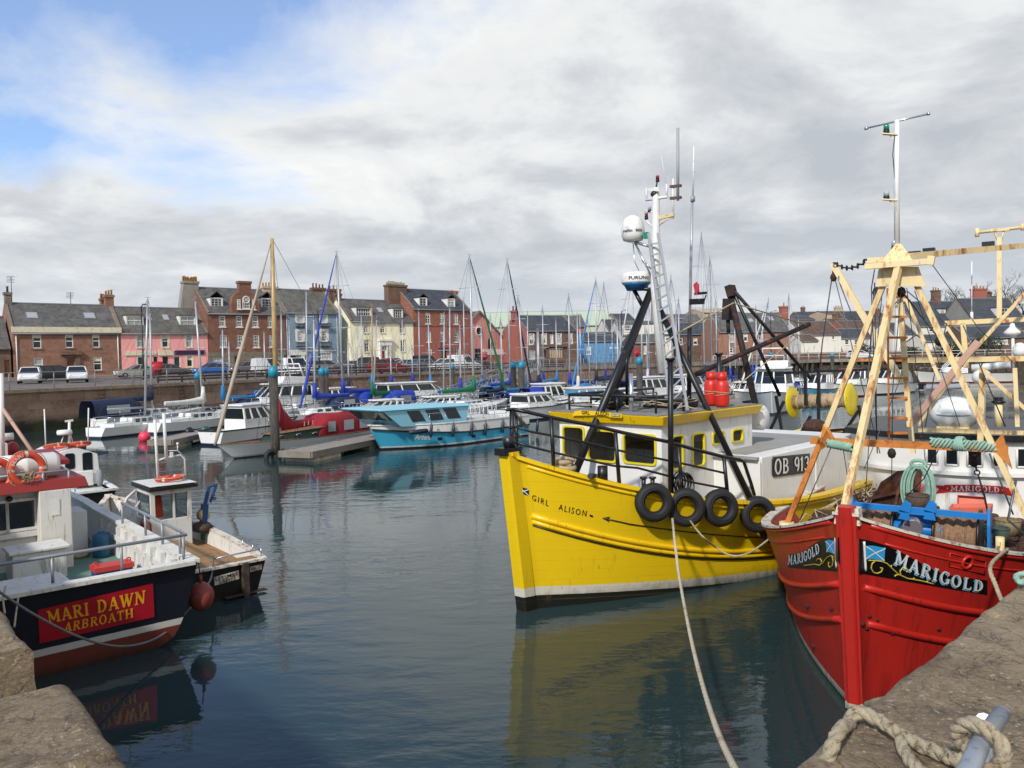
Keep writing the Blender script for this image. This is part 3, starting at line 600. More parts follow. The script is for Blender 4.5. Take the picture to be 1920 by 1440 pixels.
H5('red brick terrace with a reddish roof', 1585, 1666, 622, 602, 190, 9, m_red2, m_tile, 'terrace')
H5('white low house with dark windows behind the gantry', 1575, 1645, 634, 617, 165, 8, m_white, m_slate2, wins=[(1584,637,1592,646),(1602,637,1610,646),(1622,637,1630,646)])
h = H5('white signal house beside the tower', 1674, 1716, 626, 606, 150, 7, m_white, m_slate2, wins=[(1692,611+18,1697,624+16,(1,1))])
h = H5('slate roofed white house with a bay dormer', 1717, 1832, 611, 566, 155, 12, m_white, m_slate2, wins=[(1742,612,1752,622),(1805,614,1814,622)])
h.dormer((1790*4,577*4,1813*4,592*4), (4,1), peak=1.2); h.dormer((1763*4,580*4,1772*4,588*4), (1,1)); ch(h, 1750, 544, 1764, 572, m_brown, 3); ch(h, 1827, 541, 1851, 590, m_redp, 4, dy=1.2)
h = H5('dark slate roofed house at the right edge', 1833, 1935, 615, 560, 150, 12, m_greyr, m_slate2, wins=[(1868,577+40,1876,592+40,(2,2)),(1882,577+40,1890,592+40,(2,2)),(1905,617,1914,632,(2,2))])
h.dormer((1868*4,578*4,1890*4,592*4), (4,2))
H5('long white building with faded lettering on its wall', 1735, 1800, 640, 628, 143, 6, m_white, m_slate2, k=.05)
h = H5('dark fronted shop with blue grey windows', 1812, 1930, 633, 612, 140, 8, m_brown, m_slate2, 'shop', k=.05, wins=[(1820,636,1850,645,(3,1)),(1860,636,1890,645,(3,1))])
for k, (x0, x1, ye, yr, d, wm_, rm_) in enumerate([(1500,1545,596,585,250,m_brown,m_slate2),(1640,1690,600,588,230,m_buff,m_slate),(1655,1700,612,598,200,m_red2,m_tile),(1700,1745,590,574,230,m_greyr,m_slate2),(1745,1800,586,570,235,m_brown,m_slate),(1795,1840,598,580,200,m_white,m_slate2),(1850,1900,575,556,230,m_buff,m_slate),(1560,1600,610,598,205,m_white,m_tile)]):
    h = H5(['brown house far up the hill behind the cottages','buff house on the hill behind the gantry ladder','salmon house behind the signal tower','grey house on the hill right of the gantry head','brown house on the hill below the skyline trees','white gabled house below the skyline chimneys','buff house high on the hill at the right','small white house under the tan block'][k], x0, x1, ye, yr, d, 9, wm_, rm_, k=[.1,-.2,.25,.05][k % 4], wins=[(x0+8,ye+3,x0+13,ye+10),(x0+22,ye+3,x0+27,ye+10)]); ch(h, x0+3, yr-9, x0+10, yr+4, m_brown, 2)
# steeple and white tower
def tower(label, x0, x1, yt, yb, d, mat, taper, n, cap, name='church_tower'):
    p = P((x0+x1)/2, yb, d); r_ = (x1-x0)/2/1480*d; h = (yb-yt)/1480*d; F = Frame((p.x,p.y,3)); t = F.thing(name, label, 'tower'); z0 = p.z-3
    MB().lathe([(r_*1.12,-.5),(r_*1.1,z0*.5),(r_,z0),(r_*taper,z0+h)], n=n, sm=False).build('shaft', mat, t)
    mb = MB()
    for k in range(n): a = 2*pi*(k+.5)/n; mb.cyl((cos(a)*r_*taper*.85,sin(a)*r_*taper*.85,z0+h), r_*.14, r_*.5, n=5)
    mb.lathe([(r_*taper*1.15,0),(r_*taper*1.15,r_*.18)], (0,0,z0+h), n=n, sm=False).build('parapet', cap, t)
    MB().box((-.5,-r_*1.15,z0*.75),(.5,-r_*.7,z0*.75+2.2)).build('opening', m_black, t); return t
tower('weathered grey church tower above the slate roofs', 1219, 1237, 548, 602, 190, m_greyr, .86, 4, m_greyr)
tower('white round signal tower with a lantern top', 1678, 1697, 576, 620, 146, m_white, .82, 12, m_lead, 'signal_tower')
# ------------------------------------------------------------------ boats: hull generator, lettering, small craft
def sst(x, a, b): t = min(1, max(0, (x-a)/(b-a))); return t*t*(3-2*t)
class Hull:
    def __init__(s, L, B, zb, zm, zst=None, draft=.6, run=.45, pd=2.5, runw=None, pw=1.9, bw=.93, tr=.8, trw=None, rake=.2, srake=0, stem=.05, fl=1.3, tm=.5, pe=1.6, plumb=1.0, xs=None):
        s.L, s.B, s.zb, s.zm, s.zst, s.draft = L, B, zb, zm, zm if zst is None else zst, draft
        s.run, s.pd, s.runw, s.pw, s.bw, s.tr, s.trw = run*L, pd, (runw or run*1.08)*L, pw, bw, tr, tr*.85 if trw is None else trw
        s.rake, s.srake, s.stem, s.fl, s.tm, s.pe = rake, srake, stem, fl, tm, pe
    def zs(s, t): return s.zm+(s.zb-s.zm)*max(0, (t-s.tm)/(1-s.tm))**s.pe+(s.zst-s.zm)*max(0, (s.tm-t)/s.tm)**2
    def hb(s, t):
        a = (1-t)*s.L; u = max(0, 1-a/s.run); v = max(0, 1-a/s.runw); k = max(0, (.45-t)/.45)
        d = s.B/2*((1-u**s.pd)*(1-(1-s.tr)*k*k)); w = s.B/2*s.bw*((1-v**s.pw)*(1-(1-s.trw)*k*k))
        return max(d, s.stem), max(min(w, d*.995), s.stem*.9)
    def pt(s, t, z, side=1):
        d, w = s.hb(t); zz_ = s.zs(t)
        if z >= 0: y = w+(d-w)*min(1.3, z/zz_)**s.fl
        else: y = max(s.stem*.8, w*max(0, 1-(-z/s.draft)**2.2)**.5)
        x = -s.L+t*s.L+s.rake*max(z, -.3)*sst(t, .45, 1)-s.srake*z*(1-sst(t, 0, .3))
        return V((x, y*side, z))
    def nrm(s, t, z, side=1):
        a = s.pt(min(1, t+.004), z, side)-s.pt(max(0, t-.004), z, side); b = s.pt(t, z+.01, side)-s.pt(t, z-.01, side)
        n = a.cross(b).normalized(); return n if n.y*side > 0 else -n
    def ts(s, n): return [1-(1-i/n)**1.35 for i in range(n+1)] if n > 10 else [i/n for i in range(n+1)]
    def outer(s, n=26, nz=9, mb=None):
        mb = mb or MB(); rings = []
        for t in s.ts(n):
            zt = s.zs(t); lv = [-s.draft, -s.draft*.9, -s.draft*.6, -.12, 0]+[zt*(k+1)/nz for k in range(nz)]
            rings.append([s.pt(t, z, 1) for z in lv[::-1]]+[s.pt(t, z, -1) for z in lv])
        mb.loft(rings, sm=True); m = len(rings[0])//2
        for rg in (rings[0], rings[-1]):
            for k in range(m-1): mb.add([rg[k], rg[k+1], rg[-k-2], rg[-k-1]], [(0,1,2,3)])
        s.tree = BVHTree.FromPolygons(mb.v, mb.f); return mb
    def edge(s, n=26, dz=0, off=0, side=1, t0=0, t1=1):
        out = []
        for t in s.ts(n):
            if t < t0-1e-6 or t > t1+1e-6: continue
            p = s.pt(t, s.zs(t)+min(0, dz), side); nn = s.nrm(t, s.zs(t)*.9, side); nn.z = 0; p = p+nn.normalized()*off; p.z = s.zs(t)+dz
            if p.y*side < .01: p.y = .01*side
            out.append(p)
        return out
    def strip(s, A, B_, mb, sm=False): mb.loft([[a, b] for a, b in zip(A, B_)], sm=sm); return mb
    def deck(s, z=None, dz=-.05, n=20, off=-.05, mb=None):
        mb = mb or MB(); rr = []
        for t in s.ts(n):
            zz_ = s.zs(t)+dz if z is None else z(t); p = s.pt(t, min(zz_, s.zs(t)), 1); y = max(.005, p.y+off); rr.append([V((p.x-.01*0,y,zz_)), V((p.x,0,zz_+.03)), V((p.x,-y,zz_))])
        return mb.loft(rr)
    def inner(s, z, th=.09, n=24, mb=None):
        mb = mb or MB()
        for sd in (1, -1):
            A = [V((p.x, sd*max(.01, abs(p.y)-th), s.zs(t)-.005)) for t in s.ts(n) for p in [s.pt(t, s.zs(t), sd)]]
            B_ = [V((p.x, sd*max(.008, abs(p.y)-th), z(t))) for t in s.ts(n) for p in [s.pt(t, z(t), sd)]]
            s.strip(A, B_, mb)
        return mb
    def cap(s, w=.16, h=.05, dz=.02, off=-.03, n=26, mb=None, transom=True, t0=0):
        mb = mb or MB()
        for sd in (1, -1): mb.sweep(s.edge(n, dz, off, sd, t0), w, h)
        if transom and t0 == 0: a, b = s.edge(n, dz, off, 1)[0], s.edge(n, dz, off, -1)[0]; mb.bar(a, b, w, h)
        return mb
    def strake(s, zf, r=.05, t0=0, t1=.97, n=30, sides=(1,-1), mb=None, off=0):
        mb = mb or MB()
        for sd in sides: mb.tube([s.pt(t, zf(t), sd)+s.nrm(t, zf(t), sd)*off for t in [t0+(t1-t0)*i/n for i in range(n+1)]], r, 6)
        return mb
def hit(F, tree, px, py):
    o = F.I @ EYE; d = (F.I.to_3x3() @ ray(px, py)).normalized(); h = tree.ray_cast(o, d)
    return (h[0], h[1] if h[1].dot(d) < 0 else -h[1]) if h[0] is not None else (None, None)
class Decal:                              # quad given by four pixels, laid onto the surface that they show
    def __init__(s, F, tree, tl, tr, br, bl, bend=0): s.F, s.t, s.q, s.bend = F, tree, (tl, tr, br, bl), bend; s.last = None
    def __call__(s, u, v, off):
        (tl, tr, br, bl) = s.q; x = (tl[0]*(1-u)+tr[0]*u)*v+(bl[0]*(1-u)+br[0]*u)*(1-v); y = (tl[1]*(1-u)+tr[1]*u)*v+(bl[1]*(1-u)+br[1]*u)*(1-v)
        y += s.bend*4*u*(1-u)
        p, n = hit(s.F, s.t, x, y)
        if p is None: p, n = s.last or (V((0,0,0)), V((0,0,1)))
        s.last = (p, n); return p+n*off
def patch(D, poly, off=.006, mb=None, mi=0, nu=16, nv=4):
    """grid patch; poly = function u -> (v0, v1)"""
    mb = mb or MB(); mb.loft([[D(i/nu, lo+(hi-lo)*j/nv, off) for j in range(nv+1)] for i in range(nu+1) for lo, hi in [poly(i/nu)]], mi); return mb
def font(txt, bold=.0, shear=0, space=1):
    cu = bpy.data.curves.new('t', 'FONT'); cu.body = txt; cu.offset = bold; cu.shear = shear; cu.space_character = space; cu.resolution_u = 2
    ob = bpy.data.objects.new('t', cu); me = bpy.data.meshes.new_from_object(ob)
    vs = [v.co.copy() for v in me.vertices]; fs = [list(p.vertices) for p in me.polygons]
    bpy.data.objects.remove(ob); bpy.data.curves.remove(cu); bpy.data.meshes.remove(me)
    x0 = min(v.x for v in vs); x1 = max(v.x for v in vs); y0 = min(v.y for v in vs); y1 = max(v.y for v in vs)
    return [((v.x-x0)/(x1-x0), (v.y-y0)/(y1-y0)) for v in vs], fs
def letter(D, txt, off=.01, bold=.0, mb=None, mi=0, box=(0,0,1,1), arc=None, **k):
    mb = mb or MB(); vs, fs = font(txt, bold, **k); a, b, c, d = box
    return mb.add([D(a+(c-a)*u, b+(d-b)*v+(arc(u) if arc else 0), off) for u, v in vs], fs, mi)
# slab-serif sign-painter's letters, drawn as strokes
def _q(a, b, w, n=3):
    a, b = V(a+(0,)), V(b+(0,)); t = (b-a).normalized(); x = V((-t.y,t.x,0))*w/2
    return [[a.lerp(b, i/n)+x for i in range(n+1)], [a.lerp(b, i/n)-x for i in range(n+1)]]
def _arc(cx, cy, rx, ry, a0, a1, wx, wy, n=14):
    A = [R(a0+(a1-a0)*i/n) for i in range(n+1)]
    return [[V((cx+rx*cos(a), cy+ry*sin(a), 0)) for a in A], [V((cx+(rx-wx)*cos(a), cy+(ry-wy)*sin(a), 0)) for a in A]]
def _st(x, y0=0, y1=1, w=.17): return [_q((x,y0),(x,y1), w)]
def _sf(x, y, l=.34): return [_q((x-l/2,y),(x+l/2,y), .09, 2)]
def glyph(c):
    W = .8; g = []
    if c == 'M': W = 1.05; g = _st(.17,w=.1)+_st(.88)+[_q((.17,.98),(.52,.2),.17), _q((.52,.2),(.88,.98),.09)]+_sf(.14,.045,.3)+_sf(.88,.045)+_sf(.12,.955,.24)+_sf(.92,.955,.24)
    elif c == 'A': W = .9; g = [_q((.15,.02),(.45,1),.09), _q((.45,1),(.76,.02),.18), _q((.25,.34),(.66,.34),.09)]+_sf(.15,.045,.28)+_sf(.76,.045,.32)
    elif c == 'R': W = .88; g = _st(.2)+[_arc(.42,.74,.3,.26,-90,90,.15,.09), _q((.2,.955),(.44,.955),.09), _q((.2,.52),(.44,.52),.09), _q((.42,.5),(.74,.03),.17)]+_sf(.2,.045)+_sf(.16,.955,.24)+_sf(.8,.045,.2)
    elif c == 'I': W = .4; g = _st(.2)+_sf(.2,.045)+_sf(.2,.955)
    elif c == 'G': W = .85; g = [_arc(.45,.5,.4,.52,50,330,.17,.1,20)]+_st(.75,.08,.42,.16)+[_q((.56,.42),(.88,.42),.09), _q((.74,.72),(.74,.98),.07)]
    elif c == 'O': W = .9; g = [_arc(.45,.5,.41,.52,0,360,.17,.1,26)]
    elif c == 'L': W = .74; g = _st(.2)+_sf(.2,.955)+[_q((.04,.045),(.68,.045),.09), _q((.65,.02),(.65,.28),.08)]
    elif c == 'D': W = .86; g = _st(.2)+[_arc(.34,.5,.46,.5,-90,90,.18,.09), _q((.05,.955),(.36,.955),.09), _q((.05,.045),(.36,.045),.09)]
    elif c == 'W': W = 1.15; g = [_q((.12,.98),(.38,.03),.17), _q((.38,.03),(.58,.9),.09), _q((.55,.9),(.8,.03),.17), _q((.8,.03),(1.02,.98),.09)]+_sf(.12,.955,.3)+_sf(.57,.955,.26)+_sf(1.02,.955,.24)
    elif c == 'N': W = .95; g = _st(.18,w=.1)+_st(.76,w=.1)+[_q((.16,.97),(.76,.04),.18)]+_sf(.18,.045,.28)+_sf(.76,.955,.28)+_sf(.12,.955,.2)
    elif c == 'B': W = .86; g = _st(.2)+[_arc(.4,.74,.3,.26,-90,90,.15,.09), _arc(.42,.27,.34,.27,-90,90,.16,.09)]+[_q((.05,y),(.42,y),.09) for y in (.955,.045)]+[_q((.2,.51),(.42,.51),.08)]
    elif c == 'T': W = .82; g = _st(.41)+_sf(.41,.045)+[_q((.06,.955),(.76,.955),.09), _q((.09,.98),(.09,.74),.07), _q((.73,.98),(.73,.74),.07)]
    elif c == 'H': W = .96; g = _st(.2)+_st(.76)+[_q((.2,.5),(.76,.5),.09)]+_sf(.2,.045)+_sf(.2,.955)+_sf(.76,.045)+_sf(.76,.955)
    elif c == '9': W = .74; g = [_arc(.37,.68,.31,.33,0,360,.15,.1,20), _arc(.32,.5,.36,.5,-70,25,.15,.1,10)]
    elif c == '1': W = .42; g = _st(.22)+[_q((.22,.95),(.04,.78),.1)]
    elif c == '3': W = .74; g = [_arc(.34,.74,.3,.27,-90,150,.15,.09), _arc(.34,.28,.34,.29,-150,90,.16,.09)]
    elif c == '.': W = .3; g = [_q((.08,.5),(.22,.5),.14,1)]
    else: W = .5
    return g, W
def sign(D, txt, off=.012, mb=None, mi=0, box=(0,0,1,1), arc=None, gap=.06, fat=0):
    mb = mb or MB(); gs = [glyph(c) for c in txt]; tot = sum(w+gap for g, w in gs)-gap; x = 0; k = 0; a, b, c, d = box
    f = lambda p: D(a+(c-a)*((p.x+x)/tot), b+(d-b)*p.y+(arc((p.x+x)/tot) if arc else 0), off+.0006*(k % 7))
    for g, w in gs:
        for s1, s2 in g:
            k += 1
            if fat:
                s1, s2 = [p+(p-q).normalized()*fat for p, q in zip(s1, s2)], [q+(q-p).normalized()*fat for p, q in zip(s1, s2)]
            mb.loft([[f(p), f(q)] for p, q in zip(s1, s2)], mi)
        x += w+gap
    return mb
class PlaneD:                              # flat board: origin, right vector, up vector (size included)
    def __init__(s, o, r, u): s.o, s.r, s.u = V(o), V(r), V(u); s.n = s.r.cross(s.u).normalized()
    def __call__(s, u, v, off): return s.o+s.r*u+s.u*v+s.n*off
# hull paints with bands at fixed heights above the waterline
def bandmat(name, bands, rough=.32, var=.06, dirt='#5b5140', amt=.2, planks=0, rust=0, scum=.06, streak=(3,3,.35), slope=0):
    """bands: [(z_top, hex)...] from the bottom up"""
    n = NT(name); tcn = n.n('ShaderNodeTexCoord'); xyz = n.n('ShaderNodeSeparateXYZ', Vector=tcn.outputs['Object']); z = z0_ = xyz.outputs[2]
    if slope: z = n.math('ADD', z, n.math('MULTIPLY', xyz.outputs[0], -slope))
    oc = n.co(); z = n.math('ADD', z, n.math('MULTIPLY', n.math('SUBTRACT', n.noise(oc, 6, 3, .6), .5), .012))
    c = C(bands[0][1])
    for (zt, _), (_, hx) in zip(bands, bands[1:]): c = n.mix(n.math('GREATER_THAN', z, zt), c, C(hx))
    f = n.noise(oc, .9, 6, .65); c = n.mix(n.math('MULTIPLY', n.ramp(f, [(.35, 0.0), (.7, 1.0)]), var*3), c, n.mix(.5, c, (.02,.02,.02,1), 'MIX'))
    sf = n.noise(n.co(streak), 2.2, 8, .72); m = n.ramp(sf, [(.64-.34*amt, 0.0), (.80-.34*amt, 1.0)]); c = n.mix(n.math('MULTIPLY', m, .6), c, C(dirt))
    if rust:
        rf = n.noise(n.co((5,5,.6)), 1.6, 9, .75); c = n.mix(n.ramp(rf, [(.68-rust*.12, 0.0), (.73-rust*.12, .85)]), c, C('#6e3413'))
    if scum:
        wz = n.math('ADD', z0_, n.math('MULTIPLY', n.math('SUBTRACT', n.noise(n.co((2,2,1)), 3, 6, .75), .5), scum*3.5)); c = n.mix(n.ramp(wz, [(0.0, .8), (min(.9, scum*2+.02), 0.0)]), c, C('#1a1c14'))
    n.set('Base Color', c); n.set('Roughness', n.math('ADD', n.math('MULTIPLY', sf, .25), rough-.1))
    h = n.math('MULTIPLY', n.noise(oc, 3.5, 5, .6), .5)
    if planks:
        pw = n.math('PINGPONG', z, planks/2); gr = n.ramp(n.math('DIVIDE', pw, planks/2), [(.0, 0.0), (.05, 1.0)]); h = n.math('ADD', h, n.math('MULTIPLY', gr, .5)); c = n.mix(n.math('MULTIPLY', n.math('SUBTRACT', 1.0, gr), n.ramp(n.noise(oc, 1.3, 4), [(.4, .1), (.65, .6)])), c, C(dirt)); n.set('Base Color', c)
    n.bump(h, .22, .02); return n.m
HM = {}
def hm(top, stripe='#1d2b55', boot='#2a2a30', a=.05, b=.13, c=None):
    k = (top, stripe, boot, a, b)
    if k not in HM: HM[k] = bandmat('gelcoat', [(a, boot), (b, stripe), (9, top)], .28, .03, '#77705f', .12)
    return HM[k]
m_gel = paint('white_gelcoat', '#d6d5cf', .3, .04, 1, '#8a8678', .22, 3); m_alu = paint('mast_alloy', '#a9abac', .4, .06, 2, metal=.3); m_altan = paint('varnished_spruce', '#ad8f5e', .35, .2, 2)
m_wire = paint('rigging_wire', '#5b5d5f', .4, .1, metal=.5); m_steel = paint('stainless_steel', '#b4b7b9', .25, .05, metal=.8); m_rub = paint('black_rubber', '#151515', .7, .25, 3, bump=.2)
m_teak = paint('weathered_teak', '#7e6046', .7, .2, 4, '#4f3b2b', .35, 6, (1,6,1)); m_dglass = NT('tinted_glass'); m_dglass.set('Base Color', (.012,.016,.02,1)); m_dglass.set('Roughness', .07); m_dglass = m_dglass.m
CV = {k: paint(k+'_canvas', h, .8, .15, 2, None, bump=.25, bsc=5) for k, h in dict(blue='#1e3a9c', navy='#1a2742', sky='#2f7fb5', green='#0d6b42', red='#8c1522', white='#c9c7be', teal='#1c6f8f', black='#1a1b1d', grey='#7b7d80').items()}
m_fbl = paint('navy_fender_vinyl', '#1c2738', .45, .1); m_orange = paint('orange_plastic', '#d2492a', .5, .12, 2, '#7d3320', .2, 5); m_buoyr = paint('pink_buoy', '#d83a55', .45, .1)
def rail(pts, h, r=.012, n=2, every=1, mb=None):
    mb = mb or MB(); Q = [V(p) for p in pts]
    for k in range(1, n+1): mb.tube([q+V((0,0,h*k/n)) for q in Q], r, 5)
    for q in Q[::every]: mb.tube([q, q+V((0,0,h))], r*1.1, 5)
    return mb
def place(px, py, head, L, z=0, ref=.5):    # waterline point under the pixel = fraction ref aft of the stem
    p = G(px, py, z); h = V(head).normalized(); return Frame((p.x+h.x*L*ref, p.y+h.y*L*ref, 0), (h.x, h.y))
BOATS = []
def yacht(label, px, py, head, L=9, B=None, hull='#d9d8d2', stripe='#1d2b55', cover='blue', mast=None, mcol=None, hood=None, furl=None, name='sailing_yacht', boom=True, ref=.5, mx=.42, rig=True, tent=None, deckm=None, fb=None, arch=False, rake=.55, boot='#2a2a30'):
    """mast = (px,py) of the mast head"""
    B = B or L*.31; F = place(px, py, head, L, ref=ref); h = Hull(L, B, (fb or L*.105)*1.12, fb or L*.09, draft=.5, run=.6, pd=1.9, pw=1.6, bw=.86, tr=.7, rake=rake, srake=-.25, stem=.03, fl=1.0)
    t = F.thing(name, label, 'yacht', 'yachts moored in the marina'); h.outer(18, 5).build('hull', hm(hull, stripe, boot), t); h.deck(n=14).build('deck', deckm or m_gel, t)
    zd = h.zm; w = B*.27; x0, x1 = -L*.33, -L*.66; ch_ = .34+L*.012; cab = MB()
    cab.hexa([(x0+.5,w*.45,zd-.1),(x1,w,zd-.1),(x1,-w,zd-.1),(x0+.5,-w*.45,zd-.1)], [(x0-.35,w*.4,zd+ch_*.85),(x1+.05,w*.85,zd+ch_),(x1+.05,-w*.85,zd+ch_),(x0-.35,-w*.4,zd+ch_*.85)])
    cab.hexa([(x1,w*.95,zd-.1),(x1-L*.2,w*.95,zd-.1),(x1-L*.2,-w*.95,zd-.1),(x1,-w*.95,zd-.1)], [(x1,w*.95,zd+.18),(x1-L*.2,w*.95,zd+.14),(x1-L*.2,-w*.95,zd+.14),(x1,-w*.95,zd+.18)])
    cab.build('cabin', m_gel, t, bevel=.04)
    wn_ = MB()
    for sd in (1, -1):
        for k in range(3):
            u0, u1 = .22+.25*k, .38+.25*k; f = lambda u, v: V((x0+(x1-x0)*u, sd*((w*.45+(w*.55)*u)*(1-v)+(w*.4+w*.45*u)*v+.012), zd+ch_*(.3+.45*(v > .5))))
            a = [f(u0,.35), f(u1,.35), f(u1,.7), f(u0,.7)]; wn_.add(a if sd > 0 else a[::-1], [(3,2,1,0)])
    wn_.build('window', m_dglass, t)
    ed = [p for p in h.edge(14, 0, -.06, 1, .04, .96)]; e2 = [V((p.x,-p.y,p.z)) for p in ed]
    mb = MB(); rail(ed[::2], .55, .012, 2, 1, mb); rail(e2[::2], .55, .012, 2, 1, mb)
    mb.tube([ed[-1]+V((0,0,.55)), V((.28,0,zd+.25+.6)), e2[-1]+V((0,0,.55))], .018, 5); mb.tube([ed[0]+V((0,0,.55)), e2[0]+V((0,0,.55))], .018, 5); mb.build('guard_rail', m_steel, t)
    if mast:
        xm = -L*mx; b0 = F.w((xm, 0, zd+ch_)); d = b0.y; top = F.l(P(mast[0], mast[1], d)); ms = MB(); r_ = .045+L*.0035
        ms.tube([V((xm,0,zd)), V((xm,0,zd+ch_)).lerp(top, .5), top], [r_, r_, r_*.75], 8); sp = ms; H = top.z
        for f_ in ((.5,.78) if H > 9 else (.58,)):
            q = V((xm,0,zd+ch_)).lerp(top, f_); sp.tube([q+V((-.1,B*.3,-.02)), q, q+V((-.1,-B*.3,-.02))], .022, 5)
        sp.tube([top, top+V((0,0,.35))], .012, 4); sp.tube([top+V((-.25,0,.08)), top+V((.25,0,.08))], .012, 4); mo = sp.build('mast', mcol or m_alu, t)
        if rig:
            rg = MB(); bow, ste = V((.45,0,h.zb+.02)), V((-L+.05,0,h.zs(0)+.05))
            if not furl: rg.tube([bow, top], .012, 4)
            rg.tube([ste, top], .011, 4)
            for sd in (1, -1):
                q = V((xm,0,zd+ch_)).lerp(top, .5 if H > 9 else .58)+V((-.1,sd*B*.3,0)); ch2 = V((xm-.1,sd*B*.47,zd)); rg.tube([ch2, q, top], .01, 4); rg.tube([ch2+V((.2,0,0)), V((xm,0,zd+ch_)).lerp(top, .5)], .01, 4)
            rg.build('rigging', m_wire, t)
            if furl: MB().tube([bow, bow.lerp(top, .08), bow.lerp(top, .85), top], [.05,.1,.045,.02], 6).build('furled_jib', CV[furl] if furl in CV else furl, t)
        if boom:
            bl = L*.4; zbm = zd+ch_+.55; MB().tube([(xm-.05,0,zbm),(xm-bl,0,zbm+.05)], .05, 6).build('boom', mcol or m_alu, t)
            if cover:
                n_ = 8; rg_ = [[V((xm+.02-bl*i/n_, cos(a)*(.1+.07*(1-i/n_)+.015*sin(i*3)), zbm+.1+sin(a)*(.14+.14*(1-i/n_)**3)+.12*(1-i/n_)**3+.05*i/n_)) for a in [2*pi*k/8 for k in range(8)]] for i in range(n_+1)]
                cm = MB().loft(rg_, closed=True, sm=True); cm.add(rg_[0], [tuple(range(8))]); cm.add(rg_[-1], [tuple(range(8))]); cm.tube([(xm,0,zbm+.1),(xm,0,zbm+1.1)], [.2,.1], 8); cm.build('sail_cover', CV[cover], t)
    if hood: sprayhood(t, x1, w*1.05, zd+ch_, .75, L*.13, CV[hood])
    if tent: sprayhood(t, x1-L*.1, w*1.2, zd+ch_*.4, 1.25, L*.2, CV[tent], win=True)
    if arch: MB().tube([(-L+.3,B*.32,zd),(-L+.25,B*.3,zd+1.7),(-L+.25,-B*.3,zd+1.7),(-L+.3,-B*.32,zd)], .03, 6).build('stern_arch', m_steel, t)
    BOATS.append(t); return t, F, h
def sprayhood(t, x, w, z, hgt, ln, mat, win=True):
    mb = MB(); rg = []
    for i, (u, hh) in enumerate([(.55, .05), (.3, .75), (0, 1), (-.5, .98), (-1, .95)]):
        rg.append([V((x+u*ln*1.6, cos(a)*w*(1 if abs(cos(a)) < .9 else 1), z-.15+hgt*hh*min(1, sin(a)*1.35))) for a in [pi*k/10 for k in range(11)]])
    mb.loft(rg, sm=True); o = mb.build('sprayhood', mat, t)
    if win:
        g = MB()
        for sd in (1, -1): g.add([(x-.1*ln,sd*(w+.012),z+hgt*.12),(x-1.1*ln,sd*(w+.012),z+hgt*.12),(x-1.1*ln,sd*(w*.93+.03),z+hgt*.55),(x-.1*ln,sd*(w*.93+.03),z+hgt*.55)], [(0,1,2,3)])
        g.build('clear_panel', m_pane2, o)
    return o
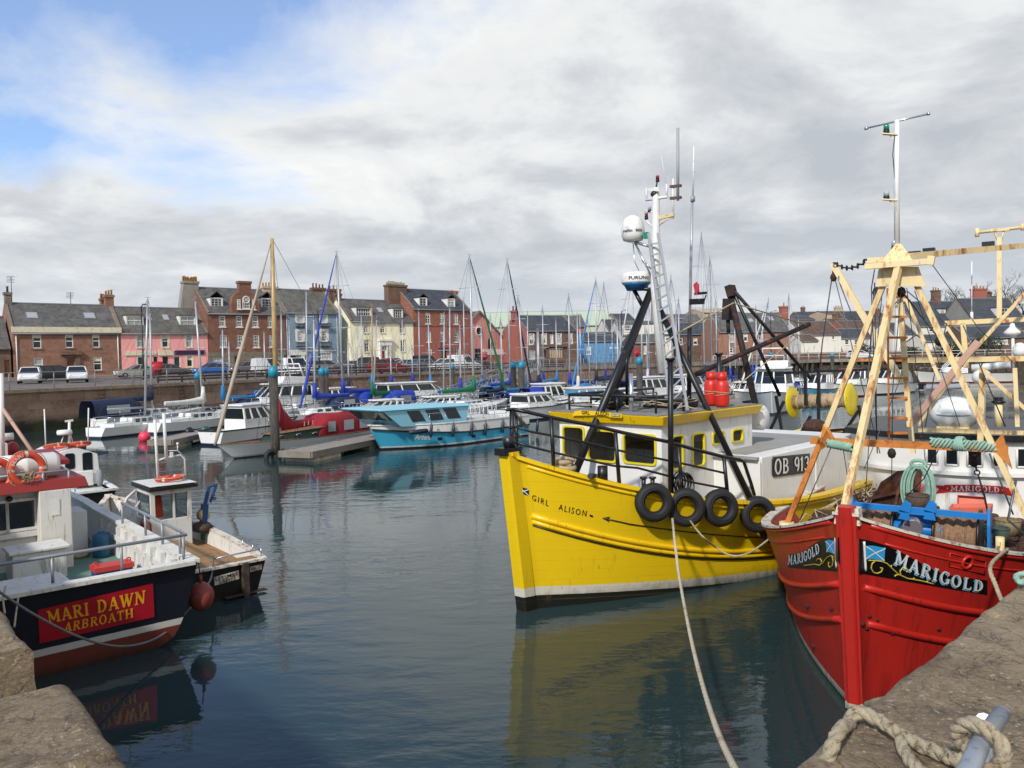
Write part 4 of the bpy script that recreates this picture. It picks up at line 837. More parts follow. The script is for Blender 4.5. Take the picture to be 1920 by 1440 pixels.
def cruiser(label, px, py, head, L=8, B=None, hull='#d9d8d2', stripe='#1d2b55', fly=False, roof=None, canopy=None, ref=.5, hh=1.5, name='motor_cruiser', arch=True, x0=.3, x1=.72, glass=None, boot='#2a2a30', fb=None, mastp=None):
    B = B or L*.34; F = place(px, py, head, L, ref=ref); fb = fb or L*.1+.15; h = Hull(L, B, fb*1.35, fb, draft=.4, run=.5, pd=2.3, pw=1.6, bw=.85, tr=.9, rake=.5, stem=.04, fl=1.2)
    t = F.thing(name, label, 'motor boat', 'motor boats moored in the marina'); h.outer(18, 5).build('hull', hm(hull, stripe, boot), t); h.deck(n=14).build('deck', m_gel, t)
    MB().add([], []); h.cap(.1, .06, n=16).build('rubbing_strip', m_rub, t)
    zd = fb-.05; w = B*.38; a, b = -L*x0, -L*x1; hs = MB()
    def ring(z, f, k): return [(a+f,w*.62*k,z),(a-.8+f*.5,w*k,z),(b,w*k,z),(b,-w*k,z),(a-.8+f*.5,-w*k,z),(a+f,-w*.62*k,z)]
    hs.hexa(ring(zd,.5,1), ring(zd+hh*.45,.1,.97)); hs.hexa(ring(zd+hh*.9,-.75,.86), ring(zd+hh,-.8,.84)); hs.build('wheelhouse', m_gel, t)
    g = MB(); g.hexa(ring(zd+hh*.45,.08,.955), ring(zd+hh*.9,-.74,.85)); g.build('window', glass or m_dglass, t)
    r0, r1 = ring(zd+hh*.45,.1,.975), ring(zd+hh*.9,-.73,.87); ps = MB()
    PB = [(r0[i], r1[i]) for i in range(6)]
    for sd in (1, -1):
        for f_ in (.35, .7): p0 = V(r0[1]).lerp(V(r0[2]), f_); p1 = V(r1[1]).lerp(V(r1[2]), f_); p0.y *= sd; p1.y *= sd; PB.append((p0, p1))
    p0 = (V(r0[0])+V(r0[5]))/2; p1 = (V(r1[0])+V(r1[5]))/2; PB.append((p0, p1)); [MB().bar(a_, b_, .09).build('pillar', m_gel, t) for a_, b_ in PB]
    rr = ring(zd+hh+.002,-.6,.93); rr = [(x+(.25 if x > (a+b)/2 else -.15),y,z) for x, y, z in rr]; MB().hexa(rr, [(x,y,z+.09) for x, y, z in rr]).build('roof', roof or m_gel, t, bevel=.03)
    if fly:
        f2 = MB(); f2.hexa([(a-1.2,w*.7,zd+hh+.1),(b+.2,w*.8,zd+hh+.1),(b+.2,-w*.8,zd+hh+.1),(a-1.2,-w*.7,zd+hh+.1)], [(a-1.5,w*.72,zd+hh+.6),(b+.1,w*.82,zd+hh+.5),(b+.1,-w*.82,zd+hh+.5),(a-1.5,-w*.72,zd+hh+.6)]); f2.build('flybridge', m_gel, t, bevel=.05)
        MB().tube([(b+.5,w*.7,zd+hh+.5),(b+.9,w*.65,zd+hh+1.5),(b+.9,-w*.65,zd+hh+1.5),(b+.5,-w*.7,zd+hh+.5)], .06, 8).tube([(a-1.6,w*.5,zd+hh+.6),(a-1.8,w*.5,zd+hh+.95),(a-1.8,-w*.5,zd+hh+.95),(a-1.6,-w*.5,zd+hh+.6)], .03, 6).build('radar_arch', m_gel, t)
    if canopy: sprayhood(t, b-.1, w*1.0, zd, hh*1.0, L*.12, CV[canopy])
    rb = MB(); ed = h.edge(14, 0, -.08, 1, .45, .98); e2 = [V((p.x,-p.y,p.z)) for p in ed]; rail(ed, .5, .014, 1, 2, rb); rail(e2, .5, .014, 1, 2, rb); rb.tube([ed[-1]+V((0,0,.5)), V((.55,0,h.zb+.6)), e2[-1]+V((0,0,.5))], .014, 5); rb.build('guard_rail', m_steel, t)
    if mastp:
        xm = (a+b)/2; d = F.w((xm,0,0)).y; top = F.l(P(mastp[0], mastp[1], d)); MB().tube([(xm,0,zd+hh), top], [.05,.03], 6).tube([top-V((0,.5,.4)), top-V((0,-.5,.4))], .02, 5).build('mast', m_gel, t)
    BOATS.append(t); return t, F, h
# ------------------------------------------------------------------ marina
DA, DB = (.45,.89), (-.47,-.88)
m_pile = paint('tarred_steel_pile', '#3b3630', .8, .3, 3, '#5a5448', .4, 4, (3,3,.5), bump=.2); m_pcap = paint('turquoise_cap', '#1b7f98', .5, .1)
m_deckg = paint('grey_decking', '#8d857a', .85, .15, 3, '#5f574d', .4, 5, (6,1,1)); m_float = paint('pontoon_float', '#b3aa94', .8, .1, 1, '#6d6654', .4, 3)
def piling(px, yt, yb, d=None, r=.22, label='', head=True):
    p = P(px, yb, d) if d else G(px, yb, 0); d = p.y; F = Frame((p.x,p.y,0)); zt = P(px, yt, d).z; t = F.thing('piling', label, 'piling', 'mooring pilings with turquoise caps')
    ln = (P(px, yt, d)-P(px, yb, d)); MB().tube([(0,0,-1.5),(0,0,zt-.35)], r, 14).build('shaft', m_pile, t)
    MB().lathe([(r*1.06,-.42),(r*1.06,-.12),(r*.85,.0),(r*.4,.1),(.001,.12)], (0,0,zt), n=14).build('cap', m_pcap, t); return F, t
PF, pt_ = piling(517, 690, 858, r=.2, label='nearest dark piling with a turquoise cap beside the wooden yacht')
tg = tag(MB().torus((PF.loc.x-.05,PF.loc.y-.3,.05), .28, .11, (.5,-.8,.2)).torus((PF.loc.x+.35,PF.loc.y-.1,.02), .28, .11, (.9,-.4,.0)).build('old_tyre', m_rub), 'black tyres chained round the foot of the nearest piling', 'tyre')
for a in [(605,692,None,56,'piling in front of the blue grey house'),(612,692,None,60,'slimmer piling tight behind the one before the blue house'),(372,700,None,60,'piling in front of the tall sandstone tenement'),(979,680,None,57,'tall dark piling beside the gangway foot'),(964,680,None,62,'piling just left of the tallest gangway piling'),(1200,672,None,58,'piling seen behind the yellow trawler cabin'),(849,684,None,78,'piling among masts in front of the red house'),(1446,662,None,95,'piling with cap near the brick house'),(1561,664,None,100,'piling seen between the gantry legs')]:
    piling(a[0], a[1], 760, a[3], .23, 'dark '+a[4])
def pontoon(label, a, b, w=1.6, z=.45, floats=True):
    a, b = V((a[0],a[1],0)), V((b[0],b[1],0)); d = (b-a).normalized(); F = Frame(a, (d.x,d.y)); L = (b-a).length; t = F.thing('pontoon', label, 'pontoon', 'floating pontoons')
    mb = MB(); n = int(L/.16)
    for i in range(n): mb.box((i*L/n+.008,-w/2,z-.04),((i+1)*L/n,w/2,z))
    mb.build('decking', m_deckg, t); MB().box((0,w/2-.02,z-.25),(L,w/2+.07,z+.02)).box((0,-w/2-.07,z-.25),(L,-w/2+.02,z+.02)).box((-.06,-w/2,z-.25),(.02,w/2,z+.02)).build('edge_beam', paint('edge_timber', '#7a7163', .8, .2, 3), t)
    k = max(1, int(L/4))
    for i in range(k): MB().box((i*L/k+.3,-w/2+.05,-.35),(i*L/k+2.3,w/2-.05,z-.26)).build('float', m_float, t)
    for i in range(max(1, int(L/3.5))): MB().bar((i*3.5+.7,w/2-.12,z+.08),(i*3.5+1.0,w/2-.12,z+.08),.04).bar((i*3.5+.85,w/2-.12,z),(i*3.5+.85,w/2-.12,z+.08),.05).build('cleat', m_steel, t)
    return t
q0, q1 = G(534,850,.45), G(735,812,.45)
pontoon('grey decked pontoon finger between the wooden yacht and the turquoise boat', (q0.x+.3,q0.y+.5), (q1.x+.3,q1.y+.8))
pontoon('short pontoon end beside the pink mooring buoy', tuple(G(300,826,.45))[:2], tuple(G(400,804,.45))[:2], 1.2)
pontoon('main walkway pontoon along the middle of the marina', (-24,66), (42,84), 2.0)
for i, x in enumerate((-16,-4,9,21)): pontoon(['first far finger pontoon behind the tan masted yachts','second far finger pontoon under the green covered yacht','third far finger pontoon by the gangway foot','fourth far finger pontoon behind the yellow cabin'][i], (x-4,54+i*2.2), (x,68+i*2.6), 1.2)
# wooden yacht with red covers
t, F, h = yacht('long white wooden yacht with a tan mast and red sail cover', 440, 860, (-.55,-.835), 9.0, 2.5, '#e4e4df', '#dcdcd6', None, None, ref=.0, deckm=m_teak, fb=.62, rig=False, rake=1.3, boot='#4a2a26')
WH, WF, WT_ = h, F, t
for o in list(t.children):
    if o.name.split('.')[0] in ('cabin','window','guard_rail'): bpy.data.objects.remove(o)
m_dgreen = paint('dark_green_paint', '#1f3327', .4, .15)
hb = MB(); hb.hexa([(-1.6,.35,.6),(-4.6,.85,.55),(-4.6,-.85,.55),(-1.6,-.35,.6)], [(-1.9,.3,.92),(-4.6,.75,1.05),(-4.6,-.75,1.05),(-1.9,-.3,.92)]); c_ = hb.build('cabin', m_dgreen, t, bevel=.03)
MB().hexa([(-1.75,.4,.92),(-4.7,.85,1.05),(-4.7,-.85,1.05),(-1.75,-.4,.92)], [(-1.75,.35,.97),(-4.7,.78,1.11),(-4.7,-.78,1.11),(-1.75,-.35,.97)]).build('cabin_top', m_teak, c_)
for x in (-2.3,-3.2,-4.1):
    yv = .35+(-x-1.6)/3*.5; MB().ball((x,yv-.02,.8), .17, (1,.25,.42)).build('porthole', m_steel, c_); MB().ball((x,yv-.005,.8), .13, (1,.25,.42)).build('porthole_glass', m_dglass, c_)
h.cap(.08, .05, n=20).build('gunwale', m_teak, t)
d = WF.w((-2.4,0,1)).y; top = WF.l(P(510,447,d)); MB().tube([(-2.4,0,.6), V((-2.4,0,.6)).lerp(top,.6), top], [.11,.11,.08], 10).build('mast', m_altan, t)
fs = V((1.0,0,h.zb)); MB().tube([fs, fs.lerp(top,.05), fs.lerp(top,.45), fs.lerp(top,.78), top], [.05,.085,.09,.05,.02], 7).build('furled_jib', paint('tan_jib', '#a59681', .8, .15), t)
rg = MB(); rg.tube([top, (-9.1,0,.7)], .014, 4)
for sd in (1,-1): rg.tube([top, (-2.6,sd*1.1,.62)], .012, 4); rg.tube([V((-2.4,0,.6)).lerp(top,.6), (-2.8,sd*1.1,.62)], .012, 4); rg.tube([V((-2.4,0,.6)).lerp(top,.6), (-2.1,sd*1.1,.62)], .012, 4)
rg.build('rigging', m_wire, t)
pl = [(-2.42,1.6),(-2.8,1.3),(-3.4,1.2),(-4.4,1.28),(-5.4,1.38),(-6.4,1.5),(-7.3,1.6)]; rr_ = [.62,.42,.24,.2,.18,.15,.12]
cm = MB(); rg2 = [[V((x, cos(a)*r_*.45, z+sin(a)*r_*(1.25 if i < 2 else 1)+(.45 if i == 0 else .2 if i == 1 else 0))) for a in [2*pi*k/10 for k in range(10)]] for i, ((x,z), r_) in enumerate(zip(pl, rr_))]
cm.loft(rg2, closed=True, sm=True); cm.add(rg2[0], [tuple(range(10))]); cm.add(rg2[-1], [tuple(range(10))]); sc_ = cm.build('sail_cover', CV['red'], t)
letter(PlaneD((-3.9,.16,1.14),(-1.3,0,.1),(0,.02,.22)), '1112C', .02, .01).build('sail_number', m_wht, sc_)
MB().tube([(-2.4,0,1.15),(-7.6,0,1.45)], .06, 6).build('boom', m_altan, t)
tw = MB(); rg = []
for x, w_, hh in [(-4.3,.8,.3),(-4.75,.9,.95),(-5.3,.95,1.05),(-7.6,.95,.95),(-7.95,.85,.25)]: rg.append([V((x, cos(a)*w_, .6+hh*min(1, 1.5*sin(a)))) for a in [pi*k/12 for k in range(13)]])
tw.loft(rg, sm=True); tt = tw.build('cockpit_tent', CV['red'], t)
for x0, x1 in [(-4.75,-5.25),(-5.8,-6.5),(-6.9,-7.5)]: MB().add([(x0,.972,.8),(x1,.972,.8),(x1-.03,.93,1.3),(x0-.05,.93,1.3)], [(0,1,2,3)]).build('clear_panel', m_pane2, tt)
# turquoise work boat
p = G(716,843); hd = V((-.66,-.75)).normalized(); AF = Frame((p.x,p.y,0), (hd.x,hd.y)); AL = 8.7
ah = Hull(AL, 3.9, 1.02, .62, .62, draft=.45, run=.42, pd=2.2, pw=1.9, bw=.97, tr=.97, trw=.97, rake=.62, stem=.08, fl=1, pe=1.5)
at = AF.thing('workboat', 'turquoise blue catamaran style workboat with a pale blue wheelhouse', 'workboat')
m_turq = bandmat('turquoise_gelcoat', [(.07,'#15161a'),(.15,'#c9d2d4'),(9,'#42a6c6')], .3, .05, '#33616d', .15)
ah.outer(24, 6).build('hull', m_turq, at); ah.deck(z=lambda t: .62, n=16).build('deck', m_gel, at)
bw = MB()
for sd in (1,-1):
    e = ah.edge(24, 0, .0, sd); u = [V((q.x+.08*(i/24), q.y*1.01, 1.14+.08*(i/24)**3)) for i, q in enumerate(e)]; bw.loft([[a, b] for a, b in zip(e, u)], sm=True); bw.loft([[V((a.x,a.y-.1*sd,a.z)), V((b.x,b.y-.1*sd,b.z))] for a, b in zip(e, u)]); bw.sweep([V((b.x,b.y-.05*sd,b.z)) for b in u], .16, .05)
bw.build('bulwark', m_gel, at); ah.cap(.08, .06, 0, .02, 24).build('rubbing_strip', m_rub, at)
yp = 1.35; A = lambda x, y, pl=yp: AF.on(x, y, 1, pl); m_skyb = paint('pale_blue_gelcoat', '#84bccb', .35, .04)
side = [A(718,771), A(879,761), A(873,797), A(752,800)]; w1 = MB(); w1.hexa([V((q.x,yp,q.z)) for q in side], [V((q.x,-yp,q.z)) for q in side]); wh_ = w1.build('wheelhouse', m_skyb, at)
rs = [A(709,769), A(884,758)]; rm = MB(); lo = [(rs[0].x,yp+.1,rs[0].z-.06),(rs[1].x,yp+.1,rs[1].z-.06),(rs[1].x,-yp-.1,rs[1].z-.06),(rs[0].x,-yp-.1,rs[0].z-.06)]; rm.hexa(lo, [(x,y*.93,z+.1) for x,y,z in lo]); rm.build('roof', m_skyb, wh_, bevel=.04)
Z = lambda x, y: (660+x/4.8, 660+y/4.8)
for q in ([(490,532),(605,526),(665,622),(545,631)],[(655,522),(780,512),(825,606),(712,618)],[(815,507),(930,500),(980,592),(865,600)]):
    pp = [A(*Z(*v)) for v in q]; MB().prism([V((v.x,yp+.004,v.z)) for v in pp], (0,.012,0)).build('side_window', m_dglass, wh_)
fa, fb_, fc, fd = [V((q.x+.012,0,q.z)) for q in (side[0], side[0], side[3], side[3])]
for k in range(3):
    y0, y1 = yp-.12-k*.87, yp-.12-k*.87-.78; a_, b_ = side[0], side[3]; l1 = a_.lerp(b_, .1); l2 = a_.lerp(b_, .62); MB().prism([(l1.x+.01,y0,l1.z),(l2.x+.01,y0,l2.z),(l2.x+.01,y1,l2.z),(l1.x+.01,y1,l1.z)], (.012,0,0)).build('front_window', m_dglass, wh_)
rb = MB(); u = [V((-.2-i*.75, 1.55 if i > 1 else .9+.35*i, 1.1)) for i in range(0)]
for sd in (1,-1):
    pts = [V((q.x-.05, q.y-.07*sd, 1.16)) for q in ah.edge(12, 0, 0, sd, .0, .98)]; rail(pts[:5], .6, .015, 3, 1, rb); rail(pts[7:], .5, .015, 1, 1, rb)
rb.build('guard_rail', m_steel, at)
sb = MB()
for k in range(7): sb.tube([(-5.6-.33*k,.5,1.0),(-5.6-.33*k,.5,1.75),(-5.75-.33*k,.2,1.8),(-5.75-.33*k,-.6,1.8),(-5.6-.33*k,-.8,1.0)], .02, 5)
sb.box((-5.4,.55,.66),(-7.8,-.9,1.15)); sb.build('seat_frames', m_gel, at)
D = Decal(AF, ah.tree, (778,814),(808,815),(808,825),(778,824)); letter(D, 'Ardent', .012, .025, shear=.25).build('name_lettering', m_wht, at)
for q in [(772,768,812,796),(1075,745,1112,772)]:
    D = Decal(AF, ah.tree, Z(q[0],q[1]), Z(q[2],q[1]-2), Z(q[2],q[3]-2), Z(q[0],q[3])); patch(D, lambda u: (0,1), .006, nu=2, nv=1).build('vent', m_rub, at)
names = ['nearest the bow of the turquoise boat','second from the bow of the turquoise boat','third from the bow of the turquoise boat','fourth from the bow of the turquoise boat','fifth from the bow of the turquoise boat','sixth from the bow of the turquoise boat','on the stern corner of the turquoise boat']
for (x, y), nm in zip([(712,706),(911,706),(1079,696),(1202,696),(1358,672),(1519,640),(1668,664)], names):
    q = AF.on(*Z(x, y), 1, 2.02 if x < 1600 else 2.0); f = MB(); f.lathe([(.02,-.33),(.075,-.28),(.085,0),(.075,.24),(.03,.3),(.02,.36)], (0,0,0), n=10); f.tube([(0,0,.34),(0,-.12,.62)], .012, 4)
    o = f.build('fender', m_fbl); o.location = AF.w(q); o.rotation_euler = (R(0),R(-8),AF.a); tag(o, 'navy sausage fender '+nm, 'fender', 'navy fenders along the turquoise boat')
q = AF.on(*Z(600,715), 1, 1.7); f = MB().lathe([(.02,-.5),(.1,-.42),(.11,0),(.1,.42),(.02,.5)], (0,0,0), (1,0,-.05), 10); o = f.build('fender', m_fbl); o.location = AF.w(q); o.rotation_euler = (0,0,AF.a-.35); tag(o, 'navy fender lying along the bow rail of the turquoise boat', 'fender', 'navy fenders along the turquoise boat')
# sailing yachts: mast pixel, waterline row under the mast
yacht('white yacht with navy canopy and a red ensign, farthest left', 286, 797, DA, 8.5, mast=(281,587), cover='navy', tent='navy', ref=.5, mx=.5)
yacht('white yacht with a sloping open transom near the left wall', 272, 811, (.35,.94), 7.0, mast=(277,560), cover=None, ref=.45, mx=.45)
yacht('white yacht with twin cabin windows and a furled white mainsail', 383, 803, DA, 7.6, mast=(366,565), cover='white', ref=.45, mx=.45)
yacht('white yacht with a grey mast by the blue house', 577, 783, DA, 8, mast=(574,548), cover=None, ref=.42)
yacht('white yacht with dark blue boom cover and blue furled jib', 645, 787, DB, 9.5, mast=(631,474), cover='blue', furl='blue', ref=.42, hood='blue')
yacht('small white yacht with a big royal blue cockpit canopy', 700, 783, DB, 7, mast=(706,600), cover='green', tent='blue', hood='blue', ref=.42)
yacht('old yacht with a tan mast and a pale blue boom cover', 699, 762, DB, 9, mast=(697,577), mcol=m_altan, cover='sky', hood='sky', ref=.42, hull='#c9c8c0')
yacht('white yacht with a plain mast before the yellow house door', 808, 760, DA, 8, mast=(803,606), cover='sky', ref=.42)
yacht('white yacht with a slender mast before the red house', 845, 766, DB, 8.5, mast=(843,578), cover=None, ref=.42)
yacht('white yacht with a green boom cover and a tall grey mast', 890, 784, (.5,.86), 10, mast=(880,480), cover='green', furl='green', ref=.42)
yacht('white yacht with an orange rescue ring bag on deck', 832, 772, DB, 8, mast=(833,592), cover=None, ref=.42)
yacht('white yacht with a tall mast and dark furled jib by the gangway', 958, 762, DA, 9.5, mast=(951,487), cover='blue', furl='navy', ref=.42, hood='teal')
yacht('white racing yacht with a wide open stern and blue dodger', 985, 771, (.55,.83), 7, mast=(971,556), cover='teal', hood='blue', ref=.42)
yacht('white yacht with a thin mast before the pub gable', 990, 752, DA, 8, mast=(989,586), cover=None, ref=.42)
yacht('white yacht with blue hood and mast before the pub', 1069, 757, DB, 8, mast=(1066,552), cover='blue', hood='sky', ref=.42)
yacht('white yacht with a thick blue furled jib right of the pub', 1119, 752, (-.6,-.8), 9.5, mast=(1117,524), cover='navy', furl='sky', ref=.42)
yacht('white yacht with a grey mast beside the blue building', 1136, 748, DA, 8.5, mast=(1132,531), cover='blue', ref=.42)
yacht('yacht with a short white mast in front of the blue building', 1107, 742, DB, 7.5, mast=(1102,600), cover=None, ref=.42)
yacht('white yacht with a royal blue boom cover behind the black tripod', 1150, 756, DB, 8, mast=(1187,512), cover='blue', ref=.3, mx=.3)
yacht('white yacht with a mast seen just right of the ladder', 1262, 748, DB, 9, mast=(1258,518), cover=None, ref=.42)
yacht('white yacht with the tallest white mast behind the trawler', 1322, 742, DA, 11, mast=(1315,437), cover='navy', ref=.42)
yacht('white yacht with a second slim mast behind the trawler', 1336, 738, DB, 10, mast=(1331,482), cover=None, ref=.42)
yacht('white yacht with a red and white striped mast stay', 1412, 735, DB, 9, mast=(1441,560), cover='blue', furl='white', ref=.6, mx=.6)
yacht('white yacht with a grey mast beside the brick chimney', 1481, 728, DA, 9, mast=(1479,552), cover='blue', ref=.42)
# motor boats
cruiser('white motor boat with twin side windows and outboard engines', 468, 826, DA, 6, hh=1.25, ref=.55)
cruiser('white and brown flybridge trawler yacht behind the near piling', 520, 786, (-.6,-.8), 9, fly=True, hh=1.6, ref=.45)
yacht('white yacht with a long blue sheer line behind the near piling', 592, 796, (-.55,-.84), 8, mast=(588,600), cover='blue', hood='navy', ref=.42)
cruiser('low white motor boat before the blue house', 558, 775, DB, 7, hh=1.0, ref=.5)
cruiser('white long cabin boat with a row of square windows', 770, 765, (.8,.6), 9, hh=1.2, x0=.2, x1=.8, ref=.5)
cruiser('white motor cruiser with a royal blue wraparound canopy', 1037, 777, (.75,.66), 6.5, canopy='blue', stripe='#1b2d8a', ref=.5)
cruiser('white sports cruiser with pale blue windscreen', 1110, 776, (.85,.5), 8, hh=1.0, glass=paint('blue_tint', '#4d86a8', .15), stripe='#3470a0', ref=.5)
cruiser('white cabin boat moored behind the black tripod leg', 1225, 762, (.8,.6), 8, hull='#d9d8d2', canopy='navy', ref=.5)
cruiser('white boat under a pale cover behind the gas bottles', 1290, 755, (.7,.7), 8, ref=.5, roof=CV['white'])
cruiser('white flybridge motor yacht left of the yellow net drum', 1452, 770, (-.35,-.94), 10.5, fly=True, hh=1.9, ref=.4)
cruiser('small turquoise hulled motor boat beside the flybridge yacht', 1535, 748, (-.6,-.8), 7, hull='#5aa3bd', ref=.5)
cruiser('white motor boat with a red rail behind the gantry leg', 1600, 742, (-.75,-.66), 8.5, stripe='#a03030', ref=.5, roof=paint('red_roof_paint','#a02a26',.5))
cruiser('grey covered motor boat with a white bow', 1660, 738, (-.8,-.6), 8, canopy='grey', ref=.5)
cruiser('small old fishing boat with a dark red cabin roof by the piled quay', 1808, 717, (-.97,.2), 10, hull='#cfcac0', stripe='#8c2a22', roof=paint('maroon_paint','#7c2420',.5), hh=1.9, x0=.28, x1=.5, ref=.5, mastp=(1820,640))
rib = W0; p = G(1770,731); F = Frame((p.x,p.y,0),(1,.1)); t = F.thing('inflatable_boat', 'grey inflatable boat afloat in front of the piled quay', 'dinghy')
MB().tube([(-2.6,.8,.3),(1.2,.8,.3),(2.3,.4,.4),(2.6,0,.45),(2.3,-.4,.4),(1.2,-.8,.3),(-2.6,-.8,.3)], .24, 10).build('tube', paint('grey_hypalon','#8b8e90',.7,.1), t); MB().box((-2.5,-.75,.1),(1.6,.75,.2)).box((-2.5,-.4,.2),(-2.2,.4,.7)).build('floor', m_rub, t)
# second bank of moored boats, deeper in the marina
r3 = random.Random(21)
m2 = [('white yacht with a bare mast %s', s_) for s_ in ['beyond the furled white mainsail','behind the brown door motor boat','beyond the pale blue boom cover','under the red house windows','left of the gangway foot','under the pub sign','beneath the cream house','below the low brown building','behind the gas bottles','beneath the brick house']]
for k, (px_, py_, hx) in enumerate([(420,795,0),(530,772,1),(680,752,0),(905,752,1),(1010,765,0),(1045,748,1),(1165,745,0),(1215,745,1),(1370,742,0),(1420,742,1)]):
    yacht(m2[k][0] % m2[k][1], px_, py_, DA if hx else DB, 7+r3.random()*2, mast=(px_-3, 600+r3.randint(-25,35)), cover=r3.choice(['blue','navy','white','sky',None]), hood=r3.choice([None,'blue','navy','white']), ref=.42, boom=True)
for k, (px_, py_, lab) in enumerate([(745,776,'white open motor boat under the green boom cover'),(925,765,'white cabin cruiser just left of the gangway piling'),(1180,772,'white day boat with a windscreen behind the trawler rail'),(1340,760,'white cuddy boat right of the gas bottles'),(640,770,'white motor boat behind the royal blue canopy'),(1392,752,'white harbour boat left of the flybridge yacht')]):
    cruiser(lab, px_, py_, DB if k % 2 else (.6,.8), 6+r3.random()*2, canopy=r3.choice([None,'blue','navy']), hh=.8+.25*r3.random())
m3 = ['white yacht %s' % q for q in ['with slim mast left of the yellow house','directly below the yellow house portico','below the left edge of the red house','with dark boom below the pink workshop','behind the roof of the turquoise boat','just left of the tall gangway piling','behind the gangway piling with a short mast','near the blue building with a white boom','left of the piling behind the trawler','with a dark hull stripe beneath the slate house','among the masts under the church tower','with pale mast beyond the tripod leg']]
for k, (px_, py_, hx, tx) in enumerate([(655,768,1,640),(735,757,0,655),(775,752,1,650),(905,745,0,625),(865,778,1,610),(942,772,1,600),(1012,758,0,622),(1085,770,1,590),(1160,765,0,605),(1205,757,1,575),(1240,752,0,590),(1275,748,1,560)]):
    yacht(m3[k], px_, py_, DA if hx else (-.7,-.7), 6.5+r3.random()*2, mast=(px_-3, tx), cover=r3.choice(['blue','navy','white','blue']), hood=r3.choice([None,'blue','navy','white']), hull=r3.choice(['#d9d8d2','#d9d8d2','#cfd3d6','#23355e']), ref=.42)
for k, (px_, py_, lab) in enumerate([(716,790,'white motor boat peeping over the turquoise wheelhouse'),(1005,785,'white speedboat beside the gangway piling'),(1150,785,'white sports boat just above the trawler bow rail'),(1060,765,'white fishing launch beneath the blue building'),(815,785,'white launch with a red ring behind the turquoise boat'),(1500,742,'white launch left of the yellow drum')]):
    cruiser(lab, px_, py_, (.7,.7) if k % 2 else (-.8,-.6), 5.5+r3.random()*2, canopy=[None,None,'blue','navy',None,'blue'][k], hh=.75+.2*r3.random())
m4 = ['white sloop with bare mast %s' % q for q in ['left of the yellow house chimney','before the yellow house left windows','before the yellow house right window','before the red house door','by the red house corner','before the pink workshop window','before the pub chimney','between pub and blue building','before the blue building sign','before the low brown building','before the brown cottages','right of the tallest white mast','left of the brick house','beneath the brick house skylights','by the tan block far right','left of the tenement','before the tenement right bay','by the blue house doorway']]
for k, (px_, tx) in enumerate([(642,580),(672,612),(757,600),(788,585),(872,560),(922,590),(1020,575),(1090,590),(1150,600),(1218,560),(1270,585),(1345,560),(1380,600),(1432,590),(1500,600),(432,640),(498,625),(545,610)]):
    yacht(m4[k], px_, 766-(px_-420)*.03-(k % 3)*5, [DA,(-.75,-.65),(.65,.76)][k % 3], 6+r3.random()*1.6, mast=(px_-3, tx), cover=r3.choice(['blue','navy','white',None,None]), hood=r3.choice([None,None,'blue','navy']), hull=r3.choice(['#d9d8d2','#dddcd6','#c9ced2','#2a3a66']), ref=.42)
# outboards and buoy on the near pontoon end
def outboard(px, py, d, mat, label):
    p = P(px, py, d); F = Frame((p.x,p.y,p.z),(-.5,-.85)); t = F.thing('outboard_motor', label, 'outboard motor', 'outboard engines on the open motor boats'); MB().ball((0,0,.35), .26, (1.1,.8,1.1), 12).box((-.2,-.16,.1),(.16,.16,.36)).build('cowling', mat, t); MB().hexa([(-.12,-.07,-.75),(.1,-.07,-.75),(.1,.07,-.75),(-.12,.07,-.75)], [(-.12,-.1,.12),(.14,-.1,.12),(.14,.1,.12),(-.12,.1,.12)]).box((-.2,-.12,-.45),(.3,.12,-.41)).ball((.12,0,-.75),.09,(1.8,1,1)).build('leg', m_rub, t)
outboard(356,822,44,m_black,'black outboard engine tilted by the pontoon end'); outboard(386,820,43,paint('green_cowling','#1f5a4a',.4),'outboard engine with a dark green cover'); outboard(404,826,41,m_black,'black outboard engine nearest the wooden yacht bow')
p = G(271,820,.2); tag(MB().ball((p.x,p.y,.22),.33).tube([(p.x,p.y,.5),(p.x,p.y,.62)],.05,6).build('mooring_buoy', m_buoyr), 'round pink mooring buoy floating by the white yacht', 'buoy')
# gangway bridge
ga_, gb_ = P(858,748,66), P(1002,693,88); ga_.z = .6; gb_.z = 2.9
d_ = (gb_-ga_); Lg = d_.to_2d().length; F = Frame(ga_, (d_.x,d_.y)); t = F.thing('gangway', 'long grey steel truss gangway sloping down from the quay', 'gangway'); hz_ = gb_.z-ga_.z
m_galv = paint('galvanised_steel', '#8f9496', .5, .1, 2, metal=.3)
zf = lambda x: hz_*x/Lg
MB().hexa([(0,-.7,0),(Lg,-.7,hz_),(Lg,.7,hz_),(0,.7,0)], [(0,-.7,.06),(Lg,-.7,hz_+.06),(Lg,.7,hz_+.06),(0,.7,.06)]).build('walkway', m_deckg, t)
for sd in (-.75,.75):
    mb = MB(); mb.bar((0,sd,.02),(Lg,sd,hz_+.02),.12); mb.bar((0,sd,1.25),(Lg,sd,hz_+1.25),.1); n_ = int(Lg/1.3)
    for i in range(n_+1):
        x = Lg*i/n_; mb.bar((x,sd,zf(x)),(x,sd,zf(x)+1.25),.06)
        if i < n_: x2 = Lg*(i+1)/n_; mb.bar((x,sd,zf(x)+(0 if i % 2 else 1.25)),(x2,sd,zf(x2)+(1.25 if i % 2 else 0)),.05)
    mb.build('truss', m_galv, t)
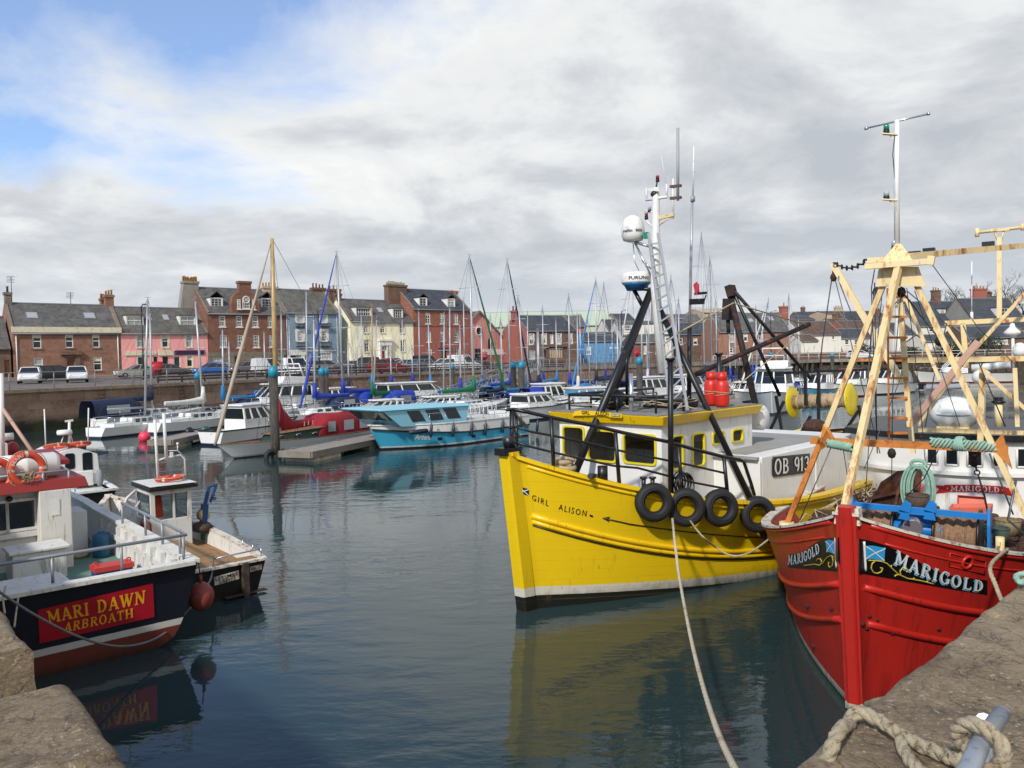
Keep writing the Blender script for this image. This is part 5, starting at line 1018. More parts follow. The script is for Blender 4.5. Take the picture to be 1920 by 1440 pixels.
# ------------------------------------------------------------------ quay furniture, cars, planting
def ground_z(p):
    q = FR.l(p); y = q.y; d = 3.01 if y > -3 else 2.8+.21*max(0, (y+15)/12) if y > -15 else 2.785
    return d+.01
m_tyre = paint('tyre_rubber', '#121212', .8, .2); m_lamp = NT('headlamp'); m_lamp.set('Base Color', (.75,.75,.72,1)); m_lamp.set('Roughness', .1); m_lamp = m_lamp.m; m_tail = paint('tail_lamp', '#8a1013', .25)
def car(px, d, head, col, label, kind='hatch', py=700):
    p = P(px, py, d); p.z = ground_z(p); F = Frame(p, head); t = F.thing('parked_car', label, 'van' if kind == 'van' else 'car', 'vehicles parked along the quay'); m = paint('car_paint', col, .3, .03, 1, '#55504a', .12, 4)
    L, W_, H = dict(hatch=(3.9,1.7,1.46), saloon=(4.5,1.75,1.42), estate=(4.6,1.78,1.5), suv=(4.6,1.85,1.72), van=(4.3,1.8,1.85))[kind]; a, b, w = L/2, -L/2, W_/2
    body = MB()
    sec = [(a-.02,.42,.62,.8),(a-.1,.3,.72,.95),(a*.62,.25,.86,1),(a*.42,.25,.93,1),(b*.5,.25,.98,1),(b+.12,.28,.98,.97),(b+.02,.38,.85,.9)]
    body.loft([[V((x,-w*k,z0)),V((x,-w*k*1.0,(z0+z1)/2)),V((x,-w*k*.96,z1)),V((x,w*k*.96,z1)),V((x,w*k,(z0+z1)/2)),V((x,w*k,z0))] for x,z0,z1,k in sec], closed=True, sm=False)
    n_ = len(body.v); body.add(body.v[:6], [tuple(range(6))[::-1]]); body.add(body.v[n_-6:n_], [tuple(range(6))]); body.build('body', m, t, bevel=.05)
    wf, wr = a*.42, (b+.12 if kind in ('estate','van','hatch','suv') else b*.55); rf, rr_ = (a*.05, b+.42 if kind != 'van' else b+.16) if kind != 'saloon' else (a*.05, b*.3)
    cb = MB(); lo = [(wf+.1,w*.93,.9),(wr,w*.93,.95),(wr,-w*.93,.95),(wf+.1,-w*.93,.9)]; hi = [(rf,w*.74,H-.05),(rr_,w*.74,H-.04),(rr_,-w*.74,H-.04),(rf,-w*.74,H-.05)]; cb.hexa(lo, hi); cb.build('window', m_dglass, t)
    rf_ = MB(); L2 = [V(q) for q in lo]; H2 = [V(q) for q in hi]
    for i in range(4): rf_.bar(L2[i]*1.0, H2[i]+V((0,0,.01)), .09)
    for s_ in (0, 2):
        i, j = (0, 1) if s_ == 0 else (3, 2)
        for f_ in (.45,)+((.75,) if kind != 'hatch' else ()): rf_.bar(L2[i].lerp(L2[j], f_), H2[i].lerp(H2[j], f_), .08)
    if kind == 'van': rf_.hexa([V(q)*1.012 for q in ((L2[0].lerp(L2[1],.45)), L2[1], L2[2], (L2[3].lerp(L2[2],.45)))], [V(q)*1.012 for q in ((H2[0].lerp(H2[1],.45)), H2[1], H2[2], (H2[3].lerp(H2[2],.45)))])
    rf_.hexa([(x,y*1.03,z-.01) for x,y,z in hi], [(x*.97,y*.9,z+.06) for x,y,z in hi]); rf_.build('roof', m, t, bevel=.02)
    for x in (a*.64, b*.62):
        for s_ in (1,-1):
            wl_ = MB().torus((x,s_*(w-.08),.31), .22, .1, (0,1,0), 16, 6).build('wheel', m_tyre, t); MB().lathe([(.2,-.02),(.19,.04),(.001,.06)], (x,s_*(w-.09),.31), (0,s_,0), 12).build('rim', m_alu, wl_)
    for s_ in (1,-1): MB().ball((a-.1,s_*w*.66,.66), .16, (.6,1.1,.7), 8).build('headlight', m_lamp, t); MB().box((b-.005,s_*w*.62,.7),(b+.1,s_*w*.88,.92)).build('tail_light', m_tail, t)
    MB().box((a-.03,-.26,.42),(a+.01,.26,.54)).build('number_plate', m_wht, t)
    return t
al = (_d.x,_d.y); ar_ = (-_d.x,-_d.y); to = (_d.y,-_d.x)
car(56, 70, (.46,-.89), '#d8d8d6', 'white hatchback nose on at the quay edge, leftmost vehicle')
car(144, 71, (.5,-.86), '#cfd1d2', 'white hatchback nose on in front of the brown house door')
car(110, 78, al, '#17181a', 'black estate car in front of the brown sandstone house', 'estate')
car(258, 84, ar_, '#8f8f86', 'beige silver saloon in front of the pink house', 'saloon'); car(318, 86, al, '#4a4c4d', 'dark grey saloon under the purple shop sign', 'saloon')
car(395, 88, ar_, '#1f5fa8', 'bright blue hatchback by the tall sandstone tenement'); car(508, 92, al, '#c8c9c8', 'silver white van left of the blue house', 'van')
car(558, 80, to, '#d5d5d2', 'small white van nose on before the blue house', 'van'); car(612, 98, al, '#77797a', 'grey estate car in front of the blue house windows', 'estate')
car(682, 104, ar_, '#16171b', 'black off-roader in front of the yellow house', 'suv'); car(665, 92, al, '#595b5e', 'grey saloon nearer the water than the black off-roader', 'saloon')
car(729, 86, al, '#8c1a20', 'dark red estate car nearest the quay edge', 'estate'); car(751, 97, ar_, '#a9acae', 'silver hatchback right behind the dark red estate'); car(742, 112, al, '#83868a', 'silver grey estate beside the white portico', 'estate')
car(783, 92, ar_, '#6c6f70', 'grey hatchback left of the small white pickup'); car(803, 110, al, '#141518', 'black people carrier in front of the red house', 'van')
car(832, 93, ar_, '#d6d5d0', 'small white hatchback beside the white van'); car(872, 95, al, '#dcdcda', 'white panel van in front of the pink workshop', 'van'); car(893, 108, al, '#2a2c31', 'dark saloon behind the white panel van', 'saloon')
car(460, 94, ar_, '#63666a', 'grey hatchback before the tenement doorway')
car(1612, 128, (1,.1), '#d0d0cc', 'white hatchback by the far white house beyond the gantry'); 
# railing
m_rail = paint('galvanised_rail', '#85837e', .6, .15, 2, '#5b4a3c', .35, 4)
rt = W0.thing('quay_railing', 'grey two bar railing along the top of the sandstone quay', 'railing')
rl = [V((x,y,2.83)) for x, y in offset_line(QP, .45)]; pts = []
for i in range(1, len(rl)-1):
    L = (rl[i+1]-rl[i]).length; k = max(1, int(L/2.4)); pts += [rl[i].lerp(rl[i+1], j/k) for j in range(k)]
for z in (.55, 1.08): MB().tube([p+V((0,0,z)) for p in pts], .03, 6).build('rail', m_rail, rt)
for p in pts[:95]: MB().tube([p, p+V((0,0,1.1))], .04, 6).build('post', m_rail, rt)
rt2 = W0.thing('timber_barrier', 'dark rusty multi bar barrier behind the railing before the tenement', 'barrier'); m_rustb = paint('rusty_bars', '#3a2a22', .85, .3, 3)
A_, B_ = G(385,703,2.95), G(760,697,2.95); A_ = V((FR.w((FR.l(A_).x,0,0)))); qa = [V((x,y,2.8)) for x, y in offset_line(QP, 1.6)]; bp_ = []
for i in range(3, 6):
    k = 8; bp_ += [qa[i].lerp(qa[i+1], j/k) for j in range(k)]
for z in (.25,.5,.75): MB().sweep([p+V((0,0,z)) for p in bp_], .08, .12).build('bar', m_rustb, rt2)
for p in bp_: MB().box((p.x-.06,p.y-.06,2.75),(p.x+.06,p.y+.06,3.68)).build('post', m_rustb, rt2)
def lamp(px, yt, d, label, py=690):
    p = P(px, py, d); z0 = ground_z(p); F = Frame((p.x,p.y,z0)); H = P(px, yt, d).z-z0; t = F.thing('street_lamp', label, 'street lamp', 'tall black street lamps')
    MB().tube([(0,0,-.1),(0,0,.9),(0,0,H)], [.12,.1,.06], 8).lathe([(.2,0),(.2,.15),(.12,.3)], (0,0,0), n=10).build('post', m_black, t); MB().tube([(0,0,H-.1),(.5,-.5,H+.1)], .04, 6).ball((.6,-.6,H+.08), .18, (1.6,1.6,.5), 10).build('lantern', m_lead, t)
lamp(269, 573, 78, 'black street lamp in front of the pink house'); lamp(599, 582, 88, 'black street lamp in front of the blue house'); lamp(1167, 583, 120, 'black street lamp before the cream slate roofed house'); lamp(828, 640, 100, 'short lamp before the red house'); lamp(1446, 584, 135, 'grey street lamp before the brick house')
m_redcab = paint('red_fibreglass', '#b21f28', .4, .08)
def cab(px, py, d, label):
    p = P(px, py, d); z0 = 2.78; F = Frame((p.x,p.y,z0), (_d.x,_d.y)); t = F.thing('lifebuoy_cabinet', label, 'lifebuoy cabinet', 'red lifebuoy cabinets on posts'); h = p.z-z0
    MB().tube([(0,0,0),(0,0,h+.3)], .05, 6).build('post', m_redcab, t); MB().lathe([(.001,-.12),(.42,-.12),(.46,0),(.42,.14),(.001,.16)], (0,-.06,h), (0,1,0), 18).box((-.4,-.15,h),(.4,.08,h+.5)).build('housing', m_redcab, t)
cab(294, 690, 62, 'red lifebuoy cabinet by the railing before the pink house'); cab(907, 668, 90, 'red lifebuoy cabinet before the pink workshop'); cab(1194, 662, 100, 'red lifebuoy cabinet seen left of the black tripod')
# right-hand quay wall and planting
QW = [P(1385,660,131), P(1560,657,137), P(1810,652,134)]
wl2 = MB(); wl2.sweep([V((p.x,p.y,3.35)) for p in QW], .5, 1.3); tag(wl2.build('parapet_wall', m_brown), 'low brown stone parapet wall behind the piled quay', 'wall')
pr = [V((x,y,2.88)) for x, y in offset_line(QT, .5)]; r4 = W0.thing('deck_railing', 'thin pale railing along the piled quay deck', 'railing'); pp2 = []
for i in range(0, 3):
    L = (pr[i+1]-pr[i]).length; k = int(L/3); pp2 += [pr[i].lerp(pr[i+1], j/k) for j in range(k)]
MB().tube([p+V((0,0,1.0)) for p in pp2], .04, 6).build('rail', m_wht, r4); MB().tube([p+V((0,0,.55)) for p in pp2], .025, 6).build('rail', m_wht, r4)
for p in pp2[:60]: MB().tube([p, p+V((0,0,1.02))], .035, 5).build('post', m_wht, r4)
def leafmat(name, a, b):
    n = NT(name); c = n.ramp(n.noise(n.co(), 1.4, 4), [(.35, C(a)), (.65, C(b))]); n.set('Base Color', c); n.set('Roughness', .8); return n.m
m_leaf = leafmat('evergreen_leaves', '#20291a', '#3a4527'); m_bark = paint('bark', '#3f352c', .9, .25, 4)
def shrub(px, py, d, w, h, label, seed, n=900):
    p = P(px, py, d); p.z = 2.9; r5 = random.Random(seed); F = Frame(p); t = F.thing('shrub', label, 'shrub', 'dark evergreen shrubs on the far quay'); mb = MB()
    cl = [(r5.uniform(-w/2,w/2)*.7, r5.uniform(-1,1), r5.uniform(.25,.8)*h, r5.uniform(.3,.5)*h) for _ in range(9)]
    for _ in range(n):
        cx_, cy_, cz_, cr = r5.choice(cl); v = V((r5.gauss(0,1), r5.gauss(0,1), r5.gauss(0,1))).normalized()*cr*r5.uniform(.6,1.05); q = V((cx_,cy_,cz_))+v; q.z = max(.05, q.z); u = V((r5.uniform(-1,1), r5.uniform(-1,1), r5.uniform(-1,1))).normalized()*.16; w_ = u.orthogonal().normalized()*.1; mb.add([q-u,q+w_,q+u,q-w_], [(0,1,2,3)])
    mb.build('foliage', m_leaf, t); MB().tube([(0,0,-.1),(.1,0,h*.5)], [.1,.04], 5).build('stem', m_bark, t)
shrub(1625, 668, 130, 3.2, 2.2, 'dark shrub behind the parapet wall left of the signal tower', 1); shrub(1778, 668, 132, 6, 2.6, 'wide dark shrub before the white lettered building', 2, 1300); shrub(1850, 664, 131, 6.5, 3.4, 'tall dark shrub before the shop front', 3, 1500); shrub(1705, 668, 131, 3, 1.8, 'small dark shrub right of the signal tower', 4)
def bare_tree(px, py, d, h, label, seed):
    p = P(px, py, d); p.z = 2.9; r6 = random.Random(seed); t = Frame(p).thing('bare_tree', label, 'tree', 'leafless trees on the skyline'); mb = MB(); tw = MB(); q = V((0,0,h*.35)); MB().tube([(0,0,-.3),(.1,0,h*.2),q], [h*.03,h*.024,h*.02], 7).build('trunk', m_bark, t)
    def br(p0, d0, L, r_, lv):
        p1 = p0+d0*L*.5+V((r6.gauss(0,.1)*L,)*3)*.3; p2 = p0+d0*L; (mb if lv < 2 else tw).tube([p0,p1,p2], [r_,r_*.75,r_*.5], 4 if lv > 1 else 6)
        if lv >= 4: return
        for _ in range(3 if lv < 3 else 4):
            nd = (d0+V((r6.gauss(0,.55), r6.gauss(0,.55), r6.gauss(.12,.4)))).normalized(); br(p0.lerp(p2, r6.uniform(.55,1)), nd, L*r6.uniform(.5,.75), r_*.5, lv+1)
    for k in range(5): a = 2*pi*k/5+r6.random(); br(q-V((0,0,h*.1*r6.random())), V((cos(a)*.7, sin(a)*.7, r6.uniform(.6,1.2))).normalized(), h*.28, h*.013, 0)
    mb.build('limb', m_bark, t); tw.build('twigs', m_bark, t)
bare_tree(1800, 560, 190, 21, 'leafless rounded tree on the skyline left of the red chimney', 5); bare_tree(1873, 560, 200, 22.5, 'leafless tree on the skyline at the far right', 6); bare_tree(1637, 600, 210, 16, 'leafless tree behind the gantry apex', 8); bare_tree(1905, 560, 185, 20, 'leafless tree cut off by the right edge', 9)
# ------------------------------------------------------------------ yellow trawler
p = G(975,1146); YF = Frame((p.x+.07,p.y+.07,0), (-.70,-.714))
yh = Hull(16, 5.4, 2.68, 1.38, 1.7, draft=1.3, run=.44, pd=2.5, runw=7.5, pw=1.9, bw=.96, tr=.8, rake=.13, stem=.1, fl=1.25, pe=3.2)
yh.runw = 7.5
yt = YF.thing('fishing_trawler', 'bright yellow wooden trawler with a white wheelhouse and black tripod mast', 'trawler')
m_yhull = bandmat('yellow_hull_paint', [(.25,'#1b1a17'),(.40,'#c9c3b0'),(9,'#dfba0c')], .38, .05, '#96781c', .13, planks=.17, rust=.3, scum=.13, slope=.065)
m_yel2 = paint('yellow_gloss', '#dfb60c', .35, .06, 1.5, '#8a6a18', .22, 5, (3,3,.6)); m_ywh = paint('wheelhouse_white', '#d9d7d0', .45, .05, 1, '#a29a86', .22, 3, (3,3,.4))
m_blk = paint('black_gloss_paint', '#121214', .4, .3, 3, '#5b3a22', .14, 7); m_rope = paint('hemp_rope', '#a89878', .9, .2, 8, '#6d6048', .3, 20, bump=.6, bsc=60); m_ropeg = paint('pale_green_rope', '#86a894', .85, .2, 8, bump=.5, bsc=60)
m_net = paint('brown_netting', '#4a2f22', .95, .4, 14, '#1d1612', .45, 22, bump=.8, bsc=40); m_deckw = paint('deck_boards', '#7d7262', .85, .2, 3, '#51483c', .4, 5, (1,8,1))
yh.outer(40, 12).build('hull', m_yhull, yt)
dk = lambda t: (yh.zs(t)-.42) if t > .8 else max(.85, yh.zs(t)-.6)
yh.deck(z=dk, n=30, off=-.1).build('deck', m_deckw, yt); yh.inner(dk, .12, 36).build('bulwark_lining', m_yel2, yt)
yh.cap(.22, .06, .02, -.05, 40).build('cap_rail', m_yel2, yt)
def stem_post(h, t, mat, w=.2, dx=.14, z0=-.4, z1=None, dz=.05):
    z1 = (z1 or h.zs(1))+dz; n = 12; rg = []
    for i in range(n+1): z = z0+(z1-z0)*i/n; x = h.pt(1, min(z, h.zs(1)), 1).x+(z-min(z, h.zs(1)))*h.rake; rg.append([V((x-.16,w*.9,z)),V((x+dx*.6,w*.75,z)),V((x+dx,w*.5,z)),V((x+dx,-w*.5,z)),V((x+dx*.6,-w*.75,z)),V((x-.16,-w*.9,z))])
    mb = MB().loft(rg, closed=True); mb.add(rg[-1], [tuple(range(6))]); return mb.build('stem_post', mat, t)
stem_post(yh, yt, m_yhull, .16, .1)
zs1 = lambda t: yh.zs(t)-.93
yh.strake(zs1, .05, .05, .985, 50, off=.0).build('rubbing_strake', m_yel2, yt); yh.strake(lambda t: zs1(t)-.1, .04, .05, .985, 50).build('rubbing_strake', m_yel2, yt); yh.strake(lambda t: zs1(t)-.16, .012, .05, .985, 50, off=.015).build('strake_seam', m_blk, yt)
yh.strake(lambda t: yh.zs(t)-.08, .035, .05, .985, 50).build('rubbing_strake', m_yel2, yt)
z3 = lambda x, y: (900+x/4.8, 740+y/4.8); z4 = lambda x, y: (1200+x/4.8, 740+y/4.8); z6 = lambda x, y: (1060+x/4.571, 520+y/4.571); z5 = lambda x, y: (1100+x/4.234, 220+y/4.234)
# name, flag, arrow
D = Decal(YF, yh.tree, z3(470,895), z3(962,1040), z3(952,1095), z3(465,945), 3); letter(D, 'GIRL   ALISON', .012, .0, space=1.35).build('name_lettering', m_blk, yt)
D = Decal(YF, yh.tree, z3(345,822), z3(441,850), z3(440,910), z3(345,882)); fl = patch(D, lambda u: (0,1), .008, nu=4, nv=3)
m_navy = paint('flag_navy', '#16223f', .5, .05)
fo = fl.build('flag_panel', m_navy, yt); fx = MB()
for a, b in (((0,.04),(1,.96)), ((0,.96),(1,.04))):
    fx.loft([[D(a[0]+(b[0]-a[0])*i/6, min(1,max(0,a[1]+(b[1]-a[1])*i/6+s_)), .013 if a[1] < .5 else .0138) for s_ in (-.07,.07)] for i in range(7)])
fx.build('saltire_cross', m_wht, fo)
ln = MB(); pts = []
for x, y in [z3(1105,1108), (1180,982), (1230,989.5), (1290,997), (1340,1002), (1400,1006.5), (1462,1008)]:
    q, nn = hit(YF, yh.tree, x, y); 
    if q: pts.append(q+nn*.012)
ln.tube(pts, .011, 5); q, nn = hit(YF, yh.tree, *z3(1098,1106)); q2, n2 = hit(YF, yh.tree, *z3(1170,1095)); q3, n3 = hit(YF, yh.tree, *z3(1165,1145)); q4, n4 = hit(YF, yh.tree, *z3(1150,1117)); ln.add([q+nn*.015, q2+n2*.015, q4+n4*.016, q3+n3*.015], [(0,1,2,3)]); ln.build('painted_arrow', m_blk, yt)
D = Decal(YF, yh.tree, z3(985,1075), z3(1015,1085), z3(1015,1100), z3(985,1093)); patch(D, lambda u: (0,1), .012, nu=2, nv=2).build('painted_dot', m_blk, yt)
# wheelhouse
XF = -2.5; fr = lambda x, y: YF.on(x, y, 0, XF)
c1 = fr(1236,798); c2 = fr(1246,917); c3 = fr(1049,786); yp_, ys_ = (c1.y+c2.y)/2, c3.y
sd_ = lambda x, y: YF.on(x, y, 1, yp_)
xb = sd_(1410,800).x; zt = c1.z+.02; zl = 1.1
wb = MB(); fwin = [[fr(*z3(a,b)), fr(*z3(c,d))] for a,b,c,d in [(752,285,940,565),(975,318,1225,606),(1297,352,1583,632)]]
fops = [(b.y, min(a.z,b.z), a.y, max(a.z,b.z)) if b.y < a.y else (a.y, min(a.z,b.z), b.y, max(a.z,b.z)) for a, b in fwin]
swin = [[sd_(*z4(a,b)), sd_(*z4(c,d))] for a,b,c,d in [(283,378,385,655),(468,358,577,628),(650,345,750,432),(826,322,920,412)]]
sops = [(min(a.x,b.x), min(a.z,b.z), max(a.x,b.x), max(a.z,b.z)) for a, b in swin]
Mf = Matrix(((0,1,0,XF),(1,0,0,0),(0,0,1,0),(0,0,0,1)))     # front wall built in (y,depth,z)
t_ = MB(); holes(t_, ys_, yp_, zl, zt, 0, fops, 0); Mfr = Matrix(((0,-1,0,XF),(1,0,0,0),(0,0,1,0),(0,0,0,1)))
t_.v = [V((XF-v.y, v.x, v.z)) for v in t_.v]; wb.add(t_.v, t_.f)
t_ = MB(); holes(t_, xb, XF, zl, zt, 0, sops, 0); wb.add([V((v.x, yp_-v.y, v.z)) for v in t_.v], t_.f)
wb.add([(xb,ys_,zl),(XF,ys_,zl),(XF,ys_,zt),(xb,ys_,zt)], [(0,1,2,3)]); wb.add([(xb,ys_,zl),(xb,yp_,zl),(xb+.0,yp_,zt),(xb,ys_,zt)], [(0,1,2,3)]); wb.add([(xb,ys_,1.35),(xb,yp_,1.35),(XF,yp_,1.35),(XF,ys_,1.35)], [(0,1,2,3)])
m_glz = NT('clear_cabin_glass'); m_glz.set('Base Color', (.55,.6,.6,1)); m_glz.set('Roughness', .04); m_glz.set('Transmission Weight', 1.0); m_glz.set('IOR', 1.08); m_glz.set('Alpha', 1); m_glz = m_glz.m
wo = wb.build('wheelhouse', m_ywh, yt); m_yfr = paint('yellow_window_frame', '#cdbb1c', .45, .1, 4)
def rwin(o, ax, v0, op, out, fw=.05, gl=m_dglass, r_=.07):
    a, b, c, d = op; mk = (lambda u, w, o_: V((v0+o_, u, w))) if ax == 0 else (lambda u, w, o_: V((u, v0+o_, w)))
    def loop(e, o_):
        q = []
        for cx_, cz_, a0 in ((c+e-r_,d+e-r_,0),(a-e+r_,d+e-r_,90),(a-e+r_,b-e+r_,180),(c+e-r_,b-e+r_,270)):
            q += [mk(cx_+r_*cos(R(a0+k*30)), cz_+r_*sin(R(a0+k*30)), o_) for k in range(4)]
        return q
    mb = MB(); mb.loft([loop(-.012, -.02*out), loop(-.012, .03*out), loop(fw, .03*out), loop(fw, -.01*out)], closed=True); fo_ = mb.build('window_frame', m_yfr, o)
    MB().add(loop(-.005, -.012*out), [tuple(range(16))]).build('window_pane', gl, fo_)
for op in fops: rwin(wo, 0, XF, op, 1, .024, m_glz)
for k, op in enumerate(sops): rwin(wo, 1, yp_, op, 1, .02, m_glz)
op = sops[1]; MB().hexa([(op[0]+.02,yp_-.12,op[1]-.1),(op[2]-.1,yp_-.12,op[1]-.1),(op[2]-.1,yp_-.3,op[1]-.1),(op[0]+.02,yp_-.3,op[1]-.1)], [(op[0]+.06,yp_-.14,op[3]-.08),(op[2]-.16,yp_-.14,op[3]-.08),(op[2]-.16,yp_-.26,op[3]-.08),(op[0]+.06,yp_-.26,op[3]-.08)]).build('hanging_oilskin', paint('red_oilskin','#c2301f',.5,.12,6), wo, bevel=.04)
# visor roof
vt = MB(); o1, o2 = .28, .16; lo = [(XF+.1,yp_+o2*.6,zt-.02),(xb-.15,yp_+o2*.6,zt-.02),(xb-.15,ys_-o2*.6,zt-.02),(XF+.1,ys_-o2*.6,zt-.02)]; hi = [(XF+o1-.1,yp_+o2,zt+.16),(xb-.2,yp_+o2,zt+.16),(xb-.2,ys_-o2,zt+.16),(XF+o1-.1,ys_-o2,zt+.16)]
vt.hexa(lo, hi); ro = vt.build('roof_visor', m_yel2, wo, bevel=.015); MB().hexa([(x*.985 if i < 0 else x,y*.93,z+.003) for i,(x,y,z) in enumerate(hi)], [(x,y*.93,z+.02) for x,y,z in hi]).build('roof_deck', paint('roof_grey','#77756f',.8,.2,2), ro)
fv = lambda x, y: YF.on(x, y, 0, XF+.2)
nb = [fv(*z3(x,y)) for x, y in [(832,190),(850,150),(905,142),(1150,160),(1205,180),(1175,200),(1100,185)]]; nm = MB().prism([V((XF+.15,q.y,q.z)) for q in nb], (.05,0,0)).build('name_board', m_yel2, ro)
a, b = fv(*z3(915,162)), fv(*z3(1165,178)); D = PlaneD((XF+.205,a.y,a.z-.03),(0,b.y-a.y,b.z-a.z),(0,0,.075)); letter(D, 'GIRL     ALISON', .004, .015).build('name_lettering', m_blk, nm)
a, b = fv(*z3(1165,168)), fv(*z3(1280,208)); fb2 = MB().box((XF+.18,a.y,b.z),(XF+.215,b.y,a.z)).build('flag_board', m_yel2, ro); MB().box((XF+.216,a.y+.05,b.z+.02),(XF+.222,b.y-.03,a.z-.015)).build('flag_panel', m_navy, fb2)
fx = MB(); fx.bar((XF+.226,a.y+.06,b.z+.03),(XF+.226,b.y-.04,a.z-.025),.014,.006); fx.bar((XF+.2285,a.y+.06,a.z-.025),(XF+.2285,b.y-.04,b.z+.03),.014,.006); fx.build('saltire_cross', m_wht, fb2)
# things inside the windows
MB().box((XF-.1,ys_+.2,1.7),(XF-.5,yp_-.2,2.1)).build('console', m_blk, wo)
# deck shelter with the registration number
ysh = 2.15; sh = lambda x, y: YF.on(x, y, 1, ysh)
s1, s2 = sh(1428,848), sh(1592,829); zsh = (s1.z+s2.z)/2
sb = MB(); sb.hexa([(s1.x,ysh,1.0),(s2.x-1,ysh,1.0),(s2.x-1,-ysh,1.0),(s1.x,-ysh,1.0)], [(s1.x,ysh,zsh),(s2.x-1,ysh,zsh),(s2.x-1,-ysh,zsh),(s1.x,-ysh,zsh)]); sbo = sb.build('deck_shelter', m_ywh, yt, bevel=.02)
MB().box((s1.x-.15,ysh-.4,zsh+.004),(s2.x,-.2,zsh+.012)).box((s1.x+.1,yp_+.02,zsh-.05),(xb+.6,ysh-.05,zsh-.004)).build('shelter_roof', paint('grey_deck_paint','#8d8b85',.8,.12,2), sbo)
0 and MB().hexa([(s1.x,ysh-.02,1.0),(s1.x+.9,yp_+.1,1.0),(s1.x+.0,yp_+.0,1.0),(s1.x,yp_,1.0)], [(s1.x,ysh-.02,zsh),(s1.x+.9,yp_+.1,zsh),(s1.x,yp_,zsh),(s1.x,yp_,zsh)]).build('shelter_front', m_ywh, sbo)
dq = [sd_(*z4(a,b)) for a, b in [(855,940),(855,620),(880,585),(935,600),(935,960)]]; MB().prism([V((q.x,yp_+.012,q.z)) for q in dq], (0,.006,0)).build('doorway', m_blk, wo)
dq = [sd_(*z4(a,b)) for a, b in [(682,870),(682,650),(705,590),(760,565),(850,570),(850,940)]]; MB().prism([V((q.x,yp_+.014,q.z)) for q in dq], (0,.03,0)).build('door', paint('door_grey','#b4b3ae',.5,.05), wo, bevel=.008)
for x in (1075,1580): q = sh(*z4(x,600)); MB().box((q.x-.012,ysh+.002,1.1),(q.x+.012,ysh+.02,zsh-.05)).build('panel_seam', m_ywh, sbo)
Dp = [sh(*z4(x,y)) for x, y in [(1182,560),(1520,528),(1520,700),(1182,745)]]
pb = MB(); q0, q1, q2, q3 = [V((q.x,ysh+.012,q.z)) for q in Dp]; bo = MB().prism([q0.lerp(q1,.04),q1,q2,q3.lerp(q2,.04),q3.lerp(q0,.15),q3.lerp(q0,.85)], (0,.008,0)).build('number_panel', m_blk, sbo)
D = PlaneD(q3.lerp(q0,.13)+V((-.06,.01,0)), (q2-q3)*.93, (q0-q3)*.74)
sign(D, 'OB 913', .012, gap=.07, fat=.012).build('registration_number', m_wht, bo)
# black tripod, mast, ladder
ap = V((-3.9,0,5.58)); tr = MB().tube([(-1.6,-.4,1.7), ap], .075, 10); tr.build('tripod_leg', m_blk, yt); MB().tube([(-4.1,2.05,1.5), ap], .06, 10).build('tripod_leg', m_blk, yt); MB().tube([(-4.1,-2.05,1.5), ap], .06, 10).build('tripod_leg', m_blk, yt)
at_ = lambda x, y, xl=-3.9: YF.on(x, y, 0, xl)
q = at_(1187,540); MB().tube([q, at_(1206,576)], .045, 8).tube([q, at_(1222,543)], .04, 8).build('radar_bracket', m_blk, yt)
r_ = at_(1193.5,538); rd = MB().lathe([(.2,-.12),(.25,-.02),(.3,.02)], r_+V((0,0,.05)), n=24, mi=1).lathe([(.3,.022),(.31,.05),(.3,.2),(.27,.24),(.001,.25)], r_+V((0,0,.05)), n=24).build('radar_scanner', [m_wht, paint('radar_blue','#1f5f93',.4,.05)], yt)
ax_ = V((1,0,0)); D = lambda u, v, off: r_+V((cos((u-.5)*1.5+.85)*(.311+off), sin((u-.5)*1.5+.85)*(.311+off), .13+v*.07)); letter(D, 'FURUNO', .004, .02).build('radar_lettering', m_navy, rd)
mtop = at_(1230,352); mb_ = at_(1233,640)
mo = MB().tube([at_(1242,700), at_(1229,540), at_(1230,372), mtop], [.1,.1,.075,.06], 10).build('mast', m_ywh, yt)
ld = MB(); l0, l1, l2, l3 = at_(1216,437,-3.75), at_(1262,800,-3.4), at_(1234,437,-3.75), at_(1289,770,-3.4)
ld.bar(l0, l1, .055, .03); ld.bar(l2, l3, .055, .03); l0b = at_(1224,437,-3.72); 
for i in range(1, 17): ld.bar(l0.lerp(l1, i/17), l2.lerp(l3, i/17), .03)
ld.build('ladder', m_alu, yt)
dm = at_(1187,451); do = MB().lathe([(.1,-.03),(.2,.0),(.235,.1),(.24,.22),(.22,.36),(.16,.46),(.07,.51),(.001,.52)], dm, n=24).build('satellite_dome', m_wht, mo)
D = lambda u, v, off: dm+V((cos((u-.5)*1.7+.55)*(.243+off), sin((u-.5)*1.7+.55)*(.243+off), .15+v*.06)); letter(D, 'intellian', .004, .02, box=(0,0,.52,1)).build('dome_lettering', m_navy, do); letter(D, 'MARINE', .004, .02, box=(.68,0,1.05,1)).build('dome_lettering', m_navy, do)
MB().tube([at_(1190,454), at_(1218,462)], .03, 6).tube([at_(1190,454), at_(1222,520)], .025, 6).tube([at_(1187,456), at_(1190,490), at_(1200,512)], .012, 5).tube([at_(1204,488), at_(1222,505)], .02, 5).build('dome_bracket', m_steel, mo)
m_redl = paint('red_lens', '#7d1522', .15); m_greenl = paint('green_lens', '#0c7d5c', .15); m_clear = paint('clear_lens', '#9aa3a5', .1)
def navlight(px, yt_, yb, mat, par, plane=at_, r=.035):
    a, b = plane(px, yb), plane(px, yt_); h = (b-a).length; mb = MB(); mb.lathe([(r*1.1,0),(r*1.1,h*.35)], a, n=12, mi=1); mb.lathe([(r,h*.352),(r,h*.92),(r*.8,h)], a, n=12); return mb.build('navigation_light', [mat, m_blk], par)
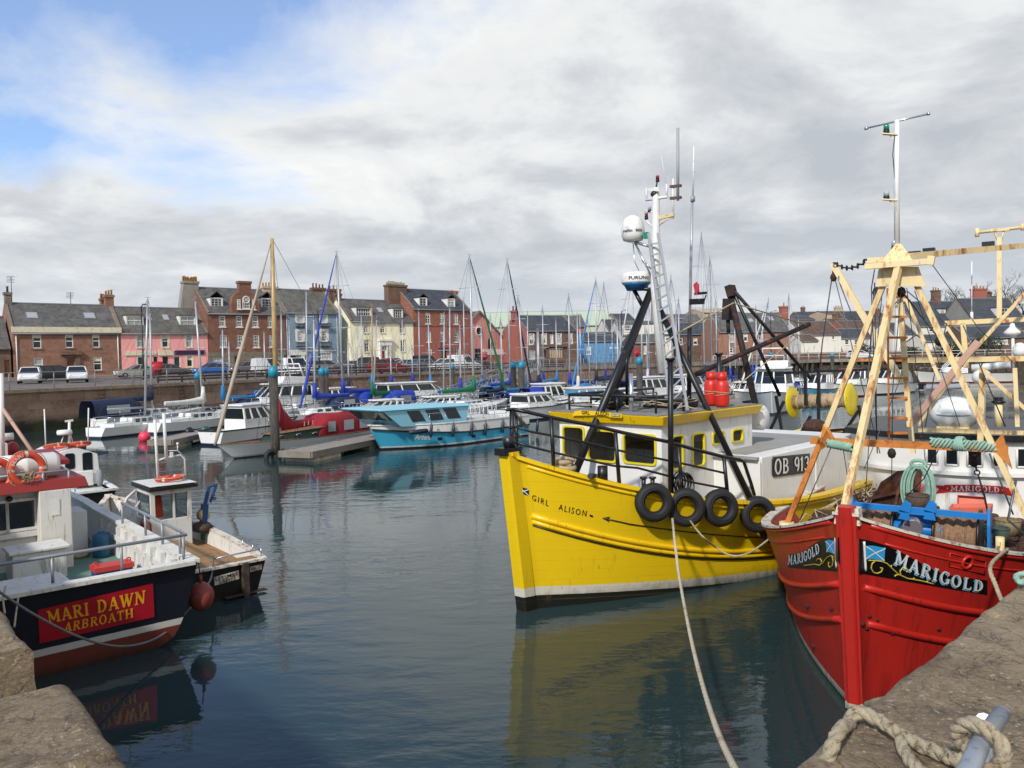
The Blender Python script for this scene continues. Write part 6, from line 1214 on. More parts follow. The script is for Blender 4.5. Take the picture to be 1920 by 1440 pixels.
navlight(1233,329,341,m_redl,mo); MB().tube([at_(1232,342), mtop], .015, 6).build('light_rod', m_blk, mo); navlight(1212,399,411,m_redl,mo); navlight(1218,387,398,m_clear,mo)
MB().hexa([at_(1216,357,-3.8),at_(1236,359,-3.8),at_(1236,359,-4.05),at_(1216,357,-4.05)], [at_(1215,353,-3.8),at_(1235,352,-3.8),at_(1235,352,-4.05),at_(1215,353,-4.05)]).build('floodlight', m_wht, mo); MB().ball(at_(1228,364),.09,(1,1,.8)).build('floodlight_bracket', m_blk, mo)
MB().tube([at_(1211,375), at_(1252,369)], .03, 6).tube([at_(1212,377), at_(1212,353)], .018, 6).tube([at_(1250,370), at_(1250,345)], .02, 6).tube([at_(1249,345), at_(1240,292)], .005, 4).build('cross_tree', m_ywh, mo)
MB().bar(at_(1231,410), at_(1264,402), .05, .07).tube([at_(1233,424), at_(1262,405)], .012, 5).build('bracket', paint('cream_rusty','#cdb98a',.6,.15,4,'#8a5a30',.3), mo); MB().tube([at_(1262,410), at_(1262,335)], .02, 6).build('antenna', m_wht, mo); MB().tube([at_(1271,376), at_(1271,240)], .028, 6).build('antenna', paint('grey_fibreglass','#9c9b98',.5,.05), mo)
for y in (349,371): MB().bar(at_(1257,y+1), at_(1277,y-1), .06, .05).build('antenna_clamp', paint('brown_clamp','#5a4438',.8,.2), mo)
MB().tube([at_(1209,396), at_(1226,398)], .02, 5).tube([at_(1209,411), at_(1226,428)], .02, 5).build('light_bracket', m_ywh, mo); MB().box(at_(1208,436)-V((.04,.0,0)), at_(1215,447)+V((.04,.0,0))).build('starboard_light', m_greenl, mo)
ap2 = lambda x, y: YF.on(x, y, 0, -5.2)
MB().tube([ap2(1292,760), ap2(1293,614)], .05, 8).build('aerial_post', m_blk, yt); MB().tube([ap2(1293,614), ap2(1298,368)], .03, 8).tube([ap2(1299,378), ap2(1299,368)], .05, 8).build('aerial_pole', m_alu, yt); MB().tube([ap2(1299,368), ap2(1301,275)], .018, 6).build('antenna', m_wht, yt)
fg = MB(); ca = ap2(1305,540); fg.loft([[ap2(1300,534),ap2(1306,528),ap2(1311,533)],[ap2(1299,545)+V((-.1,0,0)),ap2(1305,545)+V((.06,0,0)),ap2(1311,543)],[ap2(1302,553),ap2(1307,553)+V((.05,0,0)),ap2(1313,552)]], closed=True, sm=True); fg.build('furled_flag', paint('red_cloth','#b02234',.8,.2,6), yt)
MB().bar(ap2(1303,551), ap2(1325,549), .06, .05).bar(ap2(1294,566), ap2(1320,565), .06, .12).bar(ap2(1320,565), ap2(1324,553), .02).build('flag_bracket', m_blk, yt)
# upright posts on the bulwark
def post(px, yt_, yb, yl, r, mat=m_blk, capw=0):
    a, b = YF.on(px, yb, 1, yl), YF.on(px-1, yt_, 1, yl); mb = MB().tube([a, b], r, 10)
    if capw: mb.lathe([(capw*.5,-.05),(capw,0),(capw,.03)], b, n=12)
    return mb.build('post', mat, yt)
post(1258,674,925,1.6,.05,capw=.09); post(1349,664,760,.6,.05,capw=.09); post(1184,700,800,.2,.045,m_steel); post(1176,640,760,-.3,.035)
# bow railing
cur = MB()
e = yh.edge(40, 0, -.12, 1); cur.loft([[p-V((0,0,.3)), p+V((0,0,3))] for p in e]); fe = e[-1]; 
e2 = [V((p.x,-p.y,p.z)) for p in e]; cur.loft([[p-V((0,0,.3)), p+V((0,0,3))] for p in e2]) if 0 else None
ctree = BVHTree.FromPolygons(cur.v, cur.f)
def cp(px, py):
    q, n_ = hit(YF, ctree, px, py); return q
def railpath(lst): return [q for q in (cp(*v) for v in lst) if q is not None]
bow_top = cp(*z3(300,132)) or e[-1]+V((0,0,.95))
rl_ = [railpath([z3(300,132),z3(430,158),z3(640,205),z3(1000,275),z3(1300,345),z3(1700,425),z3(1920,490),z4(760,560),z4(900,585),z4(935,605),z4(1000,800),z4(1030,905)]),
       railpath([z3(330,290),z3(440,330),z3(660,370),z3(1000,440),z3(1240,500),z3(1920,640),z4(770,708)]),
       railpath([z3(330,430),z3(440,465),z3(660,520),z3(1200,640),z3(1420,660),z3(1920,790),z4(790,850)])]
rm_ = MB(); rm_.tube(rl_[0], .032, 8)
for q in rl_[1:]: rm_.tube(q, .02, 6)
for sgn in (-1,):
    for k, q in enumerate(rl_): rm_.tube([V((v.x, v.y*sgn, v.z)) for v in q[:(5 if k == 0 else 4)]], .032 if k == 0 else .02, 6)
for q in rl_[:3]:
    a = q[0]; rm_.tube([a, V((a.x+.12,a.y*.5,a.z)), V((a.x+.14,0,a.z)), V((a.x+.12,-a.y*.5,a.z)), V((a.x,-a.y,a.z))], .028 if q is rl_[0] else .02, 8)
for top, bot in [(z3(290,140),z3(290,545)),(z3(640,205),z3(665,645)),(z3(1218,335),z3(1255,785)),(z3(1785,470),z4(385,880)),(z4(755,565),z4(795,930))]:
    a, b = cp(*top), cp(*bot)
    if a and b: rm_.tube([a, b-V((0,0,.08))], .035, 8)
    if a and b and top[0] < 1100: rm_.tube([V((a.x,-a.y,a.z)), V((b.x,-b.y,b.z))], .03, 8)
rm_.build('bow_railing', m_blk, yt)
# foredeck gear
q = YF.on(*z3(195,520), 1, 0); MB().box((q.x-.35,-.12,yh.zb),(q.x+.05,.12,yh.zb+.12)).tube([(q.x-.2,0,yh.zb+.1),(q.x-.15,0,yh.zb+.3)], .1, 10).build('bow_roller', m_blk, yt)
MB().torus((-.7,.35,2.4), .17, .05, (0,.2,1)).torus((-.7,.35,2.5), .15, .05, (0.1,0,1)).build('rope_heap', m_rope, yt); MB().tube([(-1.0,.95,2.15),(-1.0,.95,2.42)], .09, 10).tube([(-1.15,.7,2.2),(-.6,1.0,2.3)], .05, 8).build('windlass', m_blk, yt)
for x in (1495,1575):
    a = cp(*z3(x,830)); MB().tube([a-V((0,.05,.1)), a+V((0,-.05,.16))], .04, 10).lathe([(.065,0),(.065,.03)], a+V((0,-.05,.14)), n=12).build('bollard', m_blk, yt)
# hoses and cable coil
cl_ = cp(*z4(410,800)); hs = MB()
for k in range(9): hs.torus(cl_+V((.02*rnd.uniform(-1,1), -.12+.03*k*.6, .02*rnd.uniform(-1,1))), .17+.035*rnd.random(), .012, (rnd.uniform(-.15,.15),1,rnd.uniform(-.15,.15)), 24, 6)
ho = hs.build('cable_coil', m_blk); ho.matrix_world = YF.M; tag(ho, 'coil of black cable hung on the yellow trawler railing', 'cable')
# roof clutter of the wheelhouse
zr_ = zt+.19
rf = lambda px, py, z=zr_: YF.l(G(px, py, z)) if False else None
def onroof(px, xl): q = YF.on(px, 760, 0, xl); return V((xl, q.y, zr_))
def top(mb, name, mat, label, cat, **k): o = mb.build(name, mat); o.matrix_world = YF.M; return tag(o, label, cat, **k)
for px, lab, xl in [(1358,'front red gas cylinder strapped on the yellow trawler roof',-4.75),(1334,'rear red gas cylinder strapped on the yellow trawler roof',-5.0)]:
    c_ = YF.on(px, 760, 0, xl); c_ = V((c_.x, min(c_.y, yp_-.05), zr_)); t_ = Frame(YF.w(c_), (cos(YF.a),sin(YF.a))).thing('gas_cylinder', lab, 'gas cylinder', 'red gas cylinders on the wheelhouse roof')
    m_gasr = paint('red_cylinder_paint', '#c4281c', .4, .08, 3, '#7a2a1a', .2, 6)
    MB().lathe([(.1,.0),(.13,.03),(.145,.08),(.145,.42),(.13,.5),(.07,.56),(.001,.57)], (0,0,0), n=18).build('bottle', m_gasr, t_); MB().torus((0,0,.62), .09, .012, (0,0,1), 16, 6).tube([(.09,0,.55),(.09,0,.63)], .012, 5).tube([(-.09,0,.55),(-.09,0,.63)], .012, 5).lathe([(.1,.5),(.1,.7)], (0,0,0), n=14).build('valve_guard', m_gasr, t_)
    MB().torus((0,0,.3), .152, .008, (0,.1,1), 18, 5).torus((0,0,.24), .152, .008, (0,-.15,1), 18, 5).build('lashing', m_rope, t_)
q = onroof(1150,-3.2); top(MB().ball((q.x,q.y,zr_+.2), .26, (1,1,.85), 18, 0).tube([(q.x,q.y,zr_+.4),(q.x,q.y,zr_+.5)],.04,6), 'marker_buoy', paint('black_and_yellow_buoy','#20211c',.5,.2,1.5,'#b89a14',.42,1.5), 'dark buoy with yellow patches lying on the trawler roof', 'buoy')
q = onroof(1203,-3.6); MB().lathe([(.14,0),(.16,.06),(.13,.13),(.001,.16)], (q.x,q.y,zr_+.1), n=16).tube([(q.x,q.y,zr_),(q.x,q.y,zr_+.1)],.03,6).build('satnav_dome', m_wht, ro)
q = onroof(1262,-4.2); MB().box((q.x-.4,q.y-.35,zr_),(q.x+.3,q.y+.35,zr_+.16)).box((q.x-.35,q.y-.7,zr_),(q.x+.2,q.y-.42,zr_+.22)).build('roof_locker', m_blk, ro, bevel=.02)
rr = MB(); rz = zr_+.3
for a, b in [((XF-.2,ys_+.1,rz),(XF-.2,yp_-.25,rz)),((XF-.2,ys_+.1,rz),(xb+.2,ys_+.1,rz)),((XF-.9,ys_+.1,rz-.12),(XF-.9,yp_-.1,rz-.1))]: rr.tube([a,b], .03, 6)
for a in [(XF-.2,ys_+.1),(XF-.2,yp_-.25),(XF-.2,0),(xb+.2,ys_+.1),(XF-.9,ys_+.1),(XF-.9,yp_-.1)]: rr.tube([(a[0],a[1],zr_-.05),(a[0],a[1],rz)], .022, 6)
rr.build('roof_rail', m_blk, ro)
nt = MB(); r9 = random.Random(4)
for k in range(40): a = V((XF-.5-r9.random()*1.6, r9.uniform(-.9,.9), zr_+.02+.12*r9.random())); nt.tube([a, a+V((r9.uniform(-.3,.3),r9.uniform(-.3,.3),.06)), a+V((r9.uniform(-.5,.5),r9.uniform(-.4,.4),0))], .012, 5)
nt.build('roof_ropes', m_rope, ro)
q = YF.on(1420,800,1,.4); MB().lathe([(.001,-.42),(.2,-.42),(.27,-.36),(.27,-.02),(.28,0),(.27,.02),(.27,.36),(.2,.42),(.001,.42)], (xb-.55,.75,zt-.15), (0,1,0), 20).build('raft_canister', m_wht, yt)
# aft: crane, boom, net drum
xa = -9.2; aq = lambda x, y, xl=xa: YF.on(x, y, 0, xl); m_rustk = paint('rusty_black', '#1d1512', .75, .4, 3, '#5a301a', .35, 5)
MB().tube([aq(1420,775), aq(1368,548)], .085, 8).bar(aq(1366,548), aq(1376,544), .3, .3).build('crane_post', m_rustk, yt); MB().bar(aq(1366,560), aq(1364,600), .2, .26).tube([aq(1365,600),aq(1366,625)], .05, 6).build('crane_block', m_rustk, yt)
MB().tube([aq(1374,545), aq(1462,742,-10.5)], .05, 6).build('crane_stay', m_blk, yt); MB().tube([aq(1376,545), aq(1520,710,-12)], .05, 6).build('crane_stay', m_blk, yt)
MB().tube([aq(1296,706,-7), aq(1517,608,-11)], .065, 10).build('boom', m_rustk, yt); MB().tube([aq(1250,636,-4), aq(1375,568,-7), aq(1515,610,-11)], .018, 5).build('boom_wire', m_rope, yt); MB().tube([aq(1515,615,-11), aq(1360,742,-8)], .015, 5).build('boom_rope', m_rope, yt)
dl, dr = aq(1487,754,-11.5), aq(1596,749,-11.5); m_drum = paint('drum_core', '#a08d6c', .85, .2, 4, '#6b4a2c', .3, 3)
dmx = (dr-dl).normalized(); do = MB().lathe([(.19,0),(.19,(dr-dl).length)], dl, dmx, 20); [do.torus(dl.lerp(dr,k/9), .185, .03, dmx, 20, 6) for k in range(1,9)]; do = do.build('net_drum', m_drum, yt)
for q in (dl, dr): MB().lathe([(.001,-.02),(.2,-.03),(.43,-.015),(.45,0),(.43,.015),(.2,.03),(.001,.02)], q, dmx, 28).build('drum_flange', paint('drum_yellow','#d8c012',.45,.08,2,'#8a6a18',.2,4), do)
gm2 = MB()
for x, y, x2, y2 in [(1455,742,1470,830),(1470,752,1440,815),(1535,690,1535,800),(1610,760,1625,830),(1440,815,1660,800),(1438,828,1660,822),(1580,815,1610,770),(1500,815,1520,780),(1612,785,1670,790),(1510,695,1511,760),(1455,700,1700,690)]: gm2.bar(aq(x,y,-11.2), aq(x2,y2,-11.2), .07)
gm2.build('drum_frame', m_blk, yt)
MB().ball(aq(1528,800,-11), .3, (1.2,1,.7)).build('net_heap', m_net, yt)
# nets and gear on the port side deck aft
hp = MB()
for k in range(60): a = V((-5.3-4*r9.random()*1.3, 1.95-.5*r9.random(), .95+.3*r9.random())); hp.ball(a, .12+.12*r9.random(), (1.3,1,.6), 8)
hp.build('net_heap', m_net, yt)
# tyre fenders
for (x, y), ry, lab in [((1221,941),.18,'first black tyre fender from the bow of the yellow trawler'),((1283,950),.5,'second black tyre fender, wrapped by mooring ropes'),((1343,951),.2,'third black tyre fender below the trawler doorway'),((1415,963),.62,'biggest black tyre fender beside the shelter corner'),((1449,985),.8,'last black tyre fender half behind the red bow')]:
    h_, n_ = hit(YF, yh.tree, x, y)
    if h_ is None: h_, n_ = cp(x, y), V((0,1,0))
    n_ = V((n_.x, n_.y, .12)).normalized(); n_ = (n_+V((ry*.9,0,0))).normalized(); c_ = h_+n_*.15; tm_ = MB(); axn = n_; tm_.torus(c_, .245, .092, axn, 32, 12, squash=1.15); tm_.torus(c_+axn*.075, .28, .02, axn, 32, 6); tm_.torus(c_-axn*.0+axn*.1, .215, .012, axn, 32, 6)
    o = tm_.build('tyre_fender', m_rub); o.matrix_world = YF.M; tag(o, lab, 'tyre', 'tyre fenders on the yellow trawler')
# ------------------------------------------------------------------ red trawler
p = G(1602,1335); RF = Frame((p.x,p.y,0), (-.585,-.811))
rh = Hull(14, 4.8, 2.42, 1.36, 1.6, draft=1.4, run=.43, pd=2.6, pw=2.0, bw=.93, tr=.8, rake=.16, stem=.11, fl=1.2, pe=3.4)
rt_ = RF.thing('fishing_boat', 'red wooden fishing boat with a rusty cream gantry beside the right quay', 'fishing boat')
m_rhull = bandmat('red_hull_paint', [(.03,'#23261f'),(.12,'#b9b3a0'),(9,'#b3241a')],   .4, .1, '#6a1512', .35, planks=0, rust=.12, scum=.05)
m_redr = paint('red_gloss_paint', '#b3241a', .35, .12, 1.5, '#4d1512', .25, 5, (3,3,.8)); m_capw = paint('worn_white_cap', '#c9c2b0', .6, .15, 5, '#7a2a1c', .4, 9)
m_crm = paint('rusty_cream_paint', '#d9c08a', .55, .1, 1.5, '#9c5a26', .38, 4.5, (1.6,1.6,.5), bump=.3); m_crm2 = paint('cream_paint', '#dcc694', .5, .08, 1.5, '#96592c', .27, 5, (1.5,1.5,.5), bump=.2); m_org = paint('orange_rust', '#b9702a', .7, .25, 4, '#7a3d15', .4, 6); m_pinkb = paint('faded_pink_boom', '#b5917c', .6, .12, 2, '#7a5040', .3, 4)
rh.outer(40, 14).build('hull', m_rhull, rt_)
dkr = lambda t: max(.75, rh.zs(t)-.75)
rh.deck(z=dkr, n=26, off=-.1).build('deck', m_deckw, rt_); rh.inner(dkr, .1, 32).build('bulwark_lining', m_redr, rt_); rh.cap(.15, .035, .015, -.04, 40).build('cap_rail', m_capw, rt_)
stem_post(rh, rt_, m_rhull, .095, .05, dz=.1); sh2 = MB(); x = rh.pt(1, 2.4).x; sh2.hexa([(x-.24,-.14,2.3),(x-.06,-.14,2.3),(x-.06,.14,2.3),(x-.24,.14,2.3)], [(x-.24,-.12,2.49),(x-.08,-.12,2.49),(x-.08,.12,2.49),(x-.24,.12,2.49)]); sh2.build('stem_head', m_capw, rt_)
rh.strake(lambda t: rh.zs(t)-.8, .045, .1, .99, 60).build('rubbing_strake', m_redr, rt_); rh.strake(lambda t: rh.zs(t)-1.24, .045, .1, .988, 60).build('rubbing_strake', m_redr, rt_)
rh.strake(lambda t: rh.zs(t)-.2, .014, .05, .975, 50, off=.0).build('bulwark_seam', m_redr, rt_); rh.strake(lambda t: rh.zs(t)-.03, .03, .05, .985, 50).build('rubbing_strake', m_redr, rt_)
z9 = lambda x, y: (1440+x/4, 900+y/4); T = rh.tree
def curve_hi(pts):
    def f(u):
        for (u0, v0), (u1, v1) in zip(pts, pts[1:]):
            if u <= u1: return v0+(v1-v0)*(u-u0)/max(1e-6, u1-u0)
        return pts[-1][1]
    return f
m_nblk = paint('name_board_black', '#0d0d0e', .35, .1); m_lblue = paint('letter_blue', '#7fb6d3', .4, .04); m_gold = paint('gold_leaf', '#b9a13a', .4, .05); m_fblue = paint('flag_blue', '#2f93c4', .4, .04)
# port board (right of stem)
bx0, bx1 = 680, 1642
_lg = [V((0,0,1)), V((1,0,0))]
def pb_(x, y):
    q, n_ = hit(RF, T, *z9(x, y))
    if q is not None: _lg[0], _lg[1] = q, n_
    else: print('MISS', x, y)
    return _lg[0], _lg[1]
def board(xs, top, bot, name='name_board'):
    rings = []
    for x in xs:
        yt_, yb_ = top(x), bot(x); rg = []
        for j in range(7):
            q, n_ = pb_(x, yt_+(yb_-yt_)*j/6)
            rg.append(q+n_*.006)
        rings.append(rg)
    return MB().loft(rings).build(name, m_nblk, rt_)
seg = lambda pts: (lambda x: curve_hi(pts)(x))
bport = board([bx0+(bx1-bx0)*i/28 for i in range(29)], seg([(680,437),(780,458),(880,488),(960,522),(1060,575),(1160,632),(1260,682),(1350,712),(1450,728),(1642,752)]), seg([(680,697),(1100,770),(1400,822),(1642,860)]))
bstar = board([152+(545-152)*i/18 for i in range(19)], seg([(152,556),(215,552),(270,535),(330,490),(390,450),(450,436),(545,428)]), seg([(152,652),(330,668),(545,686)]))
D = Decal(RF, T, z9(962,520), z9(1612,752), z9(1604,834), z9(938,622), 8); sign(D, 'MARIGOLD', .018, gap=.16).build('name_lettering', m_wht, bport)
D2 = Decal(RF, T, z9(957,532), z9(1606,762), z9(1598,845), z9(933,634), 8); sign(D2, 'MARIGOLD', .010, gap=.16).build('name_shadow', m_lblue, bport)
D = Decal(RF, T, z9(162,560), z9(388,466), z9(398,540), z9(158,628), 6); sign(D, 'MARIGOLD', .018, gap=.12).build('name_lettering', m_wht, bstar)
D2 = Decal(RF, T, z9(160,568), z9(386,474), z9(396,548), z9(156,636), 6); sign(D2, 'MARIGOLD', .010, gap=.12).build('name_shadow', m_lblue, bstar)
def flag(quad, pole, par, ln):
    D = Decal(RF, T, *[z9(*q) for q in quad]); patch(D, lambda u: (0+.05*sin(u*5), 1+.05*sin(u*5)), .011, nu=8, nv=3).build('painted_flag', m_fblue, par); fx = MB()
    for a, b in (((0,.04),(1,.96)), ((0,.96),(1,.04))): fx.loft([[D(a[0]+(b[0]-a[0])*i/8, a[1]+(b[1]-a[1])*i/8+.05*sin(i/8*5)+s_, .016 if a[1] < .5 else .0166) for s_ in (-.045,.045)] for i in range(9)])
    fx.build('painted_saltire', m_wht, par); pp = []
    for i in range(9):
        q, n_ = pb_(pole[0]+(pole[2]-pole[0])*i/8, pole[1]+(pole[3]-pole[1])*i/8); pp.append(q+n_*.012)
    MB().tube(pp, ln, 6).build('painted_pole', m_wht, par)
flag([(727,492),(875,500),(868,600),(730,592)], (716,460,728,680), bport, .014); flag([(438,455),(507,448),(506,550),(448,540)], (512,434,519,660), bstar, .011)
def scroll(lines, par, r_=.008):
    mb = MB()
    for ln in lines:
        pp = []
        for i in range(len(ln)-1):
            for k in range(6):
                x = ln[i][0]+(ln[i+1][0]-ln[i][0])*k/6; y = ln[i][1]+(ln[i+1][1]-ln[i][1])*k/6; q, n_ = pb_(x, y)
                if q: pp.append(q+n_*.012)
        mb.tube(pp, r_, 5)
    mb.build('gold_scroll', m_gold, par)
m_drust = paint('dark_rust','#3c1712',.9,.4,9)
scroll([[(750,600),(800,602),(850,608),(890,625),(930,665),(975,705),(1040,735),(1140,752),(1260,783)],[(800,602),(775,625),(768,660),(785,690),(815,698),(845,685),(855,658),(835,655)],[(990,712),(985,680),(1005,655),(1030,655),(1042,675),(1030,690)],[(975,705),(950,712),(945,722)],[(930,665),(915,650),(925,632)],[(1080,742),(1095,730)],[(1180,765),(1195,752)]], bport)
scroll([[(275,640),(320,635),(360,630),(395,640),(420,620),(440,590),(455,575),(485,565),(500,580)],[(485,565),(495,600),(490,640),(472,655),(460,640),(462,610)],[(395,640),(410,610),(400,590),(380,590),(368,605)]], bstar, .006)
q, n_ = pb_(1490,615); MB().torus(q+n_*.01, .075, .02, n_, 20, 8).xf(Matrix.Identity(4)).build('hawse_ring', m_redr, rt_); MB().lathe([(.07,0),(.07,.004)], q+n_*.004, n_, 18).build('hawse_hole', m_nblk, rt_)
pl_ = MB()
for j in range(2): pass
q1, q2, q3, q4 = [pb_(x, y)[0]+pb_(x, y)[1]*.012 for x, y in [(1360,545),(1625,610),(1620,705),(1355,640)]]
for a, b in ((q1,q2),(q2,q3),(q3,q4),(q4,q1)): pl_.tube([a,b], .006, 5)
pl_.build('plate_edge', m_redr, rt_)
for x, y in [(760,1020),(1280,1115),(820,1050),(705,1075),(740,1110),(930,1150),(480,960),(300,940),(345,1240)]:
    q, n_ = pb_(x, y)
    if q: MB().ball(q+n_*.0, .05*rnd.uniform(.4,.9), (1.6,1.2,.7), 7).build('rust_scar', m_drust, rt_)
# ---- gantry
B = lambda px, py, x: RF.on(px, py, 0, x)
ga2 = RF
apx = B(1683,472,-1.5); fS, fM, fP = V((-1.5,-1.62,1.72)), rh.pt(1, 2.4)+V((-.12,0,.05)), V((-1.5,1.6,1.95))
fS = RF.on(1475,985,0,-1.5); fP = RF.on(1932,985,0,-1.5); fM = B(1585,948,-.05)
kS, kP = apx.lerp(fS,.66), apx.lerp(fP,.70)
MB().bar(B(1668,505,-1.5), kS, .068, .068).build('gantry_leg', m_crm, rt_); MB().bar(kS, fS, .07, .07).build('gantry_leg', m_org, rt_); MB().tube([fS+V((0,0,-.15)), fS+V((0,0,.05))], .1, 10).build('leg_foot', m_crm, rt_)
MB().bar(B(1687,488,-1.35), fM, .076, .076).build('gantry_leg', m_crm, rt_); MB().bar(B(1705,505,-1.5), fP, .068, .068).build('gantry_leg', m_crm, rt_)
MB().bar(B(1520,826,-1.5), B(1890,842,-1.5), .07, .09).build('gantry_tie', m_org, rt_)
for tri in ([(1543,795),(1535,848),(1560,822)],[(1552,800),(1530,850),(1566,826)],[(1858,838),(1880,812),(1898,880)]): MB().prism([B(x,y,-1.46) for x,y in tri], (-.03,0,0)).build('gusset', m_org, rt_)
MB().prism([B(x,y,-1.42) for x,y in [(1648,500),(1722,500),(1735,537),(1642,537)]], (-.02,0,0)).prism([B(x,y,-1.75) for x,y in [(1650,503),(1722,503),(1738,537),(1645,537)]], (-.02,0,0)).build('gantry_plate', m_crm2, rt_)
MB().hexa([B(1652,491,-1.3),B(1712,489,-1.3),B(1712,489,-1.75),B(1652,491,-1.75)], [B(1680,457,-1.45),B(1690,457,-1.45),B(1690,457,-1.6),B(1680,457,-1.6)]).build('gantry_cap', m_crm, rt_)
MB().bar(B(1622,500,-1.3), B(1747,490,-1.3), .07, .07).bar(B(1627,489,-1.65), B(1660,487,-1.65), .07, .07).bar(B(1744,489,-1.3)+V((0,0,-.05)), B(1747,489,-1.3)+V((0,0,.06)), .08).build('gantry_head_beam', m_crm2, rt_)
MB().bar(B(1700,481,-1.8), B(1935,459,-6), .1, .085).build('fore_and_aft_beam', m_crm, rt_)
MB().tube([B(1682,462,-1.5), B(1681,340,-1.5), B(1682,225,-1.5)], [.035,.032,.03], 10).build('mast', m_ywh, rt_); MB().tube([B(1680,455,-1.48), B(1684,420,-1.48), B(1680,360,-1.48), B(1674,290,-1.48), B(1678,250,-1.48)], .006, 5).build('mast_cable', m_blk, rt_)
MB().tube([B(1622,241,-1.5), B(1743,213,-1.5)], .012, 6).tube([B(1621,241.5,-1.5), B(1628,240,-1.5)], .02, 6).tube([B(1738,214,-1.5), B(1744,212.7,-1.5)], .02, 6).build('mast_cross_arm', m_steel, rt_)
B15 = lambda px, py: B(px, py, -1.5)
for (x, y0, y1, mt) in ((1662,234,250,m_greenl),(1662,359,373,m_clear),(1677,451,468,m_clear)):
    no = navlight(x, y0, y1, mt, rt_, B15, .035)
    if y1 < 400: MB().bar(B15(x-7,y1+1), B15(1684,y1+3), .09, .015).bar(B15(x+5,y1+2), B15(1681,y1+16), .03, .015).build('light_bracket', m_crm2, rt_)
# derrick, chain
MB().bar(B(1562,495,-4.5), B(1692,718,-4.5), .1, .1).build('derrick', m_crm2, rt_); cb_ = MB(); a, b = B(1566,493,-4.4), B(1626,487,-1.7)
for i in range(13): q = a.lerp(b, i/12)+V((0,0,-.1*4*(i/12)*(1-i/12))); cb_.torus(q, .035, .011, (0,1,0) if i % 2 else (0,.1,1), 10, 5)
cb_.build('chain', m_rustk, rt_); MB().tube([B(1564,500,-4.5), B(1578,540,-4.5), B(1625,660,-4)], .01, 5).tube([B(1560,500,-4.5),B(1590,620,-4.5),B(1650,850,-4)], .008, 5).tube([B(1640,505,-1.5),B(1634,540,-1.5),B(1645,850,-2)], .008, 5).tube([B(1640,530,-1.6),B(1644,830,-2)], .008, 5).tube([B(1690,545,-1.6),B(1765,640,-4),B(1830,755,-5)], .012, 5).build('rigging', m_wire, rt_)
# mid gantry behind
for (a, b, w_, m_, x) in [((1686,540),(1706,800),.12,m_crm,-3.2),((1691,540),(1762,712),.08,m_crm2,-3.4),((1664,540),(1667,832),.04,m_org,-3.0),((1700,676),(1935,672),.14,m_crm,-5.0),((1600,674),(1702,676),.07,m_org,-5.0),((1772,606),(1935,598),.14,m_crm,-6.5),((1806,606),(1812,690),.14,m_crm,-6.5),((1834,640),(1702,802),.16,m_pinkb,-4.2),((1935,536),(1812,672),.1,m_crm,-6.0),((1812,672),(1722,798),.08,m_crm,-6.0),((1838,690),(1935,778),.1,m_crm,-6.4),((1903,690),(1908,800),.11,m_crm2,-6.2),((1722,806),(1935,812),.12,m_crm,-6.6),((1706,790),(1712,850),.12,m_crm2,-3.6),((1838,840),(1842,690),.16,m_crm,-6.6),((1775,612),(1815,672),.08,m_crm2,-6.4),((1874,445),(1874,602),.13,m_crm2,-7),((1784,616),(1700,545),.03,m_wire,-4)]:
    MB().bar(B(*a,x), B(*b,x), w_*.6, w_*.6).build('gantry_brace', m_, rt_)
MB().tube([B(1832,436,-7), B(1917,426,-7)], .03, 6).tube([B(1832,428,-7),B(1832,444,-7)], .04, 6).tube([B(1917,419,-7),B(1917,432,-7)], .03, 6).bar(B(1858,432,-7),B(1893,430,-7),.08,.05).tube([B(1865,436,-7),B(1872,452,-7)],.02,5).tube([B(1882,434,-7),B(1876,452,-7)],.02,5).build('aft_mast_head', m_crm, rt_)
for y in (557,594,633,672,709,746,784,812): MB().bar(B(1664.5,y,-3.0), B(1701,y,-3.15), .035).build('ladder_rung', m_org, rt_)
for x, y in ((1715,476),(1742,470),(1853,458)): MB().box(B(x-4,y+3,-3)-V((.05,.05,0)), B(x+4,y-5,-3)+V((.05,.05,0))).build('deck_lamp', m_blk, rt_)
MB().tube([B(1822,690,-8.2), B(1895,684,-8.2)], .07, 10).build('radar_scanner', m_wht, rt_); MB().ball(B(1841,707,-8.2), .16, (1.1,1.1,1), 14).tube([B(1841,715,-8.2),B(1842,810,-8.2)], .06, 8).build('radar_dome', m_wht, rt_)
MB().lathe([(.06,0),(.14,.06),(.15,.1),(.05,.2),(.04,.26),(.001,.28)], B(1898,632,-8.6), n=14).tube([B(1899,632,-8.6),B(1900,690,-8.6)], .03, 6).build('satnav_dome', m_wht, rt_); MB().lathe([(.1,0),(.13,.08),(.12,.2),(.05,.26),(.001,.27)], B(1912,668,-8.6), n=14).build('satnav_dome', m_wht, rt_)
MB().tube([B(1873,800,-8), B(1872,755,-8)], .07, 10).build('exhaust_pipe', m_crm2, rt_); MB().lathe([(.08,0),(.13,.03),(.13,.05),(.09,.06),(.09,.13)], B(1872,757,-8), n=14).build('exhaust_cap', m_blk, rt_); MB().tube([B(1822,490,-8), B(1822,590,-8)], .012, 6).tube([B(1822,585,-8),B(1822,606,-8)], .03, 6).build('whip_antenna', m_wht, rt_)
r7 = random.Random(31); wm = MB()
